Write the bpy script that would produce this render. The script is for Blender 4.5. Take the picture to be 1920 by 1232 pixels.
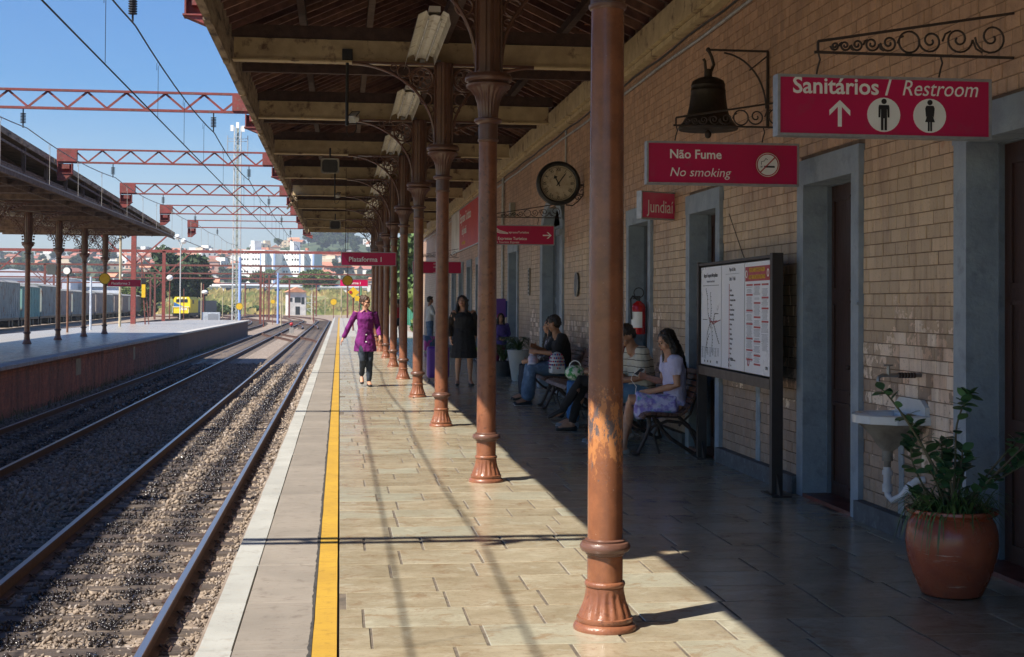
import bpy, math, random
import numpy as np
from mathutils import Vector, Matrix, Euler, noise as mnoise
random.seed(11); rng=np.random.default_rng(5)
R=math.radians; PI=math.pi
for o in list(bpy.data.objects): bpy.data.objects.remove(o)
S=bpy.context.scene; COL=S.collection
# ------------------------------------------------------------ camera, sky, sun, exposure
cam=bpy.data.cameras.new('camera'); co=bpy.data.objects.new('camera',cam); COL.objects.link(co); S.camera=co
yaw,pit,rol=R(7.04),R(1.0),R(.35)
fw=Vector((math.sin(yaw)*math.cos(pit),math.cos(yaw)*math.cos(pit),math.sin(pit)))
rt=fw.cross(Vector((0,0,1))).normalized(); up=rt.cross(fw)
rt,up=math.cos(rol)*rt+math.sin(rol)*up, math.cos(rol)*up-math.sin(rol)*rt
m=Matrix((rt,up,-fw)).transposed().to_4x4(); m.translation=Vector((0,0,1.52)); co.matrix_world=m
cam.sensor_width=36; cam.lens=36*2600/1920; cam.shift_x=.00083; cam.shift_y=-.0471
cam.clip_start=.05; cam.clip_end=20000
SUN=Vector((-.70,-.42,1)).normalized()
w=bpy.data.worlds.new('World'); S.world=w; w.use_nodes=True
wn=w.node_tree.nodes; wl=w.node_tree.links
sky=wn.new('ShaderNodeTexSky'); sky.sky_type='NISHITA'; sky.sun_disc=False
sky.sun_elevation=math.asin(SUN.z); sky.sun_rotation=math.atan2(SUN.x,SUN.y)
sky.air_density=1.0; sky.dust_density=.25; sky.ozone_density=2.2
wn['Background'].inputs[1].default_value=.115
hs=wn.new('ShaderNodeHueSaturation'); hs.inputs['Saturation'].default_value=1.95; hs.inputs['Value'].default_value=.425; hs.inputs['Hue'].default_value=.512
wl.new(sky.outputs[0],hs.inputs['Color']); wl.new(hs.outputs[0],wn['Background'].inputs[0])
sl=bpy.data.lights.new('sun','SUN'); sl.energy=3.6; sl.angle=R(.5); sl.color=(1,.93,.82)
so=bpy.data.objects.new('sun',sl); COL.objects.link(so); so.rotation_euler=SUN.to_track_quat('Z','Y').to_euler(); so.location=(0,0,30)
S.view_settings.view_transform='Standard'; S.view_settings.look='None'; S.view_settings.gamma=1
S.view_settings.exposure=1.5; S.view_settings.use_curve_mapping=False
S.render.resolution_x=1024; S.render.resolution_y=657
try: S.cycles.max_bounces=10; S.cycles.diffuse_bounces=7
except Exception: pass
# ------------------------------------------------------------ materials
MATS={}
def newmat(name):
    m=bpy.data.materials.new(name); m.use_nodes=True; MATS[name]=m
    return m,m.node_tree.nodes,m.node_tree.links,m.node_tree.nodes['Principled BSDF']
def node(n,t,**k):
    x=n.new(t)
    for a,b in k.items(): setattr(x,a,b)
    return x
def ramp(n,l,src,p0,p1,c0=(0,0,0,1),c1=(1,1,1,1)):
    r=n.new('ShaderNodeValToRGB'); r.color_ramp.elements[0].position=p0; r.color_ramp.elements[1].position=p1
    r.color_ramp.elements[0].color=c0; r.color_ramp.elements[1].color=c1; l.new(src,r.inputs[0]); return r.outputs[0]
def noisen(n,l,vec,scale,detail=5,rough=.55,dist=0):
    x=n.new('ShaderNodeTexNoise'); x.inputs['Scale'].default_value=scale; x.inputs['Detail'].default_value=detail
    x.inputs['Roughness'].default_value=rough; x.inputs['Distortion'].default_value=dist
    if vec is not None: l.new(vec,x.inputs['Vector'])
    return x.outputs['Fac']
def mixc(n,l,f,a,b,mode='MIX'):
    x=node(n,'ShaderNodeMix',data_type='RGBA',blend_type=mode)
    for s,i in ((f,0),(a,6),(b,7)):
        if isinstance(s,(int,float)): x.inputs[i].default_value=s
        elif isinstance(s,tuple): x.inputs[i].default_value=(*s[:3],1)
        else: l.new(s,x.inputs[i])
    return x.outputs[2]
def mth(n,l,op,a,b=0.,c=None,clamp=False):
    x=node(n,'ShaderNodeMath',operation=op,use_clamp=clamp)
    for i,s in enumerate((a,b,c)):
        if s is None: continue
        if isinstance(s,(int,float)): x.inputs[i].default_value=s
        else: l.new(s,x.inputs[i])
    return x.outputs[0]
def posn(n,l,st=(1,1,1)):
    g=n.new('ShaderNodeNewGeometry'); mp=n.new('ShaderNodeMapping'); mp.inputs['Scale'].default_value=st
    l.new(g.outputs['Position'],mp.inputs[0]); return mp.outputs[0],g
def randv(n,l,g):
    oi=n.new('ShaderNodeObjectInfo'); a=mth(n,l,'ADD',oi.outputs['Random'],g.outputs['Random Per Island'])
    return mth(n,l,'FRACT',a)
def bump(n,l,b,h,strength,dist):
    x=n.new('ShaderNodeBump'); x.inputs['Strength'].default_value=strength; x.inputs['Distance'].default_value=dist
    l.new(h,x.inputs['Height']); l.new(x.outputs[0],b.inputs['Normal'])
def M(name,col,col2=None,scale=6,rough=.6,r2=None,bmp=0,bs=40,metal=0,rnd=0,st=(1,1,1),con=(.38,.62),spec=.5,third=None,tscale=2,coat=0):
    if name in MATS: return MATS[name]
    m,n,l,b=newmat(name)
    vec,g=posn(n,l,st)
    f=noisen(n,l,vec,scale,7,.6)
    c=mixc(n,l,ramp(n,l,f,con[0],con[1]),col,col2 or tuple(x*.72 for x in col))
    if third: c=mixc(n,l,ramp(n,l,noisen(n,l,vec,tscale,6,.65),.56,.66),c,third)
    if rnd:
        rv=randv(n,l,g); v=mth(n,l,'MULTIPLY_ADD',rv,2*rnd,1-rnd)
        h=n.new('ShaderNodeHueSaturation'); l.new(v,h.inputs['Value']); l.new(c,h.inputs['Color'])
        hv=mth(n,l,'MULTIPLY_ADD',rv,.02*rnd*4,.5-.01*rnd*4); l.new(hv,h.inputs['Hue']); c=h.outputs[0]
    l.new(c,b.inputs['Base Color'])
    if r2 is None: r2=min(1,rough+.12)
    l.new(mth(n,l,'MULTIPLY_ADD',f,(r2-rough)*2,rough-(r2-rough)*.5,clamp=True),b.inputs['Roughness'])
    b.inputs['Metallic'].default_value=metal; b.inputs['Specular IOR Level'].default_value=spec
    b.inputs['Coat Weight'].default_value=coat
    if bmp: bump(n,l,b,noisen(n,l,vec,bs,5,.6),bmp,.01)
    return m
# ------------------------------------------------------------ mesh building
class MB:
    def __init__(s): s.v=[]; s.f=[]
    def add(s,v,f):
        o=len(s.v); s.v+= [tuple(p) for p in v]; s.f+=[tuple(i+o for i in q) for q in f]; return s
    def box(s,c,d,rot=None,mid=None):
        x,y,z=d[0]/2,d[1]/2,d[2]/2
        v=[Vector((a*x,b*y,e*z)) for a in(-1,1) for b in(-1,1) for e in(-1,1)]
        if rot is not None:
            mt=Euler(rot).to_matrix(); v=[mt@p for p in v]
        c=Vector(c); v=[p+c for p in v]
        return s.add(v,[(0,1,3,2),(4,6,7,5),(0,4,5,1),(2,3,7,6),(0,2,6,4),(1,5,7,3)])
    def bar(s,a,b,wd,ht=None,upv=(0,0,1)):
        a,b=Vector(a),Vector(b); ht=ht or wd; t=(b-a).normalized(); u=Vector(upv)
        if abs(t.dot(u))>.98: u=Vector((0,1,0)) if abs(t.y)<.9 else Vector((1,0,0))
        sd=t.cross(u).normalized(); u=sd.cross(t)
        v=[p+sd*i*wd/2+u*j*ht/2 for p in(a,b) for i,j in((-1,-1),(1,-1),(1,1),(-1,1))]
        return s.add(v,[(0,1,2,3),(7,6,5,4),(0,4,5,1),(1,5,6,2),(2,6,7,3),(3,7,4,0)])
    def tube(s,pts,r,n=8,closed=False,flat=None):
        pts=[Vector(p) for p in pts]; N=len(pts); rs=r if isinstance(r,(list,tuple)) else [r]*N
        prev=None; rings=[]
        for i,p in enumerate(pts):
            if closed: t=(pts[(i+1)%N]-pts[i-1])
            else: t=pts[min(i+1,N-1)]-pts[max(i-1,0)]
            t=t.normalized() if t.length>1e-9 else Vector((0,0,1))
            if prev is None:
                u=Vector((0,0,1)) if abs(t.z)<.9 else Vector((1,0,0))
            else: u=prev
            u=(u-t*u.dot(t)); u=u.normalized() if u.length>1e-6 else t.orthogonal().normalized()
            prev=u; q=t.cross(u)
            rr=rs[i]; ra,rb=(rr if isinstance(rr,(list,tuple)) else (rr,rr))
            rings.append([p+u*rb*math.sin(2*PI*k/n)+q*ra*math.cos(2*PI*k/n) for k in range(n)])
        v=[p for rg in rings for p in rg]; f=[]
        M_=N if closed else N-1
        for i in range(M_):
            for k in range(n):
                a=i*n+k; b=i*n+(k+1)%n; c=((i+1)%N)*n
                f.append((a,b,c+(k+1)%n,c+k))
        if not closed: f.append(tuple(range(n))[::-1]); f.append(tuple((N-1)*n+k for k in range(n)))
        return s.add(v,f)
    def cyl(s,a,b,r,n=12,r2=None): return s.tube([a,b],[r,r if r2 is None else r2],n)
    def lathe(s,prof,c=(0,0,0),n=24,flute=None):
        v=[];f=[]
        for (r,z) in prof:
            for k in range(n):
                rr=r
                if flute and flute[0]<=z<=flute[1]: rr=r*(1-flute[3]*(.5+.5*math.cos(flute[2]*2*PI*k/n)))
                v.append((c[0]+rr*math.cos(2*PI*k/n),c[1]+rr*math.sin(2*PI*k/n),c[2]+z))
        for i in range(len(prof)-1):
            for k in range(n): f.append((i*n+k,i*n+(k+1)%n,(i+1)*n+(k+1)%n,(i+1)*n+k))
        f.append(tuple(range(n))[::-1]); f.append(tuple((len(prof)-1)*n+k for k in range(n)))
        return s.add(v,f)
    def prism(s,poly,a,b,axis='y'):
        n=len(poly)
        mp={'y':lambda p,t:(p[0],t,p[1]),'x':lambda p,t:(t,p[0],p[1]),'z':lambda p,t:(p[0],p[1],t)}[axis]
        v=[mp(p,a) for p in poly]+[mp(p,b) for p in poly]
        f=[tuple(range(n)),tuple(range(2*n-1,n-1,-1))]+[(i,i+n,(i+1)%n+n,(i+1)%n) for i in range(n)]
        return s.add(v,f)
    def ell(s,c,r,rot=None,n=14,m=9):
        v=[];f=[];mt=Euler(rot).to_matrix() if rot is not None else None; c=Vector(c)
        for i in range(m+1):
            th=PI*i/m
            for k in range(n):
                p=Vector((r[0]*math.sin(th)*math.cos(2*PI*k/n),r[1]*math.sin(th)*math.sin(2*PI*k/n),r[2]*math.cos(th)))
                if i in(0,m): p+=Vector((1e-5*math.cos(k),1e-5*math.sin(k),0))
                v.append(c+(mt@p if mt else p))
        for i in range(m):
            for k in range(n): f.append((i*n+k,(i+1)*n+k,(i+1)*n+(k+1)%n,i*n+(k+1)%n))
        return s.add(v,f)
    def mesh(s,name,smooth=False):
        me=bpy.data.meshes.new(name); me.from_pydata(s.v,[],s.f); me.update()
        import bmesh
        bm=bmesh.new(); bm.from_mesh(me); bmesh.ops.recalc_face_normals(bm,faces=bm.faces); bm.to_mesh(me); bm.free()
        if smooth:
            me.polygons.foreach_set('use_smooth',[True]*len(me.polygons))
            try: me.set_sharp_from_angle(angle=R(40 if smooth is True else smooth))
            except Exception: pass
        return me
def link(name,me,mat,parent=None,loc=(0,0,0),rot=(0,0,0),scale=None):
    o=bpy.data.objects.new(name,me); COL.objects.link(o)
    if mat is not None and not me.materials: me.materials.append(mat)
    o.parent=parent; o.location=loc; o.rotation_euler=rot
    if scale: o.scale=scale
    return o
def part(name,mb,mat,parent=None,loc=(0,0,0),rot=(0,0,0),smooth=False,stuff=False):
    o=link(name,mb.mesh(name,smooth),mat,parent,loc,rot)
    if stuff: o['kind']='stuff'
    return o
def tag(o,label,cat,group=None):
    o['label']=label; o['category']=cat
    if group: o['group']=group
    return o
def thing(name,label,cat,loc=(0,0,0),rz=0,group=None):
    o=bpy.data.objects.new(name,None); COL.objects.link(o); o.location=loc; o.rotation_euler=(0,0,rz); o.empty_display_size=.1
    return tag(o,label,cat,group)
def struct(name,mb,mat,smooth=False):
    o=part(name,mb,mat,smooth=smooth); o['kind']='structure'; return o
def kids(o): return KID.get(o.name,[])
def dup(src,loc,rz=None,label=None,cat=None,group=None,scale=None):
    allc={}
    def rec(o,par):
        c=o.copy(); COL.objects.link(c); c.parent=par
        for ch in o.children: rec(ch,c)
        return c
    r=rec(src,None); r.location=loc
    if rz is not None: r.rotation_euler=(0,0,rz)
    if label: r['label']=label
    if group: r['group']=group
    if scale: r.scale=scale
    return r
def text(body,size,loc,mat,parent,rot=(PI/2,0,0),bold=0,shear=0,sx=1,align='LEFT',name='lettering',ext=.001,sp=1):
    cu=bpy.data.curves.new('t','FONT'); cu.body=body; cu.size=size; cu.offset=bold*size; cu.shear=shear; cu.align_x=align; cu.extrude=ext
    cu.space_character=sp; cu.resolution_u=3
    o=bpy.data.objects.new('t',cu); COL.objects.link(o); dg=bpy.context.evaluated_depsgraph_get()
    me=bpy.data.meshes.new_from_object(o.evaluated_get(dg)); bpy.data.objects.remove(o); bpy.data.curves.remove(cu)
    me.materials.clear()
    return link(name,me,mat,parent,loc,rot,(sx,1,1))
def arc(c,r,a0,a1,n,plane='xz',y=0):
    out=[]
    for i in range(n+1):
        a=a0+(a1-a0)*i/n; rr=r if not callable(r) else r(i/n)
        p=(c[0]+rr*math.cos(a),c[1]+rr*math.sin(a)); out.append((p[0],y,p[1]) if plane=='xz' else (y,p[0],p[1]))
    return out
ORD=['first','second','third','fourth','fifth','sixth','seventh','eighth','ninth','tenth','eleventh','twelfth','thirteenth','fourteenth']
# ------------------------------------------------------------ shared materials
iron=M('painted_brown_iron',(.155,.075,.052),(.115,.055,.04),5,.28,.42,.25,60,coat=.25)
ironC=M('chipped_brown_iron',(.27,.105,.052),(.20,.075,.040),9,.25,.4,.3,70,third=(.13,.05,.03),tscale=25,coat=.2)
ironD=M('dark_iron',(.030,.022,.020),(.05,.03,.025),12,.5,.65,.3,80)
cream=M('cream_paint',(.58,.46,.26),(.46,.35,.20),5,.55,.7,.3,50,third=(.17,.10,.06),tscale=4)
fascm=M('weathered_fascia',(.42,.33,.22),(.22,.155,.10),7,.8,.9,.7,35,st=(1,.3,1.5),third=(.07,.045,.03),tscale=7)
dwood=M('dark_roof_wood',(.095,.052,.038),(.06,.032,.025),8,.65,.8,.4,40,rnd=.3)
rafm=M('reddish_batten_wood',(.22,.10,.07),(.13,.06,.045),8,.6,.75,.3,40,rnd=.35)
redst=M('rusty_red_steel',(.29,.055,.048),(.19,.05,.038),6,.55,.75,.4,50,third=(.20,.13,.09),tscale=14)
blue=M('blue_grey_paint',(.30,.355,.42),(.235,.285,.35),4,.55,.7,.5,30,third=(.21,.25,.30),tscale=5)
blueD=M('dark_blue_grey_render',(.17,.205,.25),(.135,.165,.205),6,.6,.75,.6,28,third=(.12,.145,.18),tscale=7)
doorm=M('dark_brown_door_paint',(.05,.02,.015),(.035,.015,.012),9,.4,.55,.3,40,st=(1,1,.2))
magenta=M('magenta_sign_panel',(.56,.005,.09),(.50,.006,.08),1.5,.3,.45,third=(.47,.02,.09),tscale=7)
pink=M('pink_sign_panel',(.80,.01,.17),(.7,.01,.15),2,.3,.4)
white=M('white_lettering',(.90,.90,.88),(.85,.85,.83),5,.4,.5)
alu=M('brushed_aluminium_frame',(.42,.43,.45),(.35,.36,.38),20,.3,.45,metal=.5)
black=M('black_paint',(.012,.012,.014),(.02,.02,.022),10,.4,.55)
redp=M('red_print',(.45,.02,.03),(.4,.02,.03),10,.4,.5)
yellow=M('yellow_sign_paint',(.80,.50,.02),(.7,.42,.02),6,.45,.6)
concm=M('grey_concrete',(.34,.32,.29),(.26,.245,.22),5,.8,.9,.6,60,third=(.40,.38,.34),tscale=8)
galv=M('galvanised_steel',(.45,.46,.47),(.33,.34,.35),12,.4,.6,metal=.4)
wirem=M('dark_wire',(.02,.02,.022),(.03,.028,.028),10,.5,.6)
# brick
def brickmat(name,tex=False):
    m,n,l,b=newmat(name); vec,g=posn(n,l)
    sep=n.new('ShaderNodeSeparateXYZ'); l.new(vec,sep.inputs[0]); z=sep.outputs[2]
    rv=randv(n,l,g)
    big=noisen(n,l,vec,.9,5,.6); fine=noisen(n,l,vec,14,6,.7)
    tan=mixc(n,l,ramp(n,l,big,.35,.65),(.60,.44,.29),(.51,.375,.255))
    red=mixc(n,l,ramp(n,l,fine,.35,.65),(.56,.345,.225),(.46,.275,.18))
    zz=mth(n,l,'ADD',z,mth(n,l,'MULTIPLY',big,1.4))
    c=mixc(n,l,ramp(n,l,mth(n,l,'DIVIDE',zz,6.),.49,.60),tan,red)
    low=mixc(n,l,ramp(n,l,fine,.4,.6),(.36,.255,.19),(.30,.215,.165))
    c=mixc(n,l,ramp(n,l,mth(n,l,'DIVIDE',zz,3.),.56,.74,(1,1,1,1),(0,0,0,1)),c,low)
    # peeled paint showing paler brick, per brick and in patches
    cen=mth(n,l,'ABSOLUTE',mth(n,l,'SUBTRACT',zz,1.75)); band=ramp(n,l,mth(n,l,'DIVIDE',cen,1.5),.10,.40,(1,1,1,1),(0,0,0,1))
    patch=noisen(n,l,vec,2.3,4,.6)
    k=mth(n,l,'ADD',mth(n,l,'MULTIPLY',rv,.26),mth(n,l,'MULTIPLY',patch,.62)); k=mth(n,l,'ADD',k,mth(n,l,'MULTIPLY',band,.24)); k=mth(n,l,'ADD',k,mth(n,l,'MULTIPLY',fine,.62))
    yb_=ramp(n,l,mth(n,l,'ABSOLUTE',mth(n,l,'SUBTRACT',sep.outputs[1],8.4)),.3,2.2,(1,1,1,1),(0,0,0,1)); k=mth(n,l,'ADD',k,mth(n,l,'MULTIPLY',mth(n,l,'MULTIPLY',yb_,band),.17)); pm=ramp(n,l,mth(n,l,'MULTIPLY',k,.8),.845,.853)
    pc=mixc(n,l,rv,(.80,.52,.37),(.78,.66,.55))
    c=mixc(n,l,mth(n,l,'MULTIPLY',pm,.92),c,pc)
    v2=noisen(n,l,vec,5,3,.5); rust=ramp(n,l,v2,.70,.76); c=mixc(n,l,mth(n,l,'MULTIPLY',rust,.6),c,(.40,.15,.06))
    stv=n.new('ShaderNodeMapping'); stv.inputs['Scale'].default_value=(1,3,.35); l.new(vec,stv.inputs[0])
    streak=ramp(n,l,noisen(n,l,stv.outputs[0],1.6,5,.65),.50,.68); c=mixc(n,l,mth(n,l,'MULTIPLY',streak,.6),c,(.27,.165,.12)); dt=noisen(n,l,vec,38,5,.75); c=mixc(n,l,mth(n,l,'MULTIPLY',ramp(n,l,dt,.56,.68),.45),c,(.20,.13,.09))
    h=n.new('ShaderNodeHueSaturation'); l.new(c,h.inputs['Color']); l.new(mth(n,l,'MULTIPLY_ADD',rv,.26,.85),h.inputs['Value']); c=h.outputs[0]
    hgt=fine
    if tex:
        sw=n.new('ShaderNodeCombineXYZ'); l.new(sep.outputs[1],sw.inputs[0]); l.new(z,sw.inputs[1])
        bt=n.new('ShaderNodeTexBrick'); l.new(sw.outputs[0],bt.inputs[0]); bt.inputs['Scale'].default_value=1
        bt.inputs['Brick Width'].default_value=.17; bt.inputs['Row Height'].default_value=.086; bt.inputs['Mortar Size'].default_value=.006; bt.offset=.45
        bt.inputs['Color1'].default_value=(1,1,1,1); bt.inputs['Color2'].default_value=(.72,.72,.72,1); bt.inputs['Mortar'].default_value=(.5,.45,.42,1)
        c=mixc(n,l,1.,c,bt.outputs[0],'MULTIPLY')
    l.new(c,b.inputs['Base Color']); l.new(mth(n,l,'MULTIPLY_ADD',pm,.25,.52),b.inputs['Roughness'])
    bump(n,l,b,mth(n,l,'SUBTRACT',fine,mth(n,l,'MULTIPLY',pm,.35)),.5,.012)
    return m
brickM=brickmat('painted_brick'); brickT=brickmat('painted_brick_far',True)
mortar=M('sooty_mortar',(.17,.115,.08),(.26,.18,.125),9,.85,.95,.5,60)
# paving stone
def slabmat():
    m,n,l,b=newmat('polished_sandstone_paving'); vec,g=posn(n,l,(1,1,1)); rv=randv(n,l,g)
    mp=n.new('ShaderNodeMapping'); mp.inputs['Scale'].default_value=(1,1.25,1); l.new(vec,mp.inputs[0])
    off=n.new('ShaderNodeVectorMath'); off.operation='ADD'; l.new(mp.outputs[0],off.inputs[0])
    cx=n.new('ShaderNodeCombineXYZ'); l.new(mth(n,l,'MULTIPLY',rv,37.),cx.inputs[0]); l.new(mth(n,l,'MULTIPLY',rv,11.),cx.inputs[2]); l.new(cx.outputs[0],off.inputs[1])
    a=noisen(n,l,off.outputs[0],3.2,8,.66,.3); f=noisen(n,l,vec,30,6,.7); bg=noisen(n,l,vec,.5,3,.5)
    c=mixc(n,l,ramp(n,l,a,.36,.64),(.32,.265,.175),(.42,.365,.26))
    c=mixc(n,l,mth(n,l,'MULTIPLY',ramp(n,l,rv,.6,.95),.7),c,(.33,.335,.265))
    c=mixc(n,l,mth(n,l,'MULTIPLY',ramp(n,l,noisen(n,l,off.outputs[0],5,8,.74,.5),.53,.64),.75),c,(.27,.185,.11))
    c=mixc(n,l,mth(n,l,'MULTIPLY',ramp(n,l,f,.52,.70),.45),c,(.20,.15,.10)); c=mixc(n,l,mth(n,l,'MULTIPLY',ramp(n,l,noisen(n,l,off.outputs[0],4.2,7,.7,.8),.56,.66),.5),c,(.48,.46,.36))
    sp=n.new('ShaderNodeSeparateXYZ'); l.new(vec,sp.inputs[0])
    h=n.new('ShaderNodeHueSaturation'); l.new(c,h.inputs['Color']); l.new(mth(n,l,'MULTIPLY_ADD',rv,.24,.84),h.inputs['Value'])
    l.new(h.outputs[0],b.inputs['Base Color'])
    r=mth(n,l,'ADD',mth(n,l,'MULTIPLY_ADD',a,.18,.06),mth(n,l,'MULTIPLY',bg,.14)); l.new(r,b.inputs['Roughness'])
    b.inputs['Specular IOR Level'].default_value=.55
    rp=noisen(n,l,off.outputs[0],9,4,.5)
    bump(n,l,b,mth(n,l,'ADD',mth(n,l,'MULTIPLY',rp,.8),mth(n,l,'MULTIPLY',f,.25)),.35,.006)
    return m
slabM=slabmat()
joint=M('dirty_joint',(.085,.07,.055),(.15,.12,.09),12,.8,.9,.4,50)
# ------------------------------------------------------------ platform one
WX=3.72
DOORS=[(6.2,8.0,2.70,.17),(9.55,10.9,2.69,.15),(13.22,14.55,2.69,.15),(16.27,17.68,2.74,.15),(22.9,25.5,3.25,.3),(28.8,30.5,2.85,.17)]+[(36.4+2.75*i,37.85+2.75*i,2.8,.15) for i in range(6)]
# platform body
pb=MB(); pb.box((1.62,70,-.66),(4.5,156,1.24)); plat=struct('platform',pb,M('platform_masonry',(.25,.2,.16),(.17,.13,.1),4,.85,.95,.6,30))
part('joint_bed',MB().box((1.86,27,-.0235),(3.70,72,.035)),joint,plat)
# paving stones: unit bevelled slab
def unit(bx,by,bz,flat_back=True):
    mb=MB(); e=.5
    v=[(-e,-e,-e),(e,-e,-e),(e,e,-e),(-e,e,-e),(-e,-e,e-bz),(e,-e,e-bz),(e,e,e-bz),(-e,e,e-bz),(-e+bx,-e+by,e),(e-bx,-e+by,e),(e-bx,e-by,e),(-e+bx,e-by,e)]
    f=[(0,3,2,1),(0,1,5,4),(1,2,6,5),(2,3,7,6),(3,0,4,7),(4,5,9,8),(5,6,10,9),(6,7,11,10),(7,4,8,11),(8,9,10,11)]
    mb.add(v,f); return mb
slab_me=unit(.004,.005,.05).mesh('paving_stone'); slab_me.materials.append(slabM)
stones=[]
y=2.0; row=0
while y<64:
    dy=.425*random.uniform(.9,1.1); x=.004-random.uniform(0,.45); 
    while x<3.70:
        dx=random.choice([.36,.48,.5,.52,.56,.62]); x0=max(x,.004); x1=min(x+dx,3.695)
        if x1-x0>.09: stones.append((x0,x1,y,y+dy))
        x+=dx
    y+=dy; row+=1
def stone_xf(s,j=.0036):
    x0,x1,a,b=s; h=.034+random.uniform(-.0012,.0012)
    return ((x0+x1)/2,(a+b)/2,-.034+h/2-.0005),(x1-x0-2*j-.004-.008*random.random(),b-a-1.6*j,h),(random.uniform(-.0012,.0012),random.uniform(-.0012,.0012),random.uniform(-.003,.003))
near=[s for s in stones if s[3]>5.4 and not(s[1]>0.2+ (s[3]*.53+.05) )]
near=near[:300]; ns=set(near)
for s in near:
    lc,sc,rt_=stone_xf(s); link('paving_stone',slab_me,None,plat,lc,rt_,sc)
rest=MB(); base=[Vector(v.co) for v in slab_me.vertices]; bf=[tuple(p.vertices) for p in slab_me.polygons]
for s in stones:
    if s in ns: continue
    lc,sc,rt_=stone_xf(s); mt=Euler(rt_).to_matrix()
    rest.add([mt@Vector((p.x*sc[0],p.y*sc[1],p.z*sc[2]))+Vector(lc) for p in base],bf)
part('paving',rest,slabM,plat,stuff=True)
# far end surface of the platform, plain
part('far_paving',MB().box((1.85,105,-.016),(3.9,81.5,.03)),concm,plat)
# concrete edge slabs, white strip, yellow line
def edgemat(name,c1,c2,dirt,sc=9):
    m,n,l,b=newmat(name); vec,g=posn(n,l); rv=randv(n,l,g)
    f=noisen(n,l,vec,sc,8,.68); s2=n.new('ShaderNodeMapping'); s2.inputs['Scale'].default_value=(1.5,7,1); l.new(vec,s2.inputs[0])
    q=noisen(n,l,s2.outputs[0],6,6,.65)
    c=mixc(n,l,ramp(n,l,noisen(n,l,vec,2,5,.6),.35,.65),c1,c2)
    c=mixc(n,l,mth(n,l,'MULTIPLY',ramp(n,l,q,.54,.66),.8),c,dirt); sk=noisen(n,l,vec,55,3,.6); c=mixc(n,l,mth(n,l,'MULTIPLY',ramp(n,l,sk,.66,.70),.7),c,tuple(x*.45 for x in dirt))
    c=mixc(n,l,mth(n,l,'MULTIPLY',ramp(n,l,f,.55,.68),.6),c,tuple(x*.6 for x in dirt))
    h=n.new('ShaderNodeHueSaturation'); l.new(c,h.inputs['Color']); l.new(mth(n,l,'MULTIPLY_ADD',rv,.16,.9),h.inputs['Value']); l.new(h.outputs[0],b.inputs['Base Color'])
    b.inputs['Roughness'].default_value=.75; bump(n,l,b,f,.5,.006); return m
em=edgemat('worn_edge_concrete',(.26,.228,.19),(.21,.185,.155),(.20,.16,.13)); wm=edgemat('worn_white_paint',(.40,.40,.37),(.33,.33,.305),(.38,.35,.30)); ym=edgemat('worn_yellow_paint',(.50,.30,.03),(.41,.24,.028),(.36,.20,.03),14)
e_me=unit(.008,.006,.1).mesh('edge_slab'); e_me.materials.append(em)
w_me=unit(.02,.004,.1).mesh('white_edge_slab'); w_me.materials.append(wm)
y=1.2; cnt=0; far=MB(); farw=MB()
while y<150:
    L=.98 if cnt%3 else 1.02
    cx=-.285+random.uniform(-.002,.002); z=-.03+random.uniform(-.002,.002)
    if y<60:
        link('edge_slab',e_me,None,plat,(-.285,y+L/2,z),(0,random.uniform(-.002,.002),0),(.335,L-.008,.06))
        link('white_edge_slab',w_me,None,plat,(-.53,y+L/2,z+.001),(0,0,0),(.15+random.uniform(-.006,.006),L-.008,.062))
    else:
        far.box((-.285,y+L/2,-.03),(.335,L-.01,.06)); farw.box((-.53,y+L/2,-.03),(.15,L-.01,.06))
    y+=L; cnt+=1
part('far_edge_slabs',far,em,plat,stuff=True); part('far_white_edge_slabs',farw,wm,plat,stuff=True)
part('coping_base',MB().box((-.36,75,-.115),(.47,148,.105)),concm,plat)
# cracked tar joint beside the line: ragged dark strip
mb=MB(); ys=np.arange(2,64,.035); L_=[];R_=[]
for yy in ys:
    wv=.012*mnoise.noise(Vector((yy*1.7,0,0)))+.012*mnoise.noise(Vector((yy*13,3,0)))
    ww=.003+.010*abs(mnoise.noise(Vector((yy*3.1,9,0))))
    L_.append((-.121+wv*.7-ww,yy,.0045)); R_.append((-.111+ww*.2,yy,.0045))
mb.v=L_+R_; N_=len(ys); mb.f=[(i,N_+i,N_+i+1,i+1) for i in range(N_-1)]
part('cracked_tar_joint',mb,M('black_tar',(.03,.028,.026),(.055,.05,.045),20,.8,.9,.8,60),plat)
part('line_bed',MB().box((-.057,75,-.035),(.119,148,.066)),joint,plat)
mb=MB(); ys=np.arange(1,150,.25); N_=len(ys)
mb.v=[(-.108+.003*mnoise.noise(Vector((yy*2,0,5))),yy,.003) for yy in ys]+[(-.001+.002*mnoise.noise(Vector((yy*3,0,15))),yy,.003) for yy in ys]
mb.f=[(i,N_+i,N_+i+1,i+1) for i in range(N_-1)]
part('yellow_line',mb,ym,plat)
# grey kerb under the wall
kb=MB(); prev=-7
for (a,b_,t,wd) in DOORS+[(64,64,0,0)]:
    if a>prev: kb.box((WX-.02,(prev+a)/2,.07),(.10,a-prev,.14))
    prev=b_
part('skirting_kerb',kb,M('grey_skirting',(.10,.11,.125),(.07,.075,.085),8,.6,.75,.5,40,third=(.16,.17,.18),tscale=10),plat)
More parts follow.
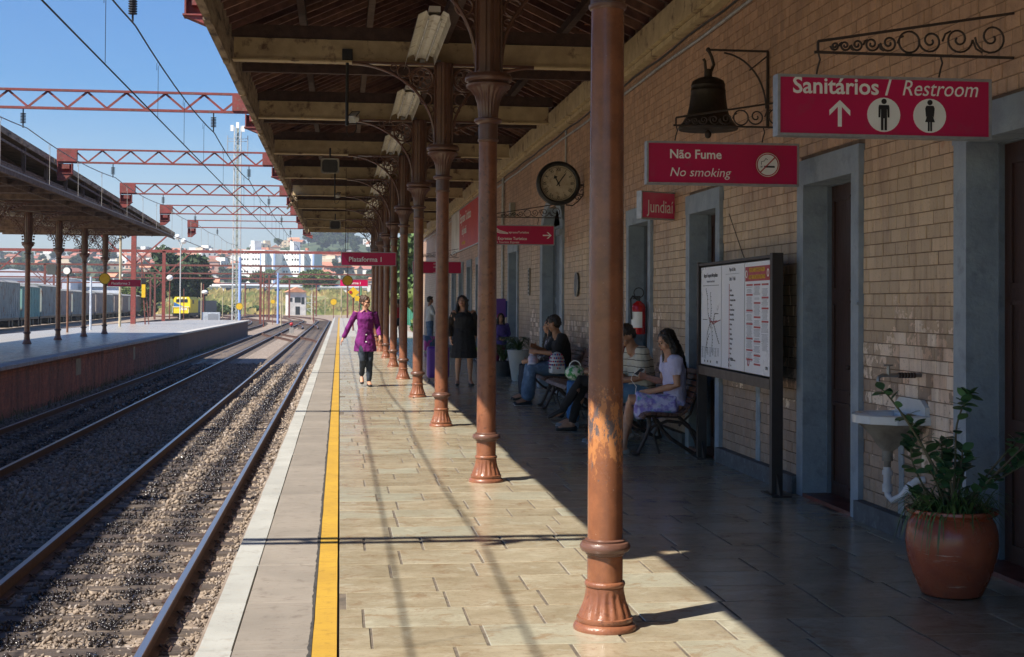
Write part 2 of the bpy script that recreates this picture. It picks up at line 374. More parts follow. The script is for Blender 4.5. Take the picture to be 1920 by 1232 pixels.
# ------------------------------------------------------------ station building
bld=thing('station_building','long station building of peeling tan painted brick with blue-grey door surrounds','building',(0,0,0))
bw=MB()
def wallrect(y0,y1,z0,z1,mb=bw,x0=WX+.007,x1=WX+.45): mb.box(((x0+x1)/2,(y0+y1)/2,(z0+z1)/2),(x1-x0,y1-y0,z1-z0))
prev=-8
for (a,b_,t,wd) in DOORS:
    if a>prev: wallrect(prev,min(a,27) if a>27 else a,0,5.2) if prev<27 else None
    if a<27: wallrect(a,b_,t,5.2)
    prev=b_ if b_<27 else prev
wallrect(25.5,27,0,5.2)
part('backing_wall',bw,mortar,bld)
bf2=MB(); prev=27
for (a,b_,t,wd) in [d for d in DOORS if d[0]>27]:
    wallrect(prev,a,0,5.2,bf2,WX); wallrect(a,b_,t,5.2,bf2,WX); prev=b_
wallrect(prev,64,0,5.2,bf2,WX)
part('far_wall',bf2,brickT,bld)
part('end_wall',MB().box((8,63.8,2.6),(7.6,.4,5.2)),brickT,bld)
part('rear_block',MB().box((8.5,28,2.6),(5,71,5.2)),mortar,bld)
part('roof',MB().prism([(3.2,5.25),(12,5.25),(7.6,7.4)],-8,64.3,'y'),M('terracotta_roof',(.30,.10,.05),(.22,.08,.05),5,.8,.9,.5,20),bld)
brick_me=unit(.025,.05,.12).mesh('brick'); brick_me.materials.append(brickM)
# local +z of unit = outward (-X): rotate
bricks=[]; z=.14; course=0
while z<4.55:
    hh=.0865*random.uniform(.97,1.03); y=4.5+random.uniform(0,.2)
    while y<27:
        L=random.choice([.10,.11,.13,.15,.17,.20,.21,.225]) ; y1=y+L
        segs=[(y,y1)]
        for (a,b_,t,wd) in DOORS:
            if z<t-.01:
                ns_=[]
                for (p,q) in segs:
                    if q<=a or p>=b_: ns_.append((p,q))
                    else:
                        if p<a: ns_.append((p,a))
                        if q>b_: ns_.append((b_,q))
                segs=ns_
        for (p,q) in segs:
            if q-p>.035: bricks.append((p,q,z,z+hh))
        y=y1
    z+=hh; course+=1
def vis(b):
    Y=(b[0]+b[1])/2; Z=(b[2]+b[3])/2; c=Y*.9925+WX*.1226
    x=637+2600*WX/(c*.9925); yy=569-(Z-1.52)*2600/c
    return x<1915 and 5<yy<1200 and not(1446<x<1862 and 143<yy<262) and not(1290<x<1455 and 470<yy<700)
vb=sorted([b for b in bricks if vis(b) and b[0]>8],key=lambda b:b[0]); vb=vb[:300]; vs=set(vb)
RB=Euler((0,-PI/2,0))
def brick_xf(b,j=.0024):
    pr=random.uniform(-.004,.004)
    dp=.05
    return (WX+dp/2-.0-pr*.6,(b[0]+b[1])/2,(b[2]+b[3])/2),(b[3]-b[2]-2*j,b[1]-b[0]-2.2*j-.004,dp),(random.uniform(-.01,.01),-PI/2+random.uniform(-.012,.012),random.uniform(-.006,.006))
for b in vb:
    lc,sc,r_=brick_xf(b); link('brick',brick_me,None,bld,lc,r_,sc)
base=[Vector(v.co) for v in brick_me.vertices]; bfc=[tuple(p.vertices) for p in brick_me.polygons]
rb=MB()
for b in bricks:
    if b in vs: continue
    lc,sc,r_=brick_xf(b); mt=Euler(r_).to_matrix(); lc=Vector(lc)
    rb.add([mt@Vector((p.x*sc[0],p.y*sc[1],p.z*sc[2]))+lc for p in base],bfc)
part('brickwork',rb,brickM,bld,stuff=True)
# door surrounds + doors
redsill=M('red_polished_step',(.16,.03,.02),(.11,.022,.016),8,.3,.45,.2,30)
for i,(a,b_,t,wd) in enumerate(DOORS):
    X0=WX-.035; zt=t-.2 if wd<.25 else t-.35
    fr=MB()
    for (p,q) in ((a,a+wd),(b_-wd,b_)):
        fr.box((X0+.10,(p+q)/2,zt/2),(.20,q-p,zt))
    if wd<.25:
        fr.box((X0+.098,(a+b_)/2,(zt+t)/2),(.206,b_-a+.02,t-zt))
        fr.box((X0+.09,a+.04,zt*.62),(.215,.11,.02)); 
    else:
        for (p,q) in ((a,a+wd),(b_-wd,b_)):
            fr.box((X0+.08,(p+q)/2,zt-.16),(.27,q-p+.07,.10)); fr.box((X0+.08,(p+q)/2,.12),(.25,q-p+.04,.24))
        cyy=(a+b_)/2; rr=(b_-a)/2; n_=14
        for k in range(n_):
            a0=PI*k/n_; a1=PI*(k+1)/n_; f=lambda an,r_: (cyy-r_*math.cos(an), zt-.1+ r_*.5*math.sin(an))
            fr.prism([f(a0,rr-wd),f(a0,rr),f(a1,rr),f(a1,rr-wd)],X0+.005,X0+.2,'x')
    s_=part('door_surround',fr,blue,bld)
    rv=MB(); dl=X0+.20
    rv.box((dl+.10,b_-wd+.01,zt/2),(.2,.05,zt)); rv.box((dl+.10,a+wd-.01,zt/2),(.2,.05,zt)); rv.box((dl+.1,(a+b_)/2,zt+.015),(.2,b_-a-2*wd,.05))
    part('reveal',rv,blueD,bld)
    dr=MB(); p,q=a+wd+.015,b_-wd-.015; mid=(p+q)/2
    xd=dl+.03
    for (u,v_) in ((p,mid-.004),(mid+.004,q)):
        dr.box((xd+.03,(u+v_)/2,zt/2),(.05,v_-u,zt-.01))
        for (z0,z1) in ((.12,.75),(.85,1.55),(1.65,zt-.12)):
            wv=(v_-u)
            for (c_,d_) in (((xd,(u+v_)/2,z0),(.02,wv*.72,.03)),((xd,(u+v_)/2,z1),(.02,wv*.72,.03)),((xd,u+wv*.14,(z0+z1)/2),(.02,.03,z1-z0)),((xd,v_-wv*.14,(z0+z1)/2),(.02,.03,z1-z0))): dr.box(c_,d_)
    d_=part('door',dr,doorm if i<4 else blueD,bld)
    part('door_handle',MB().ell((xd-.03,mid+.05,1.05),(.02,.02,.02),n=8,m=6),ironD,d_)
    part('step',MB().box((dl-.02,(a+b_)/2,.012),(.36,b_-a-2*wd,.03)),redsill,bld)
# blue vertical paint smears on the wall (cable chases)
cm=M('pale_blue_patch_paint',(.30,.35,.40),(.22,.26,.30),9,.6,.75,.6,30)
def ragged(y0,wd,z0,z1,name='painted_chase'):
    mb=MB(); zs=np.arange(z0,z1,.05); n_=len(zs)
    A=[(WX-.004,y0-wd/2+.015*mnoise.noise(Vector((zz*5,y0,0))),zz) for zz in zs]; B=[(WX-.004,y0+wd/2+.015*mnoise.noise(Vector((zz*4,y0,7))),zz) for zz in zs]
    A2=[(WX+.03,p[1],p[2]) for p in A]; B2=[(WX+.03,p[1],p[2]) for p in B]
    mb.v=A+B+A2+B2; mb.f=[(i,i+1,n_+i+1,n_+i) for i in range(n_-1)]+[(i,2*n_+i,2*n_+i+1,i+1) for i in range(n_-1)]+[(n_+i,n_+i+1,3*n_+i+1,3*n_+i) for i in range(n_-1)]
    part(name,mb,cm,bld)
ragged(8.86,.09,.14,.84); ragged(12.05,.12,.14,1.35)
# wall plate, conduits
wp=MB().box((WX-.06,28,4.68),(.2,72,.30)); part('cream_wall_plate',wp,cream,bld)
part('wall_plate_moulding',MB().box((WX-.03,28,4.49),(.14,72,.06)),cream,bld)
cd=MB(); cd.tube([(WX-.03,yy,4.30+.008*math.sin(yy*1.7)) for yy in np.arange(4,62,1.)],.018,6); part('conduit',cd,galv,bld,smooth=True)
cd=MB(); cd.tube([(WX-.025,yy,4.41+.012*math.sin(yy*2.3)) for yy in np.arange(4,62,.7)],.012,6); part('cable',cd,wirem,bld,smooth=True)
cd=MB(); cd.cyl((WX-.05,31.3,.1),(WX-.05,31.3,4.4),.035,8); part('downpipe',cd,galv,bld,smooth=True)
cd=MB(); cd.cyl((WX-.03,22.6,3.6),(WX-.03,22.6,4.4),.018,6); part('conduit',cd,galv,bld,smooth=True)
cd=MB(); cd.tube([(WX-.03,12.9,2.4),(WX-.012,12.5,2.0),(WX-.012,12.2,1.75),(WX-.02,12.1,1.5)],.004,5); part('thin_cable',cd,wirem,bld)
# ------------------------------------------------------------ canopy one
can=thing('platform_canopy','long timber canopy with cream beams over the near platform','canopy',(0,0,0))
CY=[6.45+5.42*k for k in range(10)]
BY=[c+.15 for c in CY]
beams=[-4.2,1.2]+BY
EX=-1.42
for yb in beams:
    xa_=.10 if yb<6.4 else 0; mb=MB(); mb.box((1.05+xa_,yb,4.68),(4.75-2*xa_,.10,.26)); o=part('cream_beam',mb,cream,can)
    part('beam_flange',MB().box((1.05+xa_,yb,4.537),(4.78-2*xa_,.17,.022)),cream,o)
    part('tie_plank',MB().box((1.05,yb+.07,4.90),(4.9,.20,.16)),dwood,can)
    part('under_rail',MB().box((1.05,yb+1.9,4.76),(4.9,.08,.12)),dwood,can)
# roof: two slopes of battens on dark boards
RY0,RY1=-8,59.5
def slope(xa,za,xb,zb):
    mb=MB(); mb.bar((xa,(RY0+RY1)/2,za),(xb,(RY0+RY1)/2,zb),RY1-RY0,.03); return mb
part('roof_boarding',MB().bar((EX-.10,33.0,4.93),(1.25,33.0,6.25),53,.03),dwood,can); part('roof_boarding',MB().bar((EX+.12,-.73,4.965),(1.25,-.73,6.282),14.54,.03),dwood,can); part('roof_boarding',slope(1.25,6.25,3.9,5.02),dwood,can)
rl=MB().bar((0,0,0),(1.28-EX,0,1.23),.05,.09).mesh('rafter'); rl.materials.append(rafm)
rr_=MB().bar((0,0,0),(-(3.75-1.25),0,1.15),.05,.09).mesh('rafter'); rr_.materials.append(rafm)
yy=3.0
while yy<59:
    link('rafter',rl,None,can,(EX,yy,4.91)); link('rafter',rr_,None,can,(3.75,yy,4.98)); yy+=.40 if yy<30 else .8
for x_,z_ in ((-.5,5.22),(.4,5.62),(2.1,5.68),(3.0,5.28)):
    part('purlin',MB().box((x_,(RY0+RY1)/2,z_-.02),(.09,RY1-RY0,.12)),dwood,can)
part('longitudinal_beam',MB().box((1.25,(RY0+RY1)/2,4.86),(.16,RY1-RY0,.12)),dwood,can)
# fascia planks with uneven joints
yy=RY0; 
while yy<59.2:
    L=random.uniform(1.9,3.2); L=min(L,59.4-yy); L=6.42-yy if yy<6.4<yy+L+.5 else L; EXo=EX; EX=EX+(.22 if yy<6.4 else 0)
    dz=random.uniform(-.012,.012)
    miss=(39<yy+L/2<41.5)
    if not miss: part('fascia_board',MB().box((EX+.05+random.uniform(-.006,.006),yy+L/2,4.73+dz),(.035,L-.012,.46),(0,random.uniform(-.03,.03),0)),fascm,can)
    part('gutter_board',MB().box((EX+.02+random.uniform(-.01,.01),yy+L/2,4.50+dz*2),(.085,L-.02,.05),(0,random.uniform(-.05,.05),random.uniform(-.003,.003))),fascm,can)
    if random.random()<.8: part('fascia_cleat',MB().box((EX+.03,yy+.0,4.60),(.07,.22,.34),(0,0,random.uniform(-.02,.02))),fascm,can)
    yy+=L; EX=EXo
part('end_board',MB().box((1.1,59.45,4.75),(5.0,.05,.42)),cream,can)
part('broken_board',MB().box((EX+.03,40.3,4.40),(.05,.9,.18),(R(20),R(30),0)),fascm,can)
part('broken_board',MB().box((EX+.1,39.5,4.48),(.25,.5,.03),(R(10),R(35),R(8))),fascm,can)
# ------------------------------------------------------------ iron columns
def column_parts():
    d={}
    b=MB(); b.lathe([(.148,0),(.150,.012),(.142,.028),(.128,.034),(.134,.046),(.132,.058),(.12,.062)],n=40)
    b.lathe([(.124,.060),(.122,.075),(.112,.10),(.100,.13),(.093,.16),(.090,.185),(.090,.196)],n=96,flute=(.074,.182,16,.075))
    b.lathe([(.088,.196),(.094,.202),(.096,.212),(.093,.222),(.084,.225)],n=40); d['base']=b.mesh('base',60)
    s=MB(); s.lathe([(.084,.222),(.084,.355)],n=40); s.lathe([(.083,.40),(.082,1.5),(.078,2.93)],n=40); d['shaft']=s.mesh('shaft',True)
    r=MB(); r.lathe([(.084,.345),(.092,.350),(.094,.360),(.112,.366),(.119,.380),(.119,.392),(.110,.406),(.094,.410),(.096,.418),(.084,.424)],n=40); d['ring']=r.mesh('ring',True)
    c=MB(); c.lathe([(.080,2.915),(.090,2.925),(.090,2.94),(.080,2.945)],n=32)
    c.lathe([(.082,2.94),(.082,3.07)],n=80,flute=(2.95,3.06,20,.09))
    c.lathe([(.084,3.07),(.112,3.085),(.122,3.10),(.118,3.115),(.088,3.125)],n=32)
    c.lathe([(.086,3.12),(.088,3.17),(.098,3.25),(.122,3.32),(.160,3.365),(.188,3.385),(.192,3.41),(.176,3.425),(.17,3.43)],n=96,flute=(3.14,3.38,20,.08))
    c.lathe([(.165,3.428),(.198,3.44),(.204,3.455),(.204,3.475),(.192,3.488),(.19,3.50)],n=40); d['capital']=c.mesh('capital',55)
    p=MB(); p.lathe([(.118,3.50),(.118,4.53)],n=8); p.lathe([(.128,3.50),(.128,3.53)],n=8)
    for k in range(8): 
        a=PI/8+k*PI/4; p.box((.115*math.cos(a),.115*math.sin(a),4.0),(.02,.02,1.0),(0,0,a))
    d['upper_post']=p.mesh('upper_post',25)
    for sgn,nm in ((-1,'l'),(1,'r')):
        q=MB(); 
        pts=[(sgn*(.11+1.03*(1-math.cos(a))),0,3.60+.90*math.sin(a)) for a in np.linspace(0,PI/2,22)]
        for off in (-.022,.022): q.tube([(x,off,z) for x,_,z in pts],.014,6)
        q.tube(pts,[(.03,.018)]*22,6)
        q.bar((sgn*.11,0,4.515),(sgn*1.14,0,4.515),.05,.03)
        d['br'+nm]=q.mesh('arched_bracket',True)
        t=MB()
        def ring_(cx,cz,r_,th=.012): t.tube(arc((sgn*cx,cz),r_,0,2*PI,20)[:-1],th,6,closed=True)
        ring_(.27,4.33,.145,.016); ring_(.215,4.085,.075,.012); ring_(.50,4.425,.075,.012); ring_(.165,3.95,.04,.01)
        ring_(.62,4.465,.038,.01)
        for k in range(6):
            a=k*PI/3+.3; ring_(.27+.075*math.cos(a),4.33+.075*math.sin(a),.045,.009)
        ring_(.27,4.33,.035,.01)
        for a in []:
            x=sgn*(.11+1.03*(1-math.cos(a))); z=3.60+.90*math.sin(a); t.ell((x+sgn*.02,0,z-.03),(.016,.016,.016),n=6,m=4)
        d['orn'+nm]=t.mesh('scrollwork',True)
    return d
CP=column_parts()
for k,me in CP.items(): me.materials.append(iron)
# nearer shaft with worn paint
m,n,l,b=newmat('worn_orange_brown_paint'); vec,g=posn(n,l); sp=n.new('ShaderNodeSeparateXYZ'); l.new(vec,sp.inputs[0])
f=noisen(n,l,vec,9,8,.65); f2=noisen(n,l,vec,30,6,.7)
c=mixc(n,l,ramp(n,l,f,.4,.6),(.27,.105,.05),(.20,.078,.04))
bnd=mth(n,l,'ABSOLUTE',mth(n,l,'SUBTRACT',sp.outputs[2],.93)); bnd=ramp(n,l,bnd,.0,.40,(1,1,1,1),(0,0,0,1)); ms=n.new('ShaderNodeMapping'); ms.inputs['Scale'].default_value=(1,1,.45); l.new(vec,ms.inputs[0]); fa=noisen(n,l,ms.outputs[0],22,8,.75); fb=noisen(n,l,ms.outputs[0],17,8,.78,.4)
k=mth(n,l,'ADD',mth(n,l,'MULTIPLY',bnd,.30),mth(n,l,'ADD',mth(n,l,'MULTIPLY',f,.7),mth(n,l,'MULTIPLY',f2,.2)))
c=mixc(n,l,ramp(n,l,mth(n,l,'ADD',mth(n,l,'MULTIPLY',bnd,.30),fa),.70,.73),c,(.46,.19,.07)); c=mixc(n,l,ramp(n,l,mth(n,l,'ADD',mth(n,l,'MULTIPLY',bnd,.27),fb),.735,.75),c,(.11,.085,.085))
c=mixc(n,l,ramp(n,l,noisen(n,l,vec,60,3,.6),.70,.74),c,(.32,.2,.14))
l.new(c,b.inputs['Base Color']); l.new(mth(n,l,'MULTIPLY_ADD',ramp(n,l,k,.66,.68),.3,.27),b.inputs['Roughness']); bump(n,l,b,mth(n,l,'ADD',f2,k),.25,.005); b.inputs['Coat Weight'].default_value=.15
wornM=m
CP['shaft'].materials.clear(); CP['shaft'].materials.append(ironC); CP['shaft1']=CP['shaft'].copy(); CP['shaft1'].materials.clear(); CP['shaft1'].materials.append(wornM)
CP['base1']=CP['base'].copy(); CP['base1'].materials.clear(); CP['base1'].materials.append(ironC); CP['base'].materials.clear(); CP['base'].materials.append(ironC)
CX=1.25
for i,yc in enumerate(CY):
    lb='nearest brown iron column with a worn orange patch beside the red sign' if i==0 else f'{ORD[i]} brown iron column of the platform row, counted from the nearest one'
    t=thing('iron_column',lb,'column',(CX+.008*i,yc,0),0,'cast iron columns under the near canopy')
    link('base',CP['base'],None,t); link('shaft',CP['shaft1' if i==0 else 'shaft'],None,t); link('ring',CP['ring'],None,t)
    link('capital',CP['capital'],None,t); link('upper_post',CP['upper_post'],None,t)
    for s_ in 'lr':
        b_=link('arched_bracket',CP['br'+s_],None,t); link('scrollwork',CP['orn'+s_],None,b_)
# ------------------------------------------------------------ ceiling luminaires, speakers, cameras
reflm=M('aged_white_reflector',(.80,.78,.70),(.70,.67,.58),8,.35,.5,.1,30,third=(.42,.36,.26),tscale=6); tubem=M('unlit_tube_glass',(.75,.76,.72),None,5,.2,.3)
def luminaire(loc,label,group,L=2.6,sc=1):
    t=thing('ceiling_lamp',label,'lamp',loc,0,group)
    a=MB(); prof=[(-.21,-.13),(-.175,.03),(-.09,.075),(-.06,.02),(0,.035),(.06,.02),(.09,.075),(.15,.045),(.17,-.06)]
    v=[];n_=len(prof)
    for yy in (0,L): v+=[(x,yy,z) for x,z in prof]
    v2=[(x,y,z+.006) for x,y,z in v]
    a.v=v+v2; a.f=[(i,i+1,n_+i+1,n_+i) for i in range(n_-1)]+[(2*n_+i,2*n_+i+1,3*n_+i+1,3*n_+i) for i in range(n_-1)]+[(i,i+1,2*n_+i+1,2*n_+i) for i in range(n_-1)]
    part('reflector',a,reflm,t)
    for x in (-.035,.10): part('fluorescent_tube',MB().cyl((x-.03,.06,-.005),(x-.03,L-.06,-.005),.014,8),tubem,t,smooth=True)
    part('housing',MB().box((0,L/2,.10),(.12,L,.06)),reflm,t)
    b=MB(); b.tube([(.02,L,.05),(.02,L+.03,-.10),(.07,L+.03,-.15),(.17,L+.03,-.15),(.22,L+.03,-.10),(.22,L+.02,-.02)],.008,6); b.box((.02,L+.02,-.01),(.06,.05,.05)); b.box((.22,L+.02,-.01),(.06,.05,.05))
    part('conduit_loop',b,galv,t,smooth=True)
    return t
for i in range(7):
    yb=BY[2]+5.42*i
    luminaire((.98,yb-2.75,4.56),f'{ORD[i]} white twin tube ceiling lamp left of the column row, counted from the camera','tube lamps under the near canopy')
grey=M('grey_plastic',(.34,.32,.28),(.27,.26,.23),8,.5,.6); dgrey=M('dark_grey_plastic',(.05,.05,.055),None,8,.45,.6)
def horn(loc,label,s=1.):
    t=thing('loudspeaker',label,'loudspeaker',loc,0,'horn loudspeakers under the near canopy'); t.scale=(s,s,s)
    def rr(w_,h_,y,r=.05,n=5):
        out=[]
        for (cx,cz,a0) in ((w_/2-r,h_/2-r,0),(-w_/2+r,h_/2-r,PI/2),(-w_/2+r,-h_/2+r,PI),(w_/2-r,-h_/2+r,1.5*PI)):
            for k in range(n+1):
                a=a0+PI/2*k/n; out.append((cx+r*math.cos(a),y,cz+r*math.sin(a)))
        return out
    a=MB(); rings=[rr(.36,.30,0),rr(.36,.30,-.02),rr(.33,.27,-.02),rr(.31,.25,0),rr(.12,.10,.12,.03)]
    n_=len(rings[0]); 
    for rg in rings: a.v+=rg
    for j in range(len(rings)-1): a.f+=[(j*n_+k,j*n_+(k+1)%n_,(j+1)*n_+(k+1)%n_,(j+1)*n_+k) for k in range(n_)]
    o_=len(a.v); back=[rr(.36,.30,0),rr(.16,.14,.20,.04)]
    for rg in back: a.v+=rg
    a.f+=[(o_+k,o_+(k+1)%n_,o_+n_+(k+1)%n_,o_+n_+k) for k in range(n_)]; a.f.append(tuple(o_+n_+k for k in range(n_)))
    part('horn',a,grey,t,smooth=30)
    part('driver',MB().cyl((0,.19,0),(0,.34,0),.07,16),dgrey,t,smooth=True)
    part('horn_mouth',MB().prism([(.30*.5*c_,.24*.5*s_) for c_,s_ in ((1,.6),(.8,1),(-.8,1),(-1,.6),(-1,-.6),(-.8,-1),(.8,-1),(1,-.6))],.008,.012,'y'),dgrey,t)
    part('phase_plug',MB().ell((0,.10,0),(.045,.04,.045)),dgrey,t,smooth=True)
    part('mounting_arm',MB().cyl((0,.12,.08),(0,.12,.36),.018,8),dgrey,t)
    return t
horn((-.21,27.2,4.20),'large grey horn loudspeaker hanging from the canopy beams')
horn((-.18,48.9,4.27),'smaller farther grey horn loudspeaker near the far end of the canopy',1.1)
def cctv(loc,label,s=1):
    t=thing('security_camera',label,'camera',loc,0,'cameras hanging under the canopy'); t.scale=(s,s,s)
    part('drop_pole',MB().cyl((0,0,-.16),(0,0,.78),.021,10),black,t,smooth=True)
    part('clamp',MB().box((0,0,.72),(.13,.12,.14)),black,t)
    h=MB(); h.box((.09,-.04,-.06),(.085,.24,.09),(R(20),0,R(-12))); h.cyl((.115,-.17,-.10),(.12,-.19,-.107),.03,12); part('camera_body',h,M('pale_camera_body',(.5,.49,.45)),t)
    part('sun_hood',MB().box((.09,-.02,-.012),(.105,.26,.012),(R(20),0,R(-12))),dgrey,t)
    part('cable_loop',MB().tube([(0,0,-.1),(.0,0,-.24),(.03,0,-.29),(.08,0,-.27),(.12,0,-.2),(.12,0,-.1)],.006,6),wirem,t,smooth=True)
    return t
cctv((.07,17.4,3.90),'black drop pole camera with looped cable hanging from the second visible beam')
cctv((-.14,33.4,4.16),'small dark camera on a short pole beyond the large loudspeaker',.9)
# ------------------------------------------------------------ scroll brackets and signs
def spiral(c,r,turns,a0,dir_=1,n=28,y=0):
    return [(c[0]+r*(1-.86*k/n)*math.cos(a0+dir_*turns*2*PI*k/n),y,c[1]+r*(1-.86*k/n)*math.sin(a0+dir_*turns*2*PI*k/n)) for k in range(n+1)]
def scroll_bracket(parent,W_=1.13,h0=.06,h1=.25,name='scroll_bracket'):
    # spans local x from 0 (tip) to W_ (wall), bottom bar at z=0
    o=part(name,MB().bar((-.02,0,0),(W_,0,0),.014,.014).bar((0,0,h0),(W_,0,h1),.014,.014).bar((0,0,0),(0,0,h0),.012,.012),ironD,parent)
    s=MB(); x=.08
    seq=[.05]*12
    for i,d in enumerate(seq):
        hh=(h0+(h1-h0)*x/W_); r=hh/2-.012; cx=x+r*.6; cz=hh/2
        if cx+r>W_-.01: break
        if i in (5,): s.tube(arc((cx,cz),r,0,2*PI,24)[:-1],.006,6,closed=True); adv=2*r
        else:
            up_=i%2==0
            s.tube(spiral((cx,cz),r,1.6,PI if up_ else 0,1 if up_ else -1),.006,6)
            cx+r*1.75<W_-.02 and s.tube([(cx+r,0,cz),(cx+r*1.25,0,cz+(.6*r if up_ else -.6*r)),(cx+r*1.7,0,cz+(.85*r if up_ else -.85*r))],.006,6); adv=2.25*r
        x+=adv
    part('scrollwork',s,ironD,o,smooth=True)
    k=MB()
    for xx in (.0,W_*.62): k.tube([(xx,0,-.0),(xx+.012,0,-.04),(xx,0,-.08),(xx-.008,0,-.12)],.005,6)
    part('hanging_hook',k,ironD,o); return o
def hsign(name,label,loc,W_=1.22,H_=.335,bracket=True,col=None,parent_rot=0,bh=.13):
    # local: x 0..W_, z 0..H_, faces -y
    t=thing(name,label,'sign',loc,parent_rot,None)
    part('sign_panel',MB().box((W_/2,0,H_/2),(W_-.02,.07,H_-.02)),col or magenta,t)
    f=MB(); 
    for (c_,d_) in (((W_/2,0,.0075),(W_,.084,.015)),((W_/2,0,H_-.0075),(W_,.084,.015)),((.0075,0,H_/2),(.015,.084,H_-.03)),((W_-.0075,0,H_/2),(.015,.084,H_-.03))): f.box(c_,d_)
    part('sign_frame',f,alu,t)
    sc=MB()
    for qx in (.0075,W_/2,W_-.0075):
        for qz in (.03,H_-.03): sc.ell((qx if qx!=W_/2 else W_/2,-.043,qz if qx!=W_/2 else (.0075 if qz<.1 else H_-.0075)),(.006,.003,.006),n=8,m=4)
    part('frame_screws',sc,galv,t)['kind']='stuff'
    if bracket:
        b=scroll_bracket(t); b.location=(.24,0,H_+bh)
    return t
def disc(c,r,y,n=28,th=.002):
    return MB().prism([(c[0]+r*math.cos(2*PI*k/n),c[1]+r*math.sin(2*PI*k/n)) for k in range(n)],y-th,y+th,'y')
def ringm(c,r,wd,y,n=32,mb=None):
    mb=mb or MB()
    for k in range(n):
        a0=2*PI*k/n; a1=2*PI*(k+1)/n
        mb.prism([(c[0]+q*math.cos(a),c[1]+q*math.sin(a)) for q,a in ((r-wd,a0),(r,a0),(r,a1),(r-wd,a1))],y-.001,y+.001,'y')
    return mb
FY=-.0365
# restroom sign
t=hsign('restroom_sign','large magenta hanging sign reading Sanitarios and Restroom with arrow and figures',(2.345,7.30,2.445))
t['label']='large magenta hanging sign reading Sanitários / Restroom with arrow and two figures'
text('Sanitários /',.125,(.085,FY,.235),white,t,bold=.018,sx=1.0)
text('Restroom',.122,(.70,FY,.235),white,t,shear=.25,sx=.89)
part('arrow_symbol',MB().prism([(.34,.055),(.362,.055),(.362,.163),(.41,.115),(.41,.145),(.351,.20),(.292,.145),(.292,.115),(.34,.163)],FY-.001,FY+.001,'y'),white,t)
for cx,kind in ((.60,'m'),(.863,'w')):
    part('white_roundel',disc((cx,.125),.094,FY-.001),white,t)
    g=MB(); y_=FY-.0045
    g.add(*(lambda mb:(mb.v,mb.f))(disc((cx,.198),.0145,y_)))
    if kind=='m':
        g.prism([(cx-.028,.178),(cx+.028,.178),(cx+.031,.165),(cx+.031,.11),(cx+.021,.11),(cx+.019,.155),(cx+.017,.155),(cx+.017,.04),(cx+.003,.04),(cx+.003,.105),(cx-.003,.105),(cx-.003,.04),(cx-.017,.04),(cx-.017,.155),(cx-.019,.155),(cx-.021,.11),(cx-.031,.11),(cx-.031,.165)],y_-.001,y_+.001,'y')
    else:
        g.prism([(cx-.02,.18),(cx+.02,.18),(cx+.027,.165),(cx+.022,.115),(cx+.014,.13),(cx+.028,.09),(cx+.012,.09),(cx+.012,.04),(cx+.002,.04),(cx+.002,.09),(cx-.002,.09),(cx-.002,.04),(cx-.012,.04),(cx-.012,.09),(cx-.028,.09),(cx-.014,.13),(cx-.022,.115),(cx-.027,.165)],y_-.001,y_+.001,'y')
    part('figure_symbol',g,black,t)
# no smoking sign
t=hsign('no_smoking_sign','magenta hanging sign reading Não Fume / No smoking with crossed cigarette, below the bell',(2.35,10.55,2.46))
text('Não Fume',.098,(.18,FY,.205),white,t,bold=.018)
text('No smoking',.098,(.18,FY,.065),white,t,shear=.22,sx=1.0)
part('white_roundel',disc((.965,.165),.098,FY-.001),white,t)
g=ringm((.965,.165),.102,.008,FY-.005); ringm((.965,.165),.088,.007,FY-.0052,mb=g)
g.bar((.965-.062,FY-.006,.165-.062),(.965+.062,FY-.006,.165+.062),.009,.003,(0,1,0)); part('prohibition_ring',g,redp,t)
g=MB(); g.box((.98,FY-.0045,.15),(.085,.002,.014)); g.box((.912,FY-.0045,.15),(.004,.002,.014)); g.box((.920,FY-.0045,.15),(.004,.002,.014)); g.tube([(.915,FY-.004,.165),(.915,FY-.004,.19),(.94,FY-.004,.195),(.95,FY-.004,.215),(.965,FY-.004,.205)],.0025,5); part('cigarette_symbol',g,black,t)
# tourist train sign
t=hsign('tourist_train_sign','magenta hanging sign with arrow reading Expresso Turístico, partly behind a column',(2.36,23.1,2.52))
text('s Expresso Turístico',.066,(.215,FY,.085),white,t,bold=.014,sx=.98)
text('is Touristic Express',.052,(.225,FY,.028),white,t,shear=.25,sx=.95)
text('xpressoTurístico',.05,(.44,FY,.195),white,t,bold=.01)
g=MB()
for k in range(3): g.prism([(.20,.305-.03*k),(.29,.245-.02*k),(.43,.205-.008*k),(.43,.198-.008*k),(.29,.232-.02*k),(.20,.285-.03*k)],FY-.001,FY+.001,'y')
part('swoosh_emblem',g,white,t)
part('arrow_symbol',MB().prism([(1.02,.175),(1.13,.175),(1.085,.22),(1.11,.22),(1.17,.165),(1.11,.11),(1.085,.11),(1.13,.155),(1.02,.155)],FY-.001,FY+.001,'y'),white,t)
# far women's restroom sign
t=hsign('far_restroom_sign','small farther magenta sign with white lines hanging behind the third and fourth columns',(2.12,41.0,2.42),1.45,.36)
text('senhores',.075,(.62,FY,.27),white,t,bold=.01); text('no Feminino',.075,(.62,FY,.17),white,t,bold=.01); text('Restroom',.06,(.70,FY,.10),white,t,shear=.2)
text('xpress',.06,(.62,FY,.02),white,t)
# station name sign, turned towards the platform
t=hsign('station_name_sign','small faded pink box sign reading Jundiaí fixed to the brick wall',(3.27,15.0,2.475),.60,.31,False,M('faded_pink_panel',(.72,.05,.18),(.72,.14,.24),3,.35,.5),R(28))
text('Jundiaí',.20,(.09,FY,.075),white,t,sx=.72)
part('wall_fixing',MB().box((.48,.12,.20),(.16,.2,.05)),ironD,t)
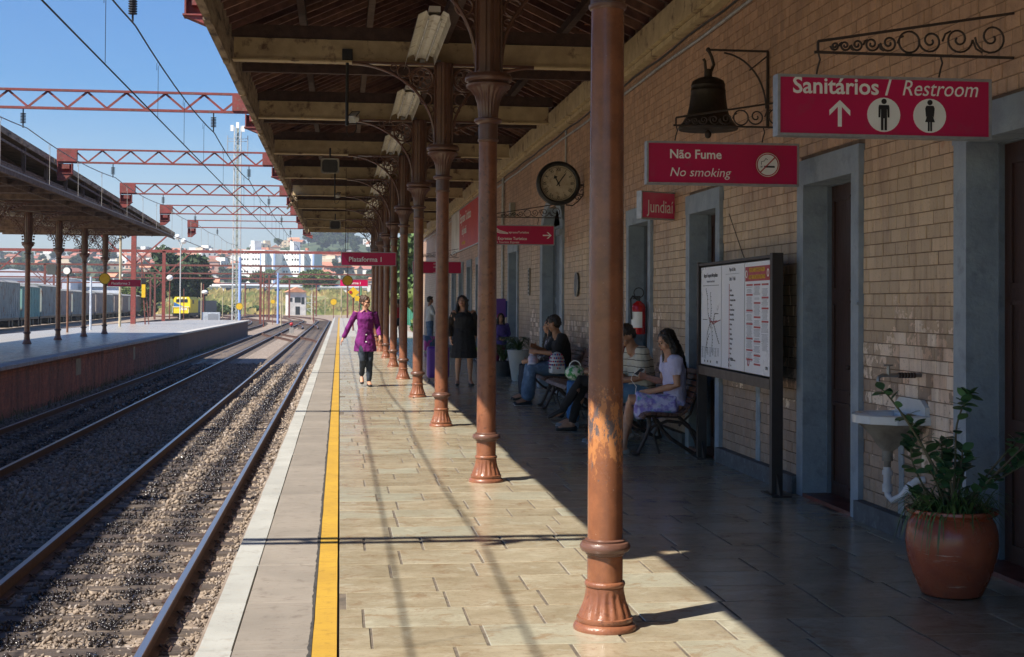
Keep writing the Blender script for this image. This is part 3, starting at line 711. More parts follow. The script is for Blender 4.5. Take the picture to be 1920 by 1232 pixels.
# platform number signs
for (loc,lb,dk) in (((.02,31.4,2.37),'nearer magenta sign reading Plataforma 1 hanging under the canopy',0),((.0,61.8,2.28),'farther small magenta Plataforma 1 sign behind the yellow disc',1)):
    t=hsign('platform_number_sign',lb,loc,1.24,.31,False); t['group']='platform one number signs'
    part('pink_corner',MB().prism([(.015,.012),(.20,.012),(.015,.298)],FY-.003,FY,'y'),pink,t)
    text('Plataforma 1',.15,(.17,FY-.004,.095),white,t,bold=.018,sx=1.0)
    if not dk:
        g=MB(); g.bar((.1,0,.31),(.1,0,2.2),.012); g.bar((1.1,0,.31),(1.1,0,2.2),.012); part('hanger_rod',g,ironD,t)
    else: part('hanger_rod',MB().bar((1.2,0,.15),(1.34,0,.15),.03),ironD,t)
t=hsign('platform_number_sign','dark magenta sign reading Plataforma 2 on the opposite platform',(-10.9,67.4,2.25),1.55,.34,False)
text('Plataforma 2',.16,(.17,FY-.002,.105),white,t,bold=.01,sx=1.08)
part('fixing_strap',MB().bar((-.1,0,.17),(.0,0,.17),.03,.3),ironD,t)
# ------------------------------------------------------------ bell
t=thing('station_bell','old dark bronze bell hanging from an iron arm on the brick wall','bell',(3.17,11.75,3.05))
bz=M('dark_bronze',(.045,.032,.022),(.03,.022,.017),10,.4,.6,.3,40,metal=.6)
B=MB(); B.lathe([(.255,0),(.262,.012),(.25,.03),(.215,.075),(.182,.13),(.165,.20),(.155,.28),(.150,.33),(.152,.335),(.152,.345),(.148,.35),(.146,.38),(.149,.385),(.146,.395),(.135,.425),(.09,.45),(.05,.46)],n=40)
B.lathe([(.24,-.001),(.17,.09),(.13,.30),(.02,.42)],n=32); part('bell_body',B,bz,t,smooth=True)
c=MB(); c.cyl((0,0,.45),(0,0,.53),.035,10); c.tube([(-.02,0,.50),(-.03,0,.60),(-.045,0,.62)],.013,6); c.tube([(.02,0,.50),(.05,0,.57),(.03,0,.64),(.0,0,.70)],.014,6); part('crown',c,bz,t,smooth=True)
part('clapper',MB().cyl((0,0,.3),(0,0,-.03),.012,8).ell((0,0,-.04),(.03,.03,.035)),ironD,t,smooth=True)
a=MB(); a.bar((-.02,0,.70),(.54,0,.70),.022,.016); a.bar((.535,0,.70),(.535,0,.03),.022,.016)
pts=[(.10+.42*math.sin(x),0,.20+.48*math.cos(x)) for x in np.linspace(.1,PI/2,14)]; a.tube(pts,[(.011,.008)]*14,6); a.bar((.37,0,.53),(.53,0,.66),.012,.012); a.ell((0,0,.70),(.022,.022,.022),n=8,m=6)
part('wall_arm',a,ironD,t,smooth=True)
# ------------------------------------------------------------ clock
t=thing('station_clock','round black-rimmed station clock with Roman numerals on a wall bracket','clock',(3.33,21.1,3.39),R(-4))
part('case',MB().lathe([(.30,-.09),(.34,-.08),(.345,0),(.335,.05),(.30,.07),(.275,.06),(.272,.02),(.272,-.02)],n=48),black,t,rot=(PI/2,0,0),smooth=True)
part('dial',MB().lathe([(.272,.0),(.272,.012)],n=48),M('aged_cream_dial',(.55,.48,.38),(.44,.36,.27),9,.5,.6,third=(.36,.28,.2),tscale=14),t,rot=(PI/2,0,0))
nums=['XII','I','II','III','IIII','V','VI','VII','VIII','IX','X','XI']
for k,s_ in enumerate(nums):
    a=-k*PI/6; o=text(s_,.072,(0,-.0145,0),black,t,bold=.012,sx=.8,align='CENTER',name='numeral')
    mtx=Matrix.Translation((0,-.0145,0))@Matrix.Rotation(-a,4,'Y')@Matrix.Translation((0,0,.188))@Matrix.Rotation(PI/2,4,'X')@Matrix.Diagonal((.8,1,1,1)); o.matrix_local=mtx
g=ringm((0,0),.255,.003,-.0145,48); 
for k in range(60):
    a=k*PI/30; g.box((.247*math.sin(a),-.0145,.247*math.cos(a)),(.004,.001,.014 if k%5 else .02),(0,a,0))
part('minute_track',g,black,t)
def hand(a,L,wd,nm,y):
    mb=MB(); mb.prism([(-wd/2,-.05),(wd/2,-.05),(wd*.6,L*.75),(0,L),(-wd*.6,L*.75)],y-.002,y+.002,'y')
    if nm=='hour_hand': mb.prism([(-.035,L*.7),(0,L*1.0),(.035,L*.7),(0,L*.6)],y-.002,y+.002,'y')
    part(nm,mb,black,t,rot=(0,a,0))
hand(R(36),.215,.014,'minute_hand',-.022); hand(R(-27),.14,.016,'hour_hand',-.017)
part('hub',disc((0,0),.018,-.028),black,t)
b_=MB(); b_.box((.39,.03,-.02),(.10,.03,.03)); b_.tube(spiral((.36,-.12),.07,1.3,PI/2),.009,6); b_.tube(spiral((.30,-.22),.05,1.2,0),.008,6); b_.tube([(.12,0,-.33),(.22,0,-.34),(.30,0,-.28),(.38,0,-.18),(.40,0,.02)],.011,6); b_.box((.41,.03,-.05),(.03,.06,.3)); part('wall_bracket',b_,ironD,t,smooth=True)
# ------------------------------------------------------------ red banner, thermometer board, plaque, wall boxes, extinguisher
t=thing('advertising_banner','red and white printed banner fixed high on the brick wall beyond the clock','banner',(WX-.03,0,0))
bm_=M('banner_red_print',(.55,.035,.03),(.50,.06,.08),1.2,.45,.6); bw_=M('banner_grey_photo_print',(.45,.42,.40),(.70,.69,.68),.8,.5,.6)
yA,yB,yC=36.6,42.9,46.0
def quadY(y0,y1,zb,zt,x): 
    return MB().add([(x,y0,zb),(x,y1,zb),(x,y1,zt),(x,y0,zt),(x+.02,y0,zb),(x+.02,y1,zb),(x+.02,y1,zt),(x+.02,y0,zt)],[(0,1,2,3),(7,6,5,4),(0,4,5,1),(1,5,6,2),(2,6,7,3),(3,7,4,0)])
part('red_field',quadY(yA,yB,3.18,4.42,-.02),bm_,t); part('photo_field',quadY(yB+.002,yC,3.18,4.42,-.02),bw_,t)
part('banner_frame',MB().box((-.01,(yA+yC)/2,4.44),(.05,yC-yA,.03)).box((-.01,(yA+yC)/2,3.165),(.05,yC-yA,.03)),alu,t)
for s_,z_,y_,sz,mt_ in (('Expresso Turístico',4.0,42.6,.40,white),('de Jundiaí',3.62,42.0,.34,white),('aos domingos',3.32,42.0,.18,yellow)):
    o=text(s_,sz,(-.024,y_,z_),mt_,t,rot=(PI/2,0,-PI/2),bold=.01,sx=1.15)
t=thing('vertical_plate','narrow vertical board of dark figures on the brick wall left of the arched doorway','plaque',(WX-.02,27.1,1.70))
part('board',MB().box((0,0,.27),(.02,.22,.54)),M('grey_board',(.35,.33,.30)),t)
g=MB()
for k in range(7): g.box((-.012,.0,.05+.072*k),(.006,.14,.035))
part('raised_figures',g,black,t)
t=thing('oval_plaque','dark oval metal plaque on the brick wall above the man with the dotted bag','plaque',(WX-.02,21.5,1.84))
part('plate',MB().prism([(.15*math.cos(2*PI*k/28),.19*math.sin(2*PI*k/28)) for k in range(28)],-.02,.01,'x'),M('tarnished_bronze',(.12,.13,.14),(.08,.08,.08),20,.4,.5,.4,60,metal=.5),t)
part('rim',MB().tube([(-.02,.15*math.cos(2*PI*k/28),.19*math.sin(2*PI*k/28)) for k in range(28)],.009,6,closed=True),galv,t)
t=thing('small_wall_box','small grey box high on the brick wall left of the clock','wall box',(WX-.05,29.6,3.56)); part('box_body',MB().box((0,0,0),(.1,.28,.30)),grey,t); part('cover',MB().box((-.055,0,0),(.012,.22,.24)),alu,t)
t=thing('payphone','blue and purple payphone hood on the brick wall behind the girl','payphone',(WX-.2,30.9,1.25))
part('hood',MB().box((0,0,.17),(.38,.40,.36)),M('blue_plastic',(.015,.05,.30),(.012,.04,.24),5,.35,.45),t)
part('side_panel',MB().box((-.02,-.205,.19),(.34,.012,.42)),M('purple_plastic',(.16,.06,.35),(.12,.05,.28),5,.35,.45),t)
part('stand',MB().box((.1,0,-.6),(.10,.16,1.2)),dgrey,t)
t=thing('fire_extinguisher','red fire extinguisher with black hose on the blue door frame','extinguisher',(WX-.14,16.42,1.17))
rp=M('glossy_red_paint',(.50,.012,.015),(.44,.01,.012),6,.2,.3,coat=.5)
part('cylinder',MB().lathe([(.075,0),(.085,.015),(.085,.33),(.07,.365),(.035,.39),(.03,.40)],n=24),rp,t,smooth=True)
part('label',MB().add(*(lambda a:(a,[(i,i+1,9+i+1,9+i) for i in range(8)]))([(.0875*math.cos(a),.0875*math.sin(a),z) for z in (.08,.27) for a in np.linspace(PI*.95,PI*1.6,9)])),white,t)
part('valve',MB().cyl((0,0,.39),(0,0,.44),.02,8).box((-.03,0,.455),(.10,.02,.015)).box((-.03,0,.43),(.09,.018,.012)),dgrey,t)
part('hose',MB().tube([(-.02,0,.42),(-.08,-.03,.46),(-.11,-.04,.42),(-.10,-.04,.30),(-.095,-.04,.18)],.011,6),black,t,smooth=True)
part('hanging_loop',MB().tube(arc((.0,.50),.06,0,2*PI,16)[:-1],.006,6,closed=True),black,t)
part('red_tag',MB().box((-.08,-.03,.04),(.02,.08,.05),(0,0,.4)),redp,t)
# ------------------------------------------------------------ information board
t=thing('information_board','dark framed board with three lit-white posters of maps and rules beside the bench','notice board',(0,0,0))
t.location=(3.60,13.55,0); t.rotation_euler=(0,0,math.atan2(-2.7,-.10))
frm=M('dark_bronze_frame',(.030,.022,.022),(.04,.03,.028),10,.45,.6); pap=M('white_poster_print',(.84,.86,.92),(.80,.83,.91),1.5,.25,.35); ink=M('dark_ink',(.06,.065,.08)); inkg=M('grey_ink',(.30,.32,.38))
Lb=2.70
for x in (0,Lb):
    p_=part('post',MB().box((x,0,.975),(.075,.09,1.95)),frm,t)
    g=MB().box((x,0,.006),(.34,.16,.012)).prism([(x+.05,.012),(x+.16,.012),(x+.05,.17)],-.01,.01,'y').prism([(x-.05,.012),(x-.16,.012),(x-.05,.17)],-.01,.01,'y')
    part('foot_plate',g,frm,p_)
part('cabinet',MB().box((Lb/2,.03,1.42),(Lb-.08,.07,.97)),frm,t)
part('lower_rail',MB().box((Lb/2,0,.885),(Lb-.10,.09,.085)),M('brown_bronze_rail',(.09,.065,.05),(.07,.05,.04),8,.5,.6),t)
part('top_rail',MB().box((Lb/2,0,1.925),(Lb-.08,.08,.025)),frm,t)
pw=(Lb-.10-.04)/3; yF=-.022
for i in range(3):
    x0=.07+i*(pw+.0)+ .005; x1=x0+pw-.02; z0,z1=.945,1.895; w_=x1-x0
    po=part(['network_map_poster','line_map_poster','rules_poster'][i],MB().box(((x0+x1)/2,yF,(z0+z1)/2),(w_,.004,z1-z0)),pap,t)
    Y_=yF-.0035
    def T(s_,sz,x,z,mt=ink,al='CENTER',sx=.8,b=.0): return text(s_,sz,(x,Y_-.001,z),mt,po,sx=sx,align=al,bold=b,name='print_line',ext=.0004)
    g=MB(); gr=MB(); gk=MB(); cxm=(x0+x1)/2
    def bx(mb,x,z,a,b_): mb.box((x,Y_,z),(a,.001,b_))
    if i==0:
        T('Mapa do Transporte Metropolitano',.055,cxm,z1-.10,ink,b=.012,sx=.72); T('Metropolitan Transport Network',.03,cxm,z1-.15,inkg); bx(gk,cxm,z1-.18,w_*.8,.004)
        def poly(pts,mb,wd=.006):
            for a,b_ in zip(pts[:-1],pts[1:]):
                mb.bar((x0+a[0]*w_,Y_,z0+a[1]),(x0+b_[0]*w_,Y_,z0+b_[1]),.001,wd,(0,0,1)) if abs(b_[0]-a[0])>abs(b_[1]-a[1])/1 else mb.bar((x0+a[0]*w_,Y_,z0+a[1]),(x0+b_[0]*w_,Y_,z0+b_[1]),wd,.001,(0,1,0))
            n_=max(2,int(sum(math.hypot((b_[0]-a[0])*w_,b_[1]-a[1]) for a,b_ in zip(pts[:-1],pts[1:]))/.028))
            for k in range(n_):
                q=k/(n_-1)*(len(pts)-1); j=min(int(q),len(pts)-2); u=q-j
                px_=pts[j][0]*(1-u)+pts[j+1][0]*u; pz=pts[j][1]*(1-u)+pts[j+1][1]*u
                bx(gk,x0+px_*w_+.018,z0+pz,.022,.006)
        poly([(.25,.74),(.33,.66),(.36,.50),(.45,.42),(.48,.36)],gk); poly([(.48,.70),(.52,.55),(.5,.45)],gk); poly([(.3,.12),(.32,.3),(.42,.38),(.5,.42)],gk,.005)
        poly([(.9,.22),(.75,.32),(.62,.42),(.7,.5),(.85,.5)],gk,.008); poly([(.55,.13),(.58,.25),(.55,.4)],gk); poly([(.45,.42),(.62,.42),(.8,.43)],g,.012); poly([(.42,.46),(.6,.40),(.95,.44)],g,.008); poly([(.1,.44),(.3,.44)],gk,.004); poly([(.42,.30),(.30,.22),(.24,.14)],gk,.005)
        for c_ in range(7):
            for r_ in range(random.randint(8,14)): bx(gr,x0+w_*(.09+.13*c_),z0+.17-.0085*r_-.04*(c_%2==0)*0,w_*random.uniform(.05,.1),.0035)
        for c_ in (.2,.35,.5): bx(gk,x0+w_*c_,z0+.035,.03,.02)
        T('CPTM',.03,x0+w_*.82,z0+.03,ink,b=.02)
    elif i==1:
        T('Mapa da Linha',.05,cxm,z1-.06); bx(gr,cxm,z1-.085,w_*.6,.003); T('Linha 7 - Rubi',.05,cxm,z1-.145)
        bx(g,x0+w_*.36,(z0+z1)/2-.09,.011,.78)
        st=['Jundiaí','Várzea Paulista','Campo Limpo Paulista','Botujuru','Francisco Morato','Baltazar Fidélis','Franco da Rocha','Caieiras','Perus','Jaraguá','Vila Clarice','Pirituba','Piqueri','Lapa','Água Branca']
        for k,s_ in enumerate(st):
            z=z1-.235-.044*k; bx(g,x0+w_*.375,z,.03,.006); T(s_,.026,x0+w_*.41,z-.008,ink,'LEFT',b=.01)
        for z in (z0+.085,z0+.035): part('station_mark',ringm((x0+w_*.36,z),.016,.005,Y_-.002,16),ink,po)
        T('Palmeiras-Barra Funda',.024,x0+w_*.43,z0+.078,ink,'LEFT',b=.01); T('Luz',.024,x0+w_*.43,z0+.028,ink,'LEFT',b=.01)
    else:
        bx(g,cxm,z1-.10,w_*.94,.125); 
        part('yellow_title',MB(),yellow,po) if 0 else None
        text('REGULAMENTO DE VIAGEM',.050,(cxm,Y_-.003,z1-.085),yellow,po,bold=.02,sx=.80,align='CENTER',ext=.0004); text('NOS TRENS METROPOLITANOS',.050,(cxm,Y_-.003,z1-.145),yellow,po,bold=.02,sx=.74,align='CENTER',ext=.0004)
        part('white_emblem',ringm((x0+w_*.09,z1-.10),.034,.011,Y_-.003,20),white,po); part('white_emblem',ringm((x0+w_*.92,z1-.10),.034,.012,Y_-.003,20),white,po)
        for c_ in range(3):
            z=z1-.195; xx=x0+w_*(.20+.30*c_); tags=[[0,.085,.22,.335,.46,.56,.64],[0,.155,.275,.36,.48,.60,.675],[0,.11,.20,.31]][c_]
            for q in tags: bx(g,xx,z-q,w_*.25,.015)
            k=0
            while z-.018-k*.0095>z0+(.10 if c_!=2 else .20):
                zz=z-.018-k*.0095; k+=1
                if any(abs(zz-(z-q))<.012 for q in tags): continue
                if random.random()<.1: continue
                bx(gr,xx-w_*.01,zz,w_*random.uniform(.16,.25),.0032)
        part('stop_mark',ringm((x0+w_*.16,z0+.09),.035,.012,Y_-.001,20),redp,po)
        T('CPTM',.035,x0+w_*.86,z0+.05,ink,b=.02)
    for nm,mb,mt in (('red_print',g,redp),('grey_print',gr,inkg),('dark_print',gk,ink)):
        if mb.v: part(nm,mb,mt,po,stuff=True)
# ------------------------------------------------------------ benches
slatm=M('varnished_red_brown_slat',(.13,.055,.035),(.08,.035,.025),7,.35,.5,.4,30,st=(3,.6,3),rnd=.25,third=(.20,.12,.08),tscale=9)
def bench_meshes(L):
    d={}
    for nm,mb in (('slat',MB().box((L/2,0,0),(L,.048,.026))),):
        d[nm]=mb.mesh(nm); d[nm].materials.append(slatm)
    f=MB()
    def br(pts,r0,r1):
        n_=len(pts); f.tube([(0,p[0],p[1]) for p in pts],[r0+(r1-r0)*k/(n_-1) for k in range(n_)],8)
    br([(-.21,.40),(-.20,.30),(-.25,.17),(-.31,.05),(-.33,.012)],.021,.019); f.ell((0,-.34,.02),(.03,.045,.02),n=8,m=6)
    br([(-.16,.39),(-.08,.27),(.02,.17),(.16,.08),(.27,.012)],.019,.018); f.ell((0,.28,.02),(.03,.045,.02),n=8,m=6)
    br([(-.25,.20),(-.16,.30),(-.02,.35),(.14,.33),(.26,.24),(.33,.12)],.015,.017)
    br([(-.27,.40),(-.1,.405),(.08,.395),(.16,.44),(.24,.57),(.31,.78),(.335,.88)],.018,.014)
    br([(.10,.39),(.2,.30),(.27,.16),(.31,.012)],.019,.017); br([(.10,.30),(.22,.42),(.28,.60)],.013,.010); br([(-.1,.35),(-.16,.20),(-.10,.02)],.014,.013)
    d['leg_frame']=f.mesh('leg_frame',True); d['leg_frame'].materials.append(ironD)
    a=MB(); a.tube([(0,p[0],p[1]) for p in [(-.24,.42),(-.27,.52),(-.22,.60),(-.08,.62),(.08,.60),(.22,.56)]],.014,8); d['armrest']=a.mesh('armrest',True); d['armrest'].materials.append(ironD)
    return d
SL=[(-.285,.405,60),(-.245,.432,12),(-.19,.436,0),(-.135,.432,-3),(-.08,.427,-3),(-.025,.423,-3),(.03,.421,0),(.085,.43,15),(.135,.455,35),(.172,.50,55),(.20,.555,64),(.225,.612,66),(.248,.67,68),(.27,.728,70),(.29,.786,72),(.308,.844,73)]
def bench(yfar,L,label,x=3.32):
    t=thing('park_bench',label,'bench',(x,yfar,0),-PI/2,'wooden slat benches along the wall')
    d=bench_meshes(L)
    for (yy,zz,a) in SL: link('slat',d['slat'],None,t,(0,yy,zz),(R(a),0,0))
    for xx in (.14,L-.14): link('leg_frame',d['leg_frame'],None,t,(xx,0,0))
    return t
bench(15.60,1.98,'nearest slatted bench, the one under the girl in the floral skirt')
bench(18.15,1.9,'slatted bench mostly hidden behind the nearest iron column',3.30)
bench(20.1,1.8,'slatted bench with its end standing empty before the man with the dotted bag',3.30)
bench(23.1,2.6,'farthest slatted bench, the one under the man with the dotted bag',3.34)
# ------------------------------------------------------------ wash basin with tap
t=thing('wash_basin','white wall basin with a long white pipe below a tap on the peeling bricks','basin',(WX,8.66,.80))
por=M('white_porcelain',(.62,.66,.70),(.55,.59,.63),6,.18,.3,coat=.3); dirt=M('grimy_underside',(.16,.14,.12),(.25,.23,.20),9,.6,.8)
B=MB(); o1=[(-.0,-.26),(-.22,-.26),(-.36,-.16),(-.40,-.06),(-.40,.06),(-.36,.16),(-.22,.26),(0,.26)]
def lay(sc,z,dx=0): return [(p[0]*sc+dx,p[1]*sc,z) for p in o1]
rings=[lay(.9,-.035,-.01),lay(1,-.03),lay(1,.02),lay(.90,.03,-.02),lay(.80,.02,-.05),lay(.6,-.06,-.08),lay(.3,-.10,-.11)]
n_=len(o1)
for rg in rings: B.v+=rg
for j in range(len(rings)-1): B.f+=[(j*n_+k,j*n_+(k+1)%n_,(j+1)*n_+(k+1)%n_,(j+1)*n_+k) for k in range(n_)]
B.f.append(tuple((len(rings)-1)*n_+k for k in range(n_)))
part('bowl',B,por,t,smooth=25)
u=MB(); rr=[lay(.88,-.032,-.015),lay(.70,-.065,-.05),lay(.48,-.12,-.09),lay(.28,-.18,-.13),lay(.14,-.215,-.155)]
for rg in rr: u.v+=rg
for j in range(len(rr)-1): u.f+=[(j*n_+k,j*n_+(k+1)%n_,(j+1)*n_+(k+1)%n_,(j+1)*n_+k) for k in range(n_)]
part('underside',u,dirt,t,smooth=True)
part('splash_back',MB().prism([(-.24,.02),(.24,.02),(.24,.08),(.17,.125),(-.17,.125),(-.24,.08)],-.03,.0,'x'),por,t)
p=MB(); p.cyl((-.18,0,-.21),(-.18,0,-.28),.035,10); p.cyl((-.18,0,-.27),(-.18,0,-.34),.022,10); part('drain_neck',p,dirt,t,smooth=True)
pv=M('white_pvc',(.66,.68,.74),None,5,.3,.4)
p=MB(); p.cyl((-.18,0,-.32),(-.18,0,-.48),.026,12); p.cyl((-.18,0,-.34),(-.18,0,-.37),.034,12); p.cyl((-.18,0,-.43),(-.18,0,-.48),.033,12); p.tube([(-.18,0,-.46),(-.18,-.01,-.50),(-.165,-.05,-.53),(-.13,-.10,-.50),(-.09,-.14,-.43),(-.05,-.16,-.39),(.0,-.17,-.385)],.023,12); p.cyl((-.1,-.13,-.46),(-.07,-.15,-.42),.035,12); part('waste_pipe',p,pv,t,smooth=True)
t=thing('wall_tap','small metal tap on a dark pipe stub above the white basin','tap',(WX,8.55,1.08))
p=MB(); p.cyl((0,0,0),(-.20,0,0),.014,8); p.tube([(-.18,0,.0),(-.26,0,.0),(-.285,0,-.012),(-.29,0,-.04)],.012,8); p.cyl((-.22,0,0),(-.22,0,.06),.012,8); p.box((-.22,0,.065),(.06,.012,.01)); part('tap_body',p,M('dull_chrome',(.30,.29,.28),None,8,.35,.5,metal=.8),t,smooth=True)
p=MB()
for k in range(6): p.cyl((-.04-.02*k,0,0),(-.052-.02*k,0,0),.019,10)
part('threaded_collar',p,ironD,t)
# ------------------------------------------------------------ terracotta pot and plants
PX,PY=3.225,7.02
t=thing('terracotta_pot','large glazed terracotta pot standing on the paving at the right','pot',(PX,PY,0))
m,n,l,b=newmat('glazed_terracotta'); vec,g=posn(n,l); f=noisen(n,l,vec,6,7,.6)
c=mixc(n,l,ramp(n,l,f,.4,.62),(.36,.095,.045),(.27,.065,.035)); s2=n.new('ShaderNodeMapping'); s2.inputs['Scale'].default_value=(5,5,60); l.new(vec,s2.inputs[0])
q=noisen(n,l,s2.outputs[0],1.3,5,.7); sp=n.new('ShaderNodeSeparateXYZ'); l.new(vec,sp.inputs[0])
bd=mth(n,l,'MAXIMUM',ramp(n,l,mth(n,l,'ABSOLUTE',mth(n,l,'SUBTRACT',sp.outputs[2],.235)),.0,.045,(1,1,1,1),(0,0,0,1)),ramp(n,l,mth(n,l,'ABSOLUTE',mth(n,l,'SUBTRACT',sp.outputs[2],.075)),.0,.03,(1,1,1,1),(0,0,0,1)))
sc_=mth(n,l,'MULTIPLY',ramp(n,l,q,.60,.64),bd); c=mixc(n,l,sc_,c,(.60,.42,.32)); l.new(c,b.inputs['Base Color']); l.new(mth(n,l,'MULTIPLY_ADD',f,.3,.12),b.inputs['Roughness']); bump(n,l,b,q,.12,.004)
part('pot_body',MB().lathe([(.13,0),(.155,.01),(.175,.05),(.205,.12),(.228,.20),(.238,.27),(.236,.33),(.222,.385),(.205,.41),(.207,.42),(.228,.43),(.238,.442),(.236,.456),(.225,.46),(.205,.455),(.195,.42)],n=56),m,t,smooth=True)
part('soil',MB().lathe([(.2,.42),(.2,.43)],n=24),M('dark_soil',(.04,.028,.02)),t)
lgreen=M('glossy_dark_leaf',(.05,.13,.055),(.08,.17,.07),8,.35,.5,rnd=.3); sgreen=M('spider_plant_leaf',(.10,.17,.045),(.05,.10,.03),12,.45,.6,rnd=.35); stemm=M('green_brown_stem',(.12,.12,.06),(.09,.07,.045))
t=thing('rubber_shrub','dark round-leaved shrub with long bare stems growing in the terracotta pot','plant',(PX,PY,.42))
lf=MB(); n_=10
ring=[(.5*math.sin(PI*k/n_)**.8*.62*(1 if 1 else 1),k/n_) for k in range(n_+1)]
lf.v=[(x*1.15,y,.08*math.sin(PI*y)-.10*x*x) for x,y in ring]+[(0,y,.08*math.sin(PI*y)-.03) for x,y in ring]+[(-x*1.15,y,.08*math.sin(PI*y)-.10*x*x) for x,y in ring]
lf.f=[(k,k+1,n_+1+k+1,n_+1+k) for k in range(n_)]+[(n_+1+k,n_+1+k+1,2*n_+2+k+1,2*n_+2+k) for k in range(n_)]
leaf_me=lf.mesh('leaf',True); leaf_me.materials.append(lgreen)
stems=[ # tips relative: (x,y,z)
 [(0,0,0),(.02,0,.25),(.03,.02,.48),(.09,-.02,.66)],[(0,.03,0),(-.07,.05,.22),(-.17,.05,.42),(-.24,.05,.52)],[(.05,0,0),(.16,-.05,.17),(.33,-.12,.36),(.44,-.15,.50)],
 [(.03,-.02,0),(.12,-.02,.14),(.25,-.05,.20),(.38,-.08,.28)],[(-.03,0,0),(-.04,.03,.2),(-.03,.06,.40)],[(0,.05,0),(.03,.08,.2),(.01,.1,.37)],[(-.05,.03,0),(-.12,.06,.12),(-.20,.08,.30),(-.18,.07,.42)],[(.03,.05,0),(.08,.05,.17),(.10,.04,.30)],[(-.08,0,0),(-.16,0,.08),(-.22,0,.13)],[(.08,0,0),(.12,-.02,.10),(.2,-.03,.18)],[(-.02,-.05,0),(-.02,-.05,.15),(-.06,-.06,.26)],[(.06,.02,0),(.2,-.03,.24),(.36,-.09,.44),(.50,-.12,.56)],[(.04,.03,0),(.16,0,.16),(.36,-.05,.30),(.52,-.06,.38)],[(.0,.02,0),(.05,.02,.18),(.06,.0,.34)],[(-.02,.0,0),(-.06,.0,.12),(-.12,.0,.24)],[(0,-.03,0),(-.10,-.01,.26),(-.24,.02,.50),(-.33,.03,.62),(-.37,.03,.66)]]
for si,pts in enumerate(stems):
    P_=[Vector(p) for p in pts]; sm=[]
    for j in range(len(P_)-1):
        for u in (0,.25,.5,.75): sm.append(P_[j].lerp(P_[j+1],u))
    sm.append(P_[-1]); 
    for _ in range(2): sm=[sm[0]]+[(sm[k-1]+sm[k]*2+sm[k+1])/4 for k in range(1,len(sm)-1)]+[sm[-1]]
    so_=part('stem',MB().tube(sm,[.008*(1-.6*k/len(sm)) for k in range(len(sm))],6),stemm,t,smooth=True)
    L_=sum((a-b).length for a,b in zip(sm[:-1],sm[1:])); nl=int(12+L_*20) if si!=15 else 7
    for k in range(nl):
        u=(.35+.65*(k/(nl-1))**.6) if si not in (0,2,3,11,12,15) else (1-.22*random.random()**1.2 if random.random()<.75 else random.uniform(.4,.8))
        j=min(int(u*(len(sm)-1)),len(sm)-2); p=sm[j].lerp(sm[j+1],u*(len(sm)-1)-j)
        s_=random.uniform(.055,.092)
        link('leaf',leaf_me,None,so_,p,(random.uniform(-.3,1.0),random.uniform(-.5,.5),random.uniform(0,2*PI)),(s_*1.0,s_,s_))
t=thing('spider_plant','striped spider plant spilling over the rim of the terracotta pot','plant',(PX,PY,.43))
g=MB()
def blade(mb,o,a,L,h,wd,droop,seg=6):
    dx,dy=math.cos(a),math.sin(a); v=[]
    for k in range(seg+1):
        u=k/seg; r=L*u; z=h*math.sin(PI*.5*min(1,u*1.6))-droop*u**2.2
        ww=wd*(1-u)**.5*(.6+.4*min(1,u*5))/2+.0004
        c_=Vector((o[0]+dx*r,o[1]+dy*r,o[2]+z)); v+= [c_+Vector((-dy*ww,dx*ww,.0)),c_+Vector((0,0,-.2*ww)),c_+Vector((dy*ww,-dx*ww,0))]
    f=[]
    for k in range(seg): f+=[(3*k,3*k+1,3*k+4,3*k+3),(3*k+1,3*k+2,3*k+5,3*k+4)]
    mb.add(v,f)
for k in range(240):
    a=random.uniform(0,2*PI); r=random.uniform(.02,.19); 
    blade(g,(r*math.cos(a),r*math.sin(a),random.uniform(-.01,.01)),a+random.uniform(-.7,.7),random.uniform(.10,.22),random.uniform(.05,.15),random.uniform(.008,.013),random.uniform(.02,.15))
for k in range(26):
    a=random.uniform(PI*.75,PI*1.3); blade(g,(.2*math.cos(a),.2*math.sin(a),.02),a+random.uniform(-.4,.4),random.uniform(.06,.13),.03,.010,random.uniform(.12,.26))
part('blades',g,sgreen,t,stuff=True)
# white tapering pot with palm near the far doorway
t=thing('white_planter','tall white tapering planter beside the seated men','pot',(3.55,27.4,0))
part('planter_body',MB().lathe([(.12,0),(.14,.02),(.235,.60),(.245,.61),(.235,.62),(.22,.60),(.2,.55)],n=32),M('white_plastic_pot',(.62,.66,.70),(.55,.6,.64),4,.4,.5),t,smooth=True)
def palm(loc,label,n_=46,L=.55,h=.35):
    t=thing('potted_palm',label,'plant',loc); g=MB()
    for k in range(n_):
        a=random.uniform(0,2*PI); blade(g,(0,0,0),a,random.uniform(.5,1)*L,random.uniform(.4,1)*h,.022,random.uniform(0,.35)*L)
        for q in range(5):
            u=.3+.13*q; blade(g,(math.cos(a)*L*.7*u,math.sin(a)*L*.7*u,h*.8*math.sin(min(1.57,u*1.6*1.57))),a+random.choice((-1,1))*random.uniform(.4,.9),.2,.03,.012,.10,4)
    part('fronds',g,M('palm_frond',(.035,.08,.025),(.06,.12,.04),6,.5,.6,rnd=.3),t,stuff=True); part('stem',MB().cyl((0,0,-.1),(0,0,.1),.03,8),stemm,t); return t
palm((3.55,27.4,.58),'spiky palm growing in the tall white planter')
t=thing('dark_planter','low dark planter with a bushy palm behind the white planter','pot',(3.45,29.2,0)); part('planter_body',MB().lathe([(.16,0),(.2,.3),(.21,.32),(.18,.3)],n=24),dgrey,t)
palm((3.45,29.2,.3),'bushy dark palm in the low planter behind the white one',60,.6,.45)
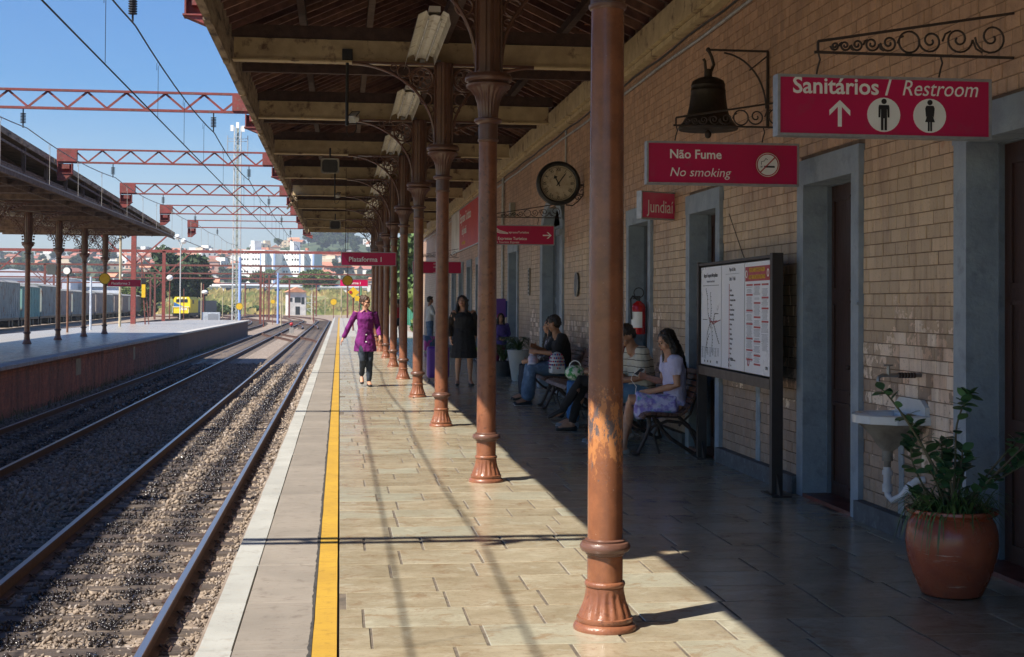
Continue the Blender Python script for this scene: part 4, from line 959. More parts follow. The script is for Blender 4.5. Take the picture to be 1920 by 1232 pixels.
# ------------------------------------------------------------ people
def rem(o,vox,sm=4,f=.6):
    md=o.modifiers.new('remesh','REMESH'); md.mode='VOXEL'; md.voxel_size=vox; md.use_smooth_shade=True
    s_=o.modifiers.new('smooth','SMOOTH'); s_.iterations=sm; s_.factor=f
    return o
def loft(mb,pts,side=(1,0,0),n=14,cap=True):
    # pts: list of (point, r_side, r_other)
    P_=[Vector(p[0]) for p in pts]; rs=[(p[1],p[2] if len(p)>2 else p[1]) for p in pts]
    if cap:
        d0=(P_[0]-P_[1]).normalized(); d1=(P_[-1]-P_[-2]).normalized(); r0,r1=min(rs[0]),min(rs[-1])
        P_=[P_[0]+d0*r0*.55,P_[0]+d0*r0*.35]+P_+[P_[-1]+d1*r1*.35,P_[-1]+d1*r1*.55]
        rs=[(rs[0][0]*.35,rs[0][1]*.35),(rs[0][0]*.75,rs[0][1]*.75)]+rs+[(rs[-1][0]*.75,rs[-1][1]*.75),(rs[-1][0]*.35,rs[-1][1]*.35)]
    N=len(P_); v=[];f=[]; sd0=Vector(side)
    for i,p in enumerate(P_):
        t=(P_[min(i+1,N-1)]-P_[max(i-1,0)]).normalized(); sd=(sd0-t*sd0.dot(t))
        sd=sd.normalized() if sd.length>1e-4 else t.orthogonal().normalized(); q=t.cross(sd)
        for k in range(n): v.append(p+sd*rs[i][0]*math.cos(2*PI*k/n)+q*rs[i][1]*math.sin(2*PI*k/n))
    for i in range(N-1):
        for k in range(n): f.append((i*n+k,i*n+(k+1)%n,(i+1)*n+(k+1)%n,(i+1)*n+k))
    f.append(tuple(range(n))[::-1]); f.append(tuple((N-1)*n+k for k in range(n))); mb.add(v,f)
STAND=dict(pel=(0,0,.93),wst=(0,.005,1.08),chs=(0,.01,1.27),nk=(0,-.01,1.44),hd=(0,.015,1.585),shl=(-.165,-.005,1.370),shr=(.165,-.005,1.370),ell=(-.225,-.03,1.12),elr=(.225,-.03,1.12),wrl=(-.24,.05,.88),wrr=(.24,.05,.88),
 hpl=(-.085,0,.90),hpr=(.085,0,.90),knl=(-.10,.02,.49),knr=(.10,.02,.49),anl=(-.10,-.02,.085),anr=(.10,-.02,.085),tol=(-.12,.14,.03),tor=(.12,.14,.03))
SIT=dict(pel=(0,0,.52),wst=(0,-.02,.66),chs=(0,-.03,.84),nk=(0,-.01,1.01),hd=(0,.02,1.15),shl=(-.17,-.01,.955),shr=(.17,-.01,.955),ell=(-.22,.06,.70),elr=(.22,.06,.70),wrl=(-.12,.28,.62),wrr=(.12,.28,.62),
 hpl=(-.09,0,.52),hpr=(.09,0,.52),knl=(-.11,.42,.50),knr=(.11,.42,.50),anl=(-.10,.42,.085),anr=(.10,.42,.085),tol=(-.11,.58,.03),tor=(.11,.58,.03))
skinA=M('warm_skin',(.50,.27,.17),(.44,.22,.14),20,.45,.55); skinB=M('tan_skin',(.34,.17,.10),(.29,.14,.08),20,.45,.55)
hairM=M('near_black_hair',(.012,.009,.008),(.03,.02,.015),60,.4,.55,.6,120,st=(1,1,.15)); hairB=M('dark_brown_hair',(.045,.022,.013),(.07,.035,.02),60,.4,.55,.6,120,st=(1,1,.15))
eyeM=M('dark_eyes',(.01,.008,.006)); lipM=M('lips',(.36,.09,.07))
def cloth(name,c,c2=None,sc=6,**k): return M(name,c,c2 or tuple(x*.7 for x in c),sc,.8,.9,.5,14,**k)
CLD={}
for nm_,sz_ in (('hair',.022),('cloth',.085)):
    tx=bpy.data.textures.new(nm_,'CLOUDS'); tx.noise_scale=sz_; tx.noise_depth=2; CLD[nm_]=tx
class Person:
    def __init__(s,label,loc,rz,base,over=None,scale=1,skin=skinA,vox=.009,fat=1,group=None,hyaw=0,hpit=0):
        s.P={k:Vector(v) for k,v in {**base,**(over or {})}.items()}; s.t=thing('person',label,'person',loc,rz,group); s.t.scale=(scale,)*3
        s.vox=vox/scale; s.fat=fat; s.hr=Matrix.Rotation(hyaw,3,'Z')@Matrix.Rotation(hpit,3,'X'); P=s.P; g=fat
        m=MB()
        loft(m,[(P['pel']-Vector((0,0,.04)),.135*g,.10*g),(P['pel'],.155*g,.115*g),(P['wst'],.125*g,.098*g),(P['chs'],.150*g,.108*g),((P['shl']+P['shr'])/2-Vector((0,0,.01)),.135,.080),(P['nk'],.056,.056)])
        for a in 'lr':
            sg=-1 if a=='l' else 1
            loft(m,[(P['sh'+a],.052*g),(P['sh'+a].lerp(P['el'+a],.35),.047*g),(P['el'+a],.037),(P['el'+a].lerp(P['wr'+a],.3),.038),(P['wr'+a],.024,.028)],n=10)
            loft(m,[(P['hp'+a],.088*g),(P['hp'+a].lerp(P['kn'+a],.35),.080*g),(P['kn'+a],.054),(P['kn'+a].lerp(P['an'+a],.3)-Vector((0,.01,0)),.054),(P['kn'+a].lerp(P['an'+a],.75),.036),(P['an'+a],.034)],n=12)
            heel=P['an'+a]+(P['an'+a]-P['to'+a])*.28; heel.z=P['to'+a].z+.005+(P['an'+a].z-.085)*.6
            loft(m,[(heel,.03,.03),(P['an'+a].lerp(P['to'+a],.35)-Vector((0,0,.005)),.038,.04),(P['to'+a],.036,.02)],n=10)
            d=(P['wr'+a]-P['el'+a]).normalized(); s.hand(m,P['wr'+a],d,sg)
        loft(m,[(P['nk']-Vector((0,0,.05)),.06,.06),(P['nk'].lerp(P['hd'],.5),.052,.054),(P['hd']-Vector((0,0,.04)),.05,.05)])
        H=P['hd']; hr=s.hr
        def hp(x,y,z): return H+hr@Vector((x,y,z))
        s.hp=hp; e=hr.to_euler()
        m.ell(hp(0,-.012,.025),(.074,.092,.092),e,18,12); m.ell(hp(0,.018,-.03),(.058,.066,.078),e,16,10); m.ell(hp(0,.055,-.088),(.026,.024,.020),e); 
        m.ell(hp(0,.092,-.012),(.012,.016,.022),(e.x-.35,e.y,e.z)); m.ell(hp(0,.085,-.055),(.026,.010,.012),e)
        for q in (-1,1): m.ell(hp(q*.076,-.01,-.01),(.010,.020,.030),e); m.ell(hp(q*.045,.055,-.03),(.02,.02,.02),e); m.ell(hp(q*.03,.074,.026),(.022,.012,.008),e)
        s.body=rem(part('body',m,skin,s.t),s.vox)
        for q in (-1,1): part('eye',MB().ell(hp(q*.029,.0765,.008),(.0125,.006,.006),e,10,6),eyeM,s.t,smooth=True); part('eyebrow',MB().ell(hp(q*.03,.086,.028),(.017,.004,.0032),e,8,5),hairM,s.t)
        part('mouth',MB().ell(hp(0,.0925,-.056),(.022,.005,.007),e,10,6),lipM,s.t)
    def hand(s,m,w,d,sg):
        inn=Vector((-sg,0,0)); inn=(inn-d*inn.dot(d)); inn=inn.normalized() if inn.length>.1 else Vector((0,1,0)); k=d.cross(inn).normalized()
        loft(m,[(w,.022,.028),(w+d*.04,.018,.038),(w+d*.085,.014,.038)],side=inn,n=10)
        for i,L in enumerate((.062,.074,.068,.052)):
            b0=w+d*.085+k*(.028-.0187*i); c1=b0+d*L*.5+inn*.006; c2=c1+d*L*.35+inn*L*.42; loft(m,[(b0,.0088),(c1,.0085),(c2,.007)],n=7)
        b0=w+d*.03+k*.028; c1=b0+(d*.6+k*.75+inn*.35).normalized()*.035; c2=c1+(d+inn*.5+k*.1).normalized()*.03; loft(m,[(b0,.011),(c1,.0095),(c2,.008)],n=7)
    def add(s,name,mb,mt,vox=None,sm=4,label=None,raw=False):
        o=part(name,mb,mt,s.t,smooth=raw)
        if not raw:
            rem(o,vox or max(.010,s.vox*1.15),sm)
            if name!='shoe':
                d=o.modifiers.new('folds','DISPLACE'); d.texture=CLD['hair' if name=='hair' else 'cloth']; d.texture_coords='LOCAL'; d.strength=.030 if name=='hair' else .024; d.mid_level=.5
        if label: o['label']=label
        return o
    def top(s,mt,sl=.5,down=0,puff=0,name='shirt',flare=1.,loose=.014):
        P,g,m=s.P,s.fat,MB(); q=loose
        pt=[(P['nk']-Vector((0,0,.045)),.075,.068),((P['shl']+P['shr'])/2-Vector((0,0,.005)),.142+q,.086+q),(P['chs'],.152*g+q,.112*g+q),(P['wst'],.130*g+q,.103*g+q),(P['pel'],.158*g+q,.118*g+q)]
        if down: pt.append((P['pel']-Vector((0,-.0,down)),(.165*g+q)*flare,(.125*g+q)*flare))
        loft(m,pt,cap=False)
        for a in 'lr':
            sh,el,wr=P['sh'+a],P['el'+a],P['wr'+a]; pts=[(sh-(el-sh)*.05,.056*g+q+puff)]
            if sl<=.5: pts.append((sh.lerp(el,sl*2),.052*g+q+puff*.5))
            else: pts+= [(sh.lerp(el,.5),.050*g+q),(el,.042+q*1.1),(el.lerp(wr,(sl-.5)*2),.034+q)]
            loft(m,pts,n=12)
        return s.add(name,m,mt)
    def trousers(s,mt,k=1.,loose=.014,name='trousers',stop=1.):
        P,g,m=s.P,s.fat,MB(); q=loose
        loft(m,[(P['wst'].lerp(P['pel'],.5),.14*g+q,.105*g+q),(P['pel'],.155*g+q,.115*g+q),(P['pel'].lerp((P['hpl']+P['hpr'])/2,1)-Vector((0,0,.05)),.13*g+q,.10*g+q)])
        for a in 'lr':
            h_,kn,an=P['hp'+a],P['kn'+a],P['an'+a]; pts=[(h_,.092*g+q),(h_.lerp(kn,.5),.078*g+q)]
            if stop>=.5: pts.append((kn,.060+q*k))
            if stop>=1: pts+=[(kn.lerp(an,.5),.054+q*k*1.2),(kn.lerp(an,.93),.044+q*k*1.4)]
            loft(m,pts,n=12,cap=True)
        return s.add(name,m,mt)
    def shoes(s,mt,sole=None,low=False):
        P=s.P
        for a in 'lr':
            an,to=P['an'+a],P['to'+a]; heel=an+(an-to)*.30; heel.z=to.z+.004+(an.z-.085)*.6; m=MB(); sd=(to-an).cross(Vector((0,0,1)))
            loft(m,[(heel,.036,.034),(heel.lerp(to,.35)+Vector((0,0,.0 if low else .012)),.040,.034 if low else .045),(heel.lerp(to,.75),.044,.03),(to+(to-an).normalized()*.02,.036,.022)],side=sd)
            o=s.add('shoe',m,mt,.009)
            if sole: 
                m2=MB(); loft(m2,[(heel-Vector((0,0,.026)),.038,.010),(heel.lerp(to,.6)-Vector((0,0,.026)),.046,.010),(to+(to-an).normalized()*.03-Vector((0,0,.014)),.036,.010)],side=sd); part('sole',m2,sole,o,smooth=True)
    def hair(s,mt,kind='short'):
        m=MB(); e=s.hr.to_euler(); hp=s.hp
        m.ell(hp(0,-.022,.040),(.084,.094,.090),e,18,12)
        if kind=='short': m.ell(hp(0,-.05,-.0),(.076,.062,.075),e); m.ell(hp(0,.045,.092),(.055,.04,.025),e)
        if kind in('long','curly'):
            for q in (-1,1):
                loft(m,[(hp(q*.060,.02,.065),.03,.045),(hp(q*.082,-.01,-.02),.022,.045),(hp(q*.088,-.01,-.12),.028,.045),(hp(q*.085,.02,-.21),.03,.03)])
            loft(m,[(hp(0,-.05,.02),.078,.06),(hp(0,-.075,-.10),.085,.05),(hp(0,-.08,-.22),.10,.045),(hp(0,-.075,-.33),.07,.03)])
        if kind=='long':
            loft(m,[(hp(0,-.06,-.2),.09,.05),(hp(.0,-.06,-.36),.07,.04),(hp(0,-.04,-.46),.03,.02)]); loft(m,[(hp(.085,.0,-.05),.02,.035),(hp(.10,.06,-.22),.025,.03),(hp(.10,.09,-.38),.014,.014)])
        if kind=='curly':
            for _ in range(46):
                a=random.uniform(0,2*PI); z=random.uniform(-.30,.09); r=.085+.02*random.random(); y=math.sin(a)*r-.03
                if y>.02 and z<.05: continue
                m.ell(hp(math.cos(a)*r,y,z),(.024,.024,.026),None,6,5)
        if kind=='pony':
            m.ell(hp(-.02,-.115,.06),(.05,.05,.055),e); 
            for _ in range(26): m.ell(hp(random.uniform(-.075,.03),random.uniform(-.17,-.09),random.uniform(.0,.11)),(.022,.022,.024),None,6,5)
            m.ell(hp(0,-.05,-.0),(.072,.055,.06),e)
        return s.add('hair',m,mt,.009,2)
mag=cloth('purple_magenta_coat_cloth',(.17,.006,.15),(.12,.004,.11)); jean=cloth('blue_denim',(.10,.17,.28),(.06,.11,.2),9,third=(.16,.24,.36),tscale=5); djean=cloth('dark_denim',(.025,.035,.055)); blackc=cloth('black_cloth',(.014,.014,.018)); navyc=cloth('navy_black_cloth',(.020,.022,.035)); whitec=cloth('white_cotton',(.62,.64,.66)); darkshoe=M('dark_shoe_leather',(.02,.018,.02),None,9,.35,.5); rub=M('white_rubber',(.6,.6,.58))
# woman in the purple coat, walking towards the camera
ov=dict(STAND); 
ov.update(pel=(0,0,.90),knl=(-.06,.12,.50),anl=(-.05,.10,.10),tol=(-.06,.25,.045),hpl=(-.08,0,.87),hpr=(.08,0,.87),knr=(.06,.14,.50),anr=(.04,-.16,.20),tor=(.05,-.03,.07),elr=(.29,-.06,1.13),wrr=(.40,-.06,.90),ell=(-.235,-.05,1.13),wrl=(-.25,.14,.93),wst=(0,.005,1.05),chs=(0,.02,1.25),nk=(0,.01,1.42),hd=(0,.035,1.555),shl=(-.17,0,1.37),shr=(.17,0,1.37))
ov.update(knl=(-.075,.06,.47),anl=(-.07,.04,.085),tol=(-.08,.19,.03))
p=Person('woman in a belted purple coat and dark jeans walking along the yellow line',(.47,25.6,0),PI+R(6),ov,scale=.99,hyaw=R(38),hpit=R(-8),vox=.008)
m_=MB(); P=p.P
loft(m_,[(P['nk']-Vector((0,0,.04)),.085,.075),(P['shl'].lerp(P['shr'],.5)+Vector((0,0,.01)),.158,.096),(P['chs'],.162,.125),(P['wst']+Vector((0,0,.0)),.140,.112),(P['wst']-Vector((0,0,.05)),.148,.118),(P['pel']-Vector((0,0,.02)),.185,.140),(P['pel']-Vector((0,0,.16)),.205,.155),(P['pel']-Vector((0,0,.25)),.215,.165)],cap=False)
for a in 'lr': loft(m_,[(P['sh'+a]-Vector((0,0,.012)),.062),(P['sh'+a].lerp(P['el'+a],.5),.056),(P['el'+a],.054),(P['el'+a].lerp(P['wr'+a],.92),.046)],n=12)
p.add('coat',m_,mag,.010)
m_=MB(); loft(m_,[(P['wst']-Vector((0,0,-.0)),.147,.120),(P['wst']-Vector((0,0,.035)),.149,.122)],cap=False); m_.box(P['wst']+Vector((.02,.125,-.02)),(.06,.02,.04)); m_.bar(P['wst']+Vector((.02,.13,-.03)),P['wst']+Vector((.05,.145,-.2)),.028,.008); p.add('belt',m_,mag,raw=True)
for z_ in (1.33,1.20,.96,.83): part('button',MB().ell((.0,.122+.012*(z_<1.1)+.018*(z_<.9)+(-.02 if z_>1.3 else 0),z_),(.014,.008,.014),n=8,m=6),white,p.t)
m_=MB()
for q in (-1,1): m_.bar((q*.02,.055,1.415),(q*.085,.075,1.36),.05,.014)
p.add('collar',m_,mag,raw=True)
p.trousers(djean,.4,.008); p.hair(hairB,'pony'); p.shoes(darkshoe,low=True)
# woman in the black dress
ov=dict(STAND); ov.update(hd=(.035,.02,1.565),nk=(.01,0,1.43),ell=(-.25,-.06,1.12),wrl=(-.22,-.02,.9),elr=(.27,-.05,1.12),wrr=(.24,.03,.88),knl=(-.12,.02,.48),anl=(-.13,-.02,.085),tol=(-.17,.12,.03),anr=(.11,-.02,.085))
p=Person('woman with curly dark hair in a black knee-length dress, standing between two columns',(2.30,25.8,0),PI+R(-4),ov,scale=1.0,fat=1.28,hyaw=R(-10),hpit=R(12),vox=.009)
P=p.P; m_=MB()
loft(m_,[(P['shl'].lerp(P['shr'],.5)-Vector((0,0,.01)),.15,.105),(P['chs'],.19,.165),(P['wst'],.178,.155),(P['pel'],.205,.18),(P['pel']-Vector((0,0,.2)),.235,.20),(P['pel']-Vector((0,0,.41)),.265,.225)],cap=False)
p.add('dress',m_,blackc,.011)
m_=MB(); loft(m_,[(P['nk']+Vector((0,-.05,-.04)),.10,.05),(P['chs']+Vector((0,-.075,0)),.215,.11),(P['wst']+Vector((0,-.07,0)),.21,.12),(P['pel']+Vector((0,-.07,0)),.235,.13)],cap=False)
for a in 'lr': loft(m_,[(P['sh'+a]-Vector((0,0,.015)),.072),(P['el'+a],.058),(P['el'+a].lerp(P['wr'+a],.8),.048)],n=12)
p.add('cardigan',m_,cloth('dark_brown_cardigan',(.025,.016,.013)),.011)
p.hair(hairM,'curly'); p.shoes(darkshoe,low=True)
# girl
ov=dict(STAND); ov.update(ell=(-.25,-.03,1.13),wrl=(-.10,.16,1.04),elr=(.25,-.03,1.13),wrr=(.10,.16,1.02))
p=Person('small girl in a violet jacket, patterned skirt and pink hairband beside the second column',(3.43,29.6,0),PI+R(14),ov,scale=.78,vox=.011,hyaw=R(-5))
vio=cloth('violet_jacket',(.13,.085,.33),(.10,.06,.26)); p.top(vio,.98,.10,0,'jacket',1.1,.03)
P=p.P; m_=MB(); loft(m_,[(P['pel'],.165,.13),(P['pel']-Vector((0,0,.2)),.20,.16),(P['pel']-Vector((0,0,.36)),.235,.19)],cap=False); p.add('skirt',m_,cloth('patterned_plum_skirt',(.20,.012,.07),(.16,.01,.05),30,third=(.55,.42,.45),tscale=22))
p.trousers(cloth('plum_leggings',(.17,.01,.08)),.3,.006,'leggings'); p.shoes(darkshoe); p.hair(hairM,'curly')
part('hairband',MB().tube(arc((p.P['hd'].x,p.P['hd'].z+.02),.097,R(-10),R(190),16,y=p.P['hd'].y),.013,6),cloth('hot_pink_band',(.55,.02,.16)),p.t,smooth=True)
# man in white tee with folded arms
ov=dict(STAND); ov.update(ell=(-.22,.08,1.14),wrl=(.04,.22,1.16),elr=(.22,.08,1.14),wrr=(-.04,.20,1.18))
p=Person('man in a white t-shirt and jeans standing with folded arms behind the third column',(2.98,46.2,0),R(-80),ov,scale=1.04,skin=skinB,vox=.012); p.top(whitec,.5,.03); p.trousers(jean,1); p.shoes(darkshoe); p.hair(hairM,'short')
# distant person in red
p=Person('distant person in a red shirt and dark trousers seen between the fifth and sixth columns',(2.36,56.5,0),R(20),STAND,scale=1.0,skin=skinB,vox=.014); p.top(cloth('red_cotton',(.45,.015,.03)),.5); p.trousers(navyc,1); p.shoes(darkshoe); p.hair(hairM,'short')
# seated girl with phone; local forward is +y, rotated to face the tracks
def sitloc(yw,x=3.36): return (x,yw,-.01)
ov=dict(SIT); ov.update(pel=(0,-.02,.52),wst=(0,-.03,.68),chs=(0,-.02,.86),nk=(0,.02,1.04),hd=(0,.06,1.175),shl=(-.165,.01,.985),shr=(.165,.01,.985),
  ell=(-.21,-.0,.73),wrl=(-.10,.24,.665), elr=(.20,.06,.74),wrr=(.06,.26,.80), knl=(-.05,.46,.58),anl=(.10,.44,.22),tol=(.13,.56,.12),knr=(.10,.44,.50),anr=(.04,.50,.085),tor=(.03,.65,.03))
p=Person('young woman with long black hair in a floral skirt looking at her phone',sitloc(13.92,3.39),PI/2,ov,scale=.99,vox=.0075,hyaw=R(12),hpit=R(-22))
lil=cloth('pale_lilac_top',(.60,.58,.80),(.52,.50,.73)); p.top(lil,.24,0,.014,'top',loose=.012)
P=p.P; m_=MB()
fl=M('floral_lilac_skirt',(.60,.58,.86),(.30,.24,.66),18,.75,.85,.4,15,third=(.16,.42,.50),tscale=13,con=(.42,.56))
loft(m_,[(P['wst']-Vector((0,0,.04)),.135,.115),(P['pel'],.18,.14)],cap=False)
for a,x_ in (('l',-.02),('r',.0)):
    loft(m_,[(P['hp'+a],.115),(P['hp'+a].lerp(P['kn'+a],.5)+Vector((0,0,-.01)),.105,.10),(P['hp'+a].lerp(P['kn'+a],.88)-Vector((0,0,.0)),.092,.088)],cap=False)
loft(m_,[(Vector((0,.0,.50)),.20,.09),(Vector((0,.2,.48)),.18,.085),(Vector((.02,.36,.46)),.15,.10)],side=(1,0,0))
loft(m_,[(Vector((-.06,.05,.50)),.12,.09),(Vector((-.07,.24,.475)),.10,.10),(Vector((-.04,.37,.47)),.08,.09)])
p.add('skirt',m_,fl,.010); p.hair(hairM,'long'); p.shoes(M('silver_sandal',(.35,.34,.32)),low=True)
tp=thing('mobile_phone','small pale mobile phone held by the young woman on the nearest bench','phone',(3.39-.99*.34,13.96,.835))
tp.rotation_euler=(R(15),R(-35),R(20)); part('phone_case',MB().box((0,0,0),(.115,.058,.009)),M('pale_phone_case',(.6,.58,.58)),tp); part('screen',MB().box((0,0,.0052),(.10,.05,.001)),dgrey,tp)
part('earphone_cable',MB().tube([(-.05,0,0),(-.09,0,.03),(-.13,-.01,-.0),(-.11,-.02,-.10),(-.17,-.03,-.17),(-.15,-.02,-.24)],.003,5),white,tp,smooth=True)
# man in the striped polo
m,n,l,b=newmat('cream_polo_with_dark_stripes'); vec,g=posn(n,l); sp=n.new('ShaderNodeSeparateXYZ'); l.new(vec,sp.inputs[0])
zz=mth(n,l,'ADD',sp.outputs[2],mth(n,l,'MULTIPLY',noisen(n,l,vec,5,3),.03)); fr_=mth(n,l,'FRACT',mth(n,l,'MULTIPLY',zz,14.)); st_=mth(n,l,'LESS_THAN',fr_,.12)
l.new(mixc(n,l,st_,(.50,.47,.40),(.06,.05,.05)),b.inputs['Base Color']); b.inputs['Roughness'].default_value=.85; bump(n,l,b,noisen(n,l,vec,12,4),.5,.01)
ov=dict(SIT); ov.update(chs=(0,.02,.84),nk=(0,.10,1.00),hd=(0,.165,1.12),shl=(-.19,.05,.96),shr=(.19,.05,.96),ell=(-.25,.07,.69),wrl=(-.10,.30,.66),elr=(.25,.10,.70),wrr=(.06,.34,.67),wst=(0,-.01,.67),knl=(-.14,.42,.50),knr=(.14,.42,.50))
p=Person('man in a cream striped polo shirt looking down on the nearest bench',sitloc(15.15,3.34),PI/2+R(4),ov,scale=1.06,skin=skinB,vox=.008,fat=1.12,hpit=R(-42),hyaw=R(5)); p.top(MATS['cream_polo_with_dark_stripes'],.42,.0,.0,'polo_shirt',1.,.018)
p.trousers(cloth('light_blue_denim',(.15,.30,.45),(.12,.24,.38)),1,.016); p.shoes(cloth('grey_canvas_shoe',(.22,.24,.27)),rub); p.hair(hairM,'short')
# two people mostly behind the nearest column
ov=dict(SIT); ov.update(knl=(-.06,.44,.60),anl=(.02,.64,.24),tol=(.04,.78,.17),knr=(.06,.40,.50),anr=(.05,.52,.085),tor=(.05,.68,.03))
p=Person('person with crossed legs in black trousers, mostly hidden behind the nearest column',sitloc(16.55,3.34),PI/2,ov,vox=.009,scale=1.04); p.top(cloth('dark_red_top',(.22,.012,.02)),.5); p.trousers(blackc,.3,.008,stop=1); p.shoes(darkshoe,low=True); p.hair(hairM,'long')
p=Person('person in bright blue jeans and grey sneakers, mostly hidden by the nearest column',sitloc(17.15,3.34),PI/2,dict(SIT,wrl=(-.05,.36,.66),wrr=(.05,.36,.66)),vox=.010,scale=1.04); p.top(cloth('green_and_white_top',(.05,.30,.08),(.6,.6,.55),14,con=(.48,.52)),.5); p.trousers(cloth('bright_blue_denim',(.03,.14,.34),(.025,.10,.27)),1,.014); p.shoes(cloth('grey_sneaker_cloth',(.30,.33,.36)),rub); p.hair(hairM,'short')
t=thing('shopping_bag','green and white bag on the knees of the person in bright blue jeans','bag',(2.93,17.15,.62)); part('bag_body',MB().ell((0,0,.05),(.13,.17,.10)),M('green_print_bag',(.03,.28,.07),(.65,.68,.62),18,.5,.6,con=(.47,.53)),t,smooth=True); part('handle',MB().tube(arc((0,.13),.07,0,PI,10),.008,6),white,t)
# man with dotted bag, cradling his arms
ov=dict(SIT); ov.update(chs=(0,.0,.85),nk=(0,.06,1.02),hd=(-.02,.11,1.16),shl=(-.19,.02,.97),shr=(.19,.02,.97),ell=(-.24,.12,.74),wrl=(-.06,.36,.76),elr=(.23,.14,.74),wrr=(.10,.34,.82),knl=(-.13,.44,.52),knr=(.10,.44,.52),anl=(-.12,.50,.085),anr=(.10,.48,.085),tol=(-.14,.66,.03),tor=(.09,.64,.03))
p=Person('man in a black t-shirt and blue jeans sitting beside the dotted bag',sitloc(20.95,3.36),PI/2+R(2),ov,scale=1.07,skin=skinB,vox=.009,fat=1.08,hyaw=R(-35),hpit=R(-14)); p.top(blackc,.46,0,0,'shirt',1,.018); p.trousers(jean,1.4,.02); p.hair(hairM,'short'); p.shoes(navyc,rub)
t=thing('dotted_bag','white handbag with red and blue dots beside the man in black','bag',(3.22,20.45,.50))
bb=MB(); bb.ell((0,0,.15),(.12,.17,.17)); bb.box((0,0,.06),(.2,.32,.12)); rem(part('bag_body',bb,whitec,t),.012)
dm=MB(); dn=MB()
for r_ in range(6):
    for c_ in range(7):
        xx=-.15+.052*c_+(.026 if r_%2 else 0); zz=.03+.05*r_; q=1-((zz-.15)/.19)**2
        if q<=.05 or abs(xx)>.165*math.sqrt(q): continue
        (dm if (r_+c_)%2 else dn).ell((xx*.62,-.165*math.sqrt(max(.02,q-(xx/.2)**2*.6))-.006,zz),(.013,.008,.013),n=8,m=5)
        (dm if (r_+c_)%2 else dn).ell((-.118*math.sqrt(max(.02,q-(xx/.2)**2*.6)),xx,zz),(.008,.013,.013),n=8,m=5)
part('red_dots',dm,cloth('red_dots_cloth',(.5,.01,.06)),t,stuff=True); part('blue_dots',dn,cloth('blue_dots_cloth',(.03,.05,.35)),t,stuff=True)
t=thing('baby_wrap','pale pink and white cloth bundle held in the arms of the man in black','bundle',(2.93,20.95,.66)); b__=MB(); b__.ell((0,0,.02),(.08,.16,.07),(.3,0,0)); b__.ell((.03,.12,.12),(.07,.09,.06)); b__.ell((-.02,-.10,-.05),(.08,.10,.07)); rem(part('cloth_bundle',b__,cloth('pink_white_cloth',(.62,.45,.55),(.62,.62,.7),10),t),.012)
# person beside him
ov=dict(SIT); ov.update(wrl=(-.08,.34,.62),wrr=(.08,.34,.62))
p=Person('person in dark jeans and a patterned top, seated beyond the man with the dotted bag',sitloc(22.0,3.36),PI/2,ov,scale=1.03,skin=skinA,vox=.010); p.top(cloth('dark_patterned_top',(.03,.03,.045),(.3,.3,.36),18,con=(.5,.58)),.98); p.trousers(djean,1.2,.018); p.shoes(darkshoe); p.hair(hairM,'long')
# luggage
def suitcase(loc,label,mt,h=.62,w_=.42,rz=0):
    t=thing('suitcase',label,'suitcase',loc,rz); b_=MB(); b_.box((0,0,h/2+.05),(w_,.24,h-.04)); o=part('shell',b_,mt,t); md=o.modifiers.new('b','BEVEL'); md.width=.05; md.segments=3
    g=MB(); 
    for k in range(5): g.box((-w_/2+.07+k*(w_-.14)/4,-.122,h/2+.05),(.015,.012,h-.15))
    part('ribs',g,mt,o)
    part('trolley_handle',MB().tube([(-.1,.08,h),(-.1,.08,h+.3),(.1,.08,h+.3),(.1,.08,h)],.009,6),dgrey,t)
    for x in (-1,1):
        for y_ in (-1,1): part('wheel',MB().cyl((x*w_*.4-.01,y_*.09,.025),(x*w_*.4+.01,y_*.09,.025),.025,10),dgrey,t)
purp=M('shiny_purple_shell',(.10,.03,.33),(.08,.02,.27),5,.3,.4)
suitcase((1.93,27.3,0),'purple ribbed suitcase standing behind the third column',purp,.66,.44)
suitcase((2.78,43.2,0),'small pink and blue suitcase beside the man with folded arms',M('pink_suitcase_shell',(.55,.06,.35),(.05,.12,.25),3,.4,.5,con=(.48,.52)),.50,.34)
t=thing('green_folder','bright lime green bag beside the woman in the black dress','bag',(2.62,25.75,.60)); part('bag_body',MB().box((0,0,.0),(.12,.04,.26),(0,R(-14),0)),M('lime_green_plastic',(.30,.62,.02)),t); part('handle',MB().tube(arc((.03,.13),.05,0,PI,8),.006,5),M('lime_green_plastic',(.3,.6,.02)),t)
# ------------------------------------------------------------ terrain
def sst(a,b,x): t=min(1,max(0,(x-a)/(b-a))); return t*t*(3-2*t)
def hgt(x,y):
    d=math.hypot(x*.5,y); z=-1.30
    if y<340: return z
    z+=5.8*sst(350,425,y+ .12*(x+60)*(x>-60)*0)+1.5*sst(430,700,y)
    u=x/max(y,1)
    if y>640:
        n_=mnoise.noise(Vector((x/260,y/260,0)))
        z+=sst(660,1550,y)*(44+14*math.exp(-((u+.005)/.045)**2)-10*sst(-.14,-.26,u))+n_*7*sst(700,1100,y)
        z-=sst(1700,3000,y)*40
        z+=sst(3300,5600,y)*(120+60*(mnoise.noise(Vector((x/1500+3,1,0)))+.55*mnoise.noise(Vector((x/500,7,0)))+.7*sst(-.15,-.25,u)))
    return z
ysg=list(np.arange(-60,340,20))+list(np.arange(340,440,8))+list(np.arange(440,1700,30))+list(np.arange(1700,6200,150))
uu=list(np.linspace(-1.6,-.3,14))+list(np.linspace(-.29,.32,90))+list(np.linspace(.34,1.6,14))
mb=MB(); nx=len(uu)
for y_ in ysg:
    for u in uu: x_=u*(max(y_,0)+60); mb.v.append((x_,y_,hgt(x_,y_)))
for j in range(len(ysg)-1): mb.f+=[(j*nx+i,j*nx+i+1,(j+1)*nx+i+1,(j+1)*nx+i) for i in range(nx-1)]
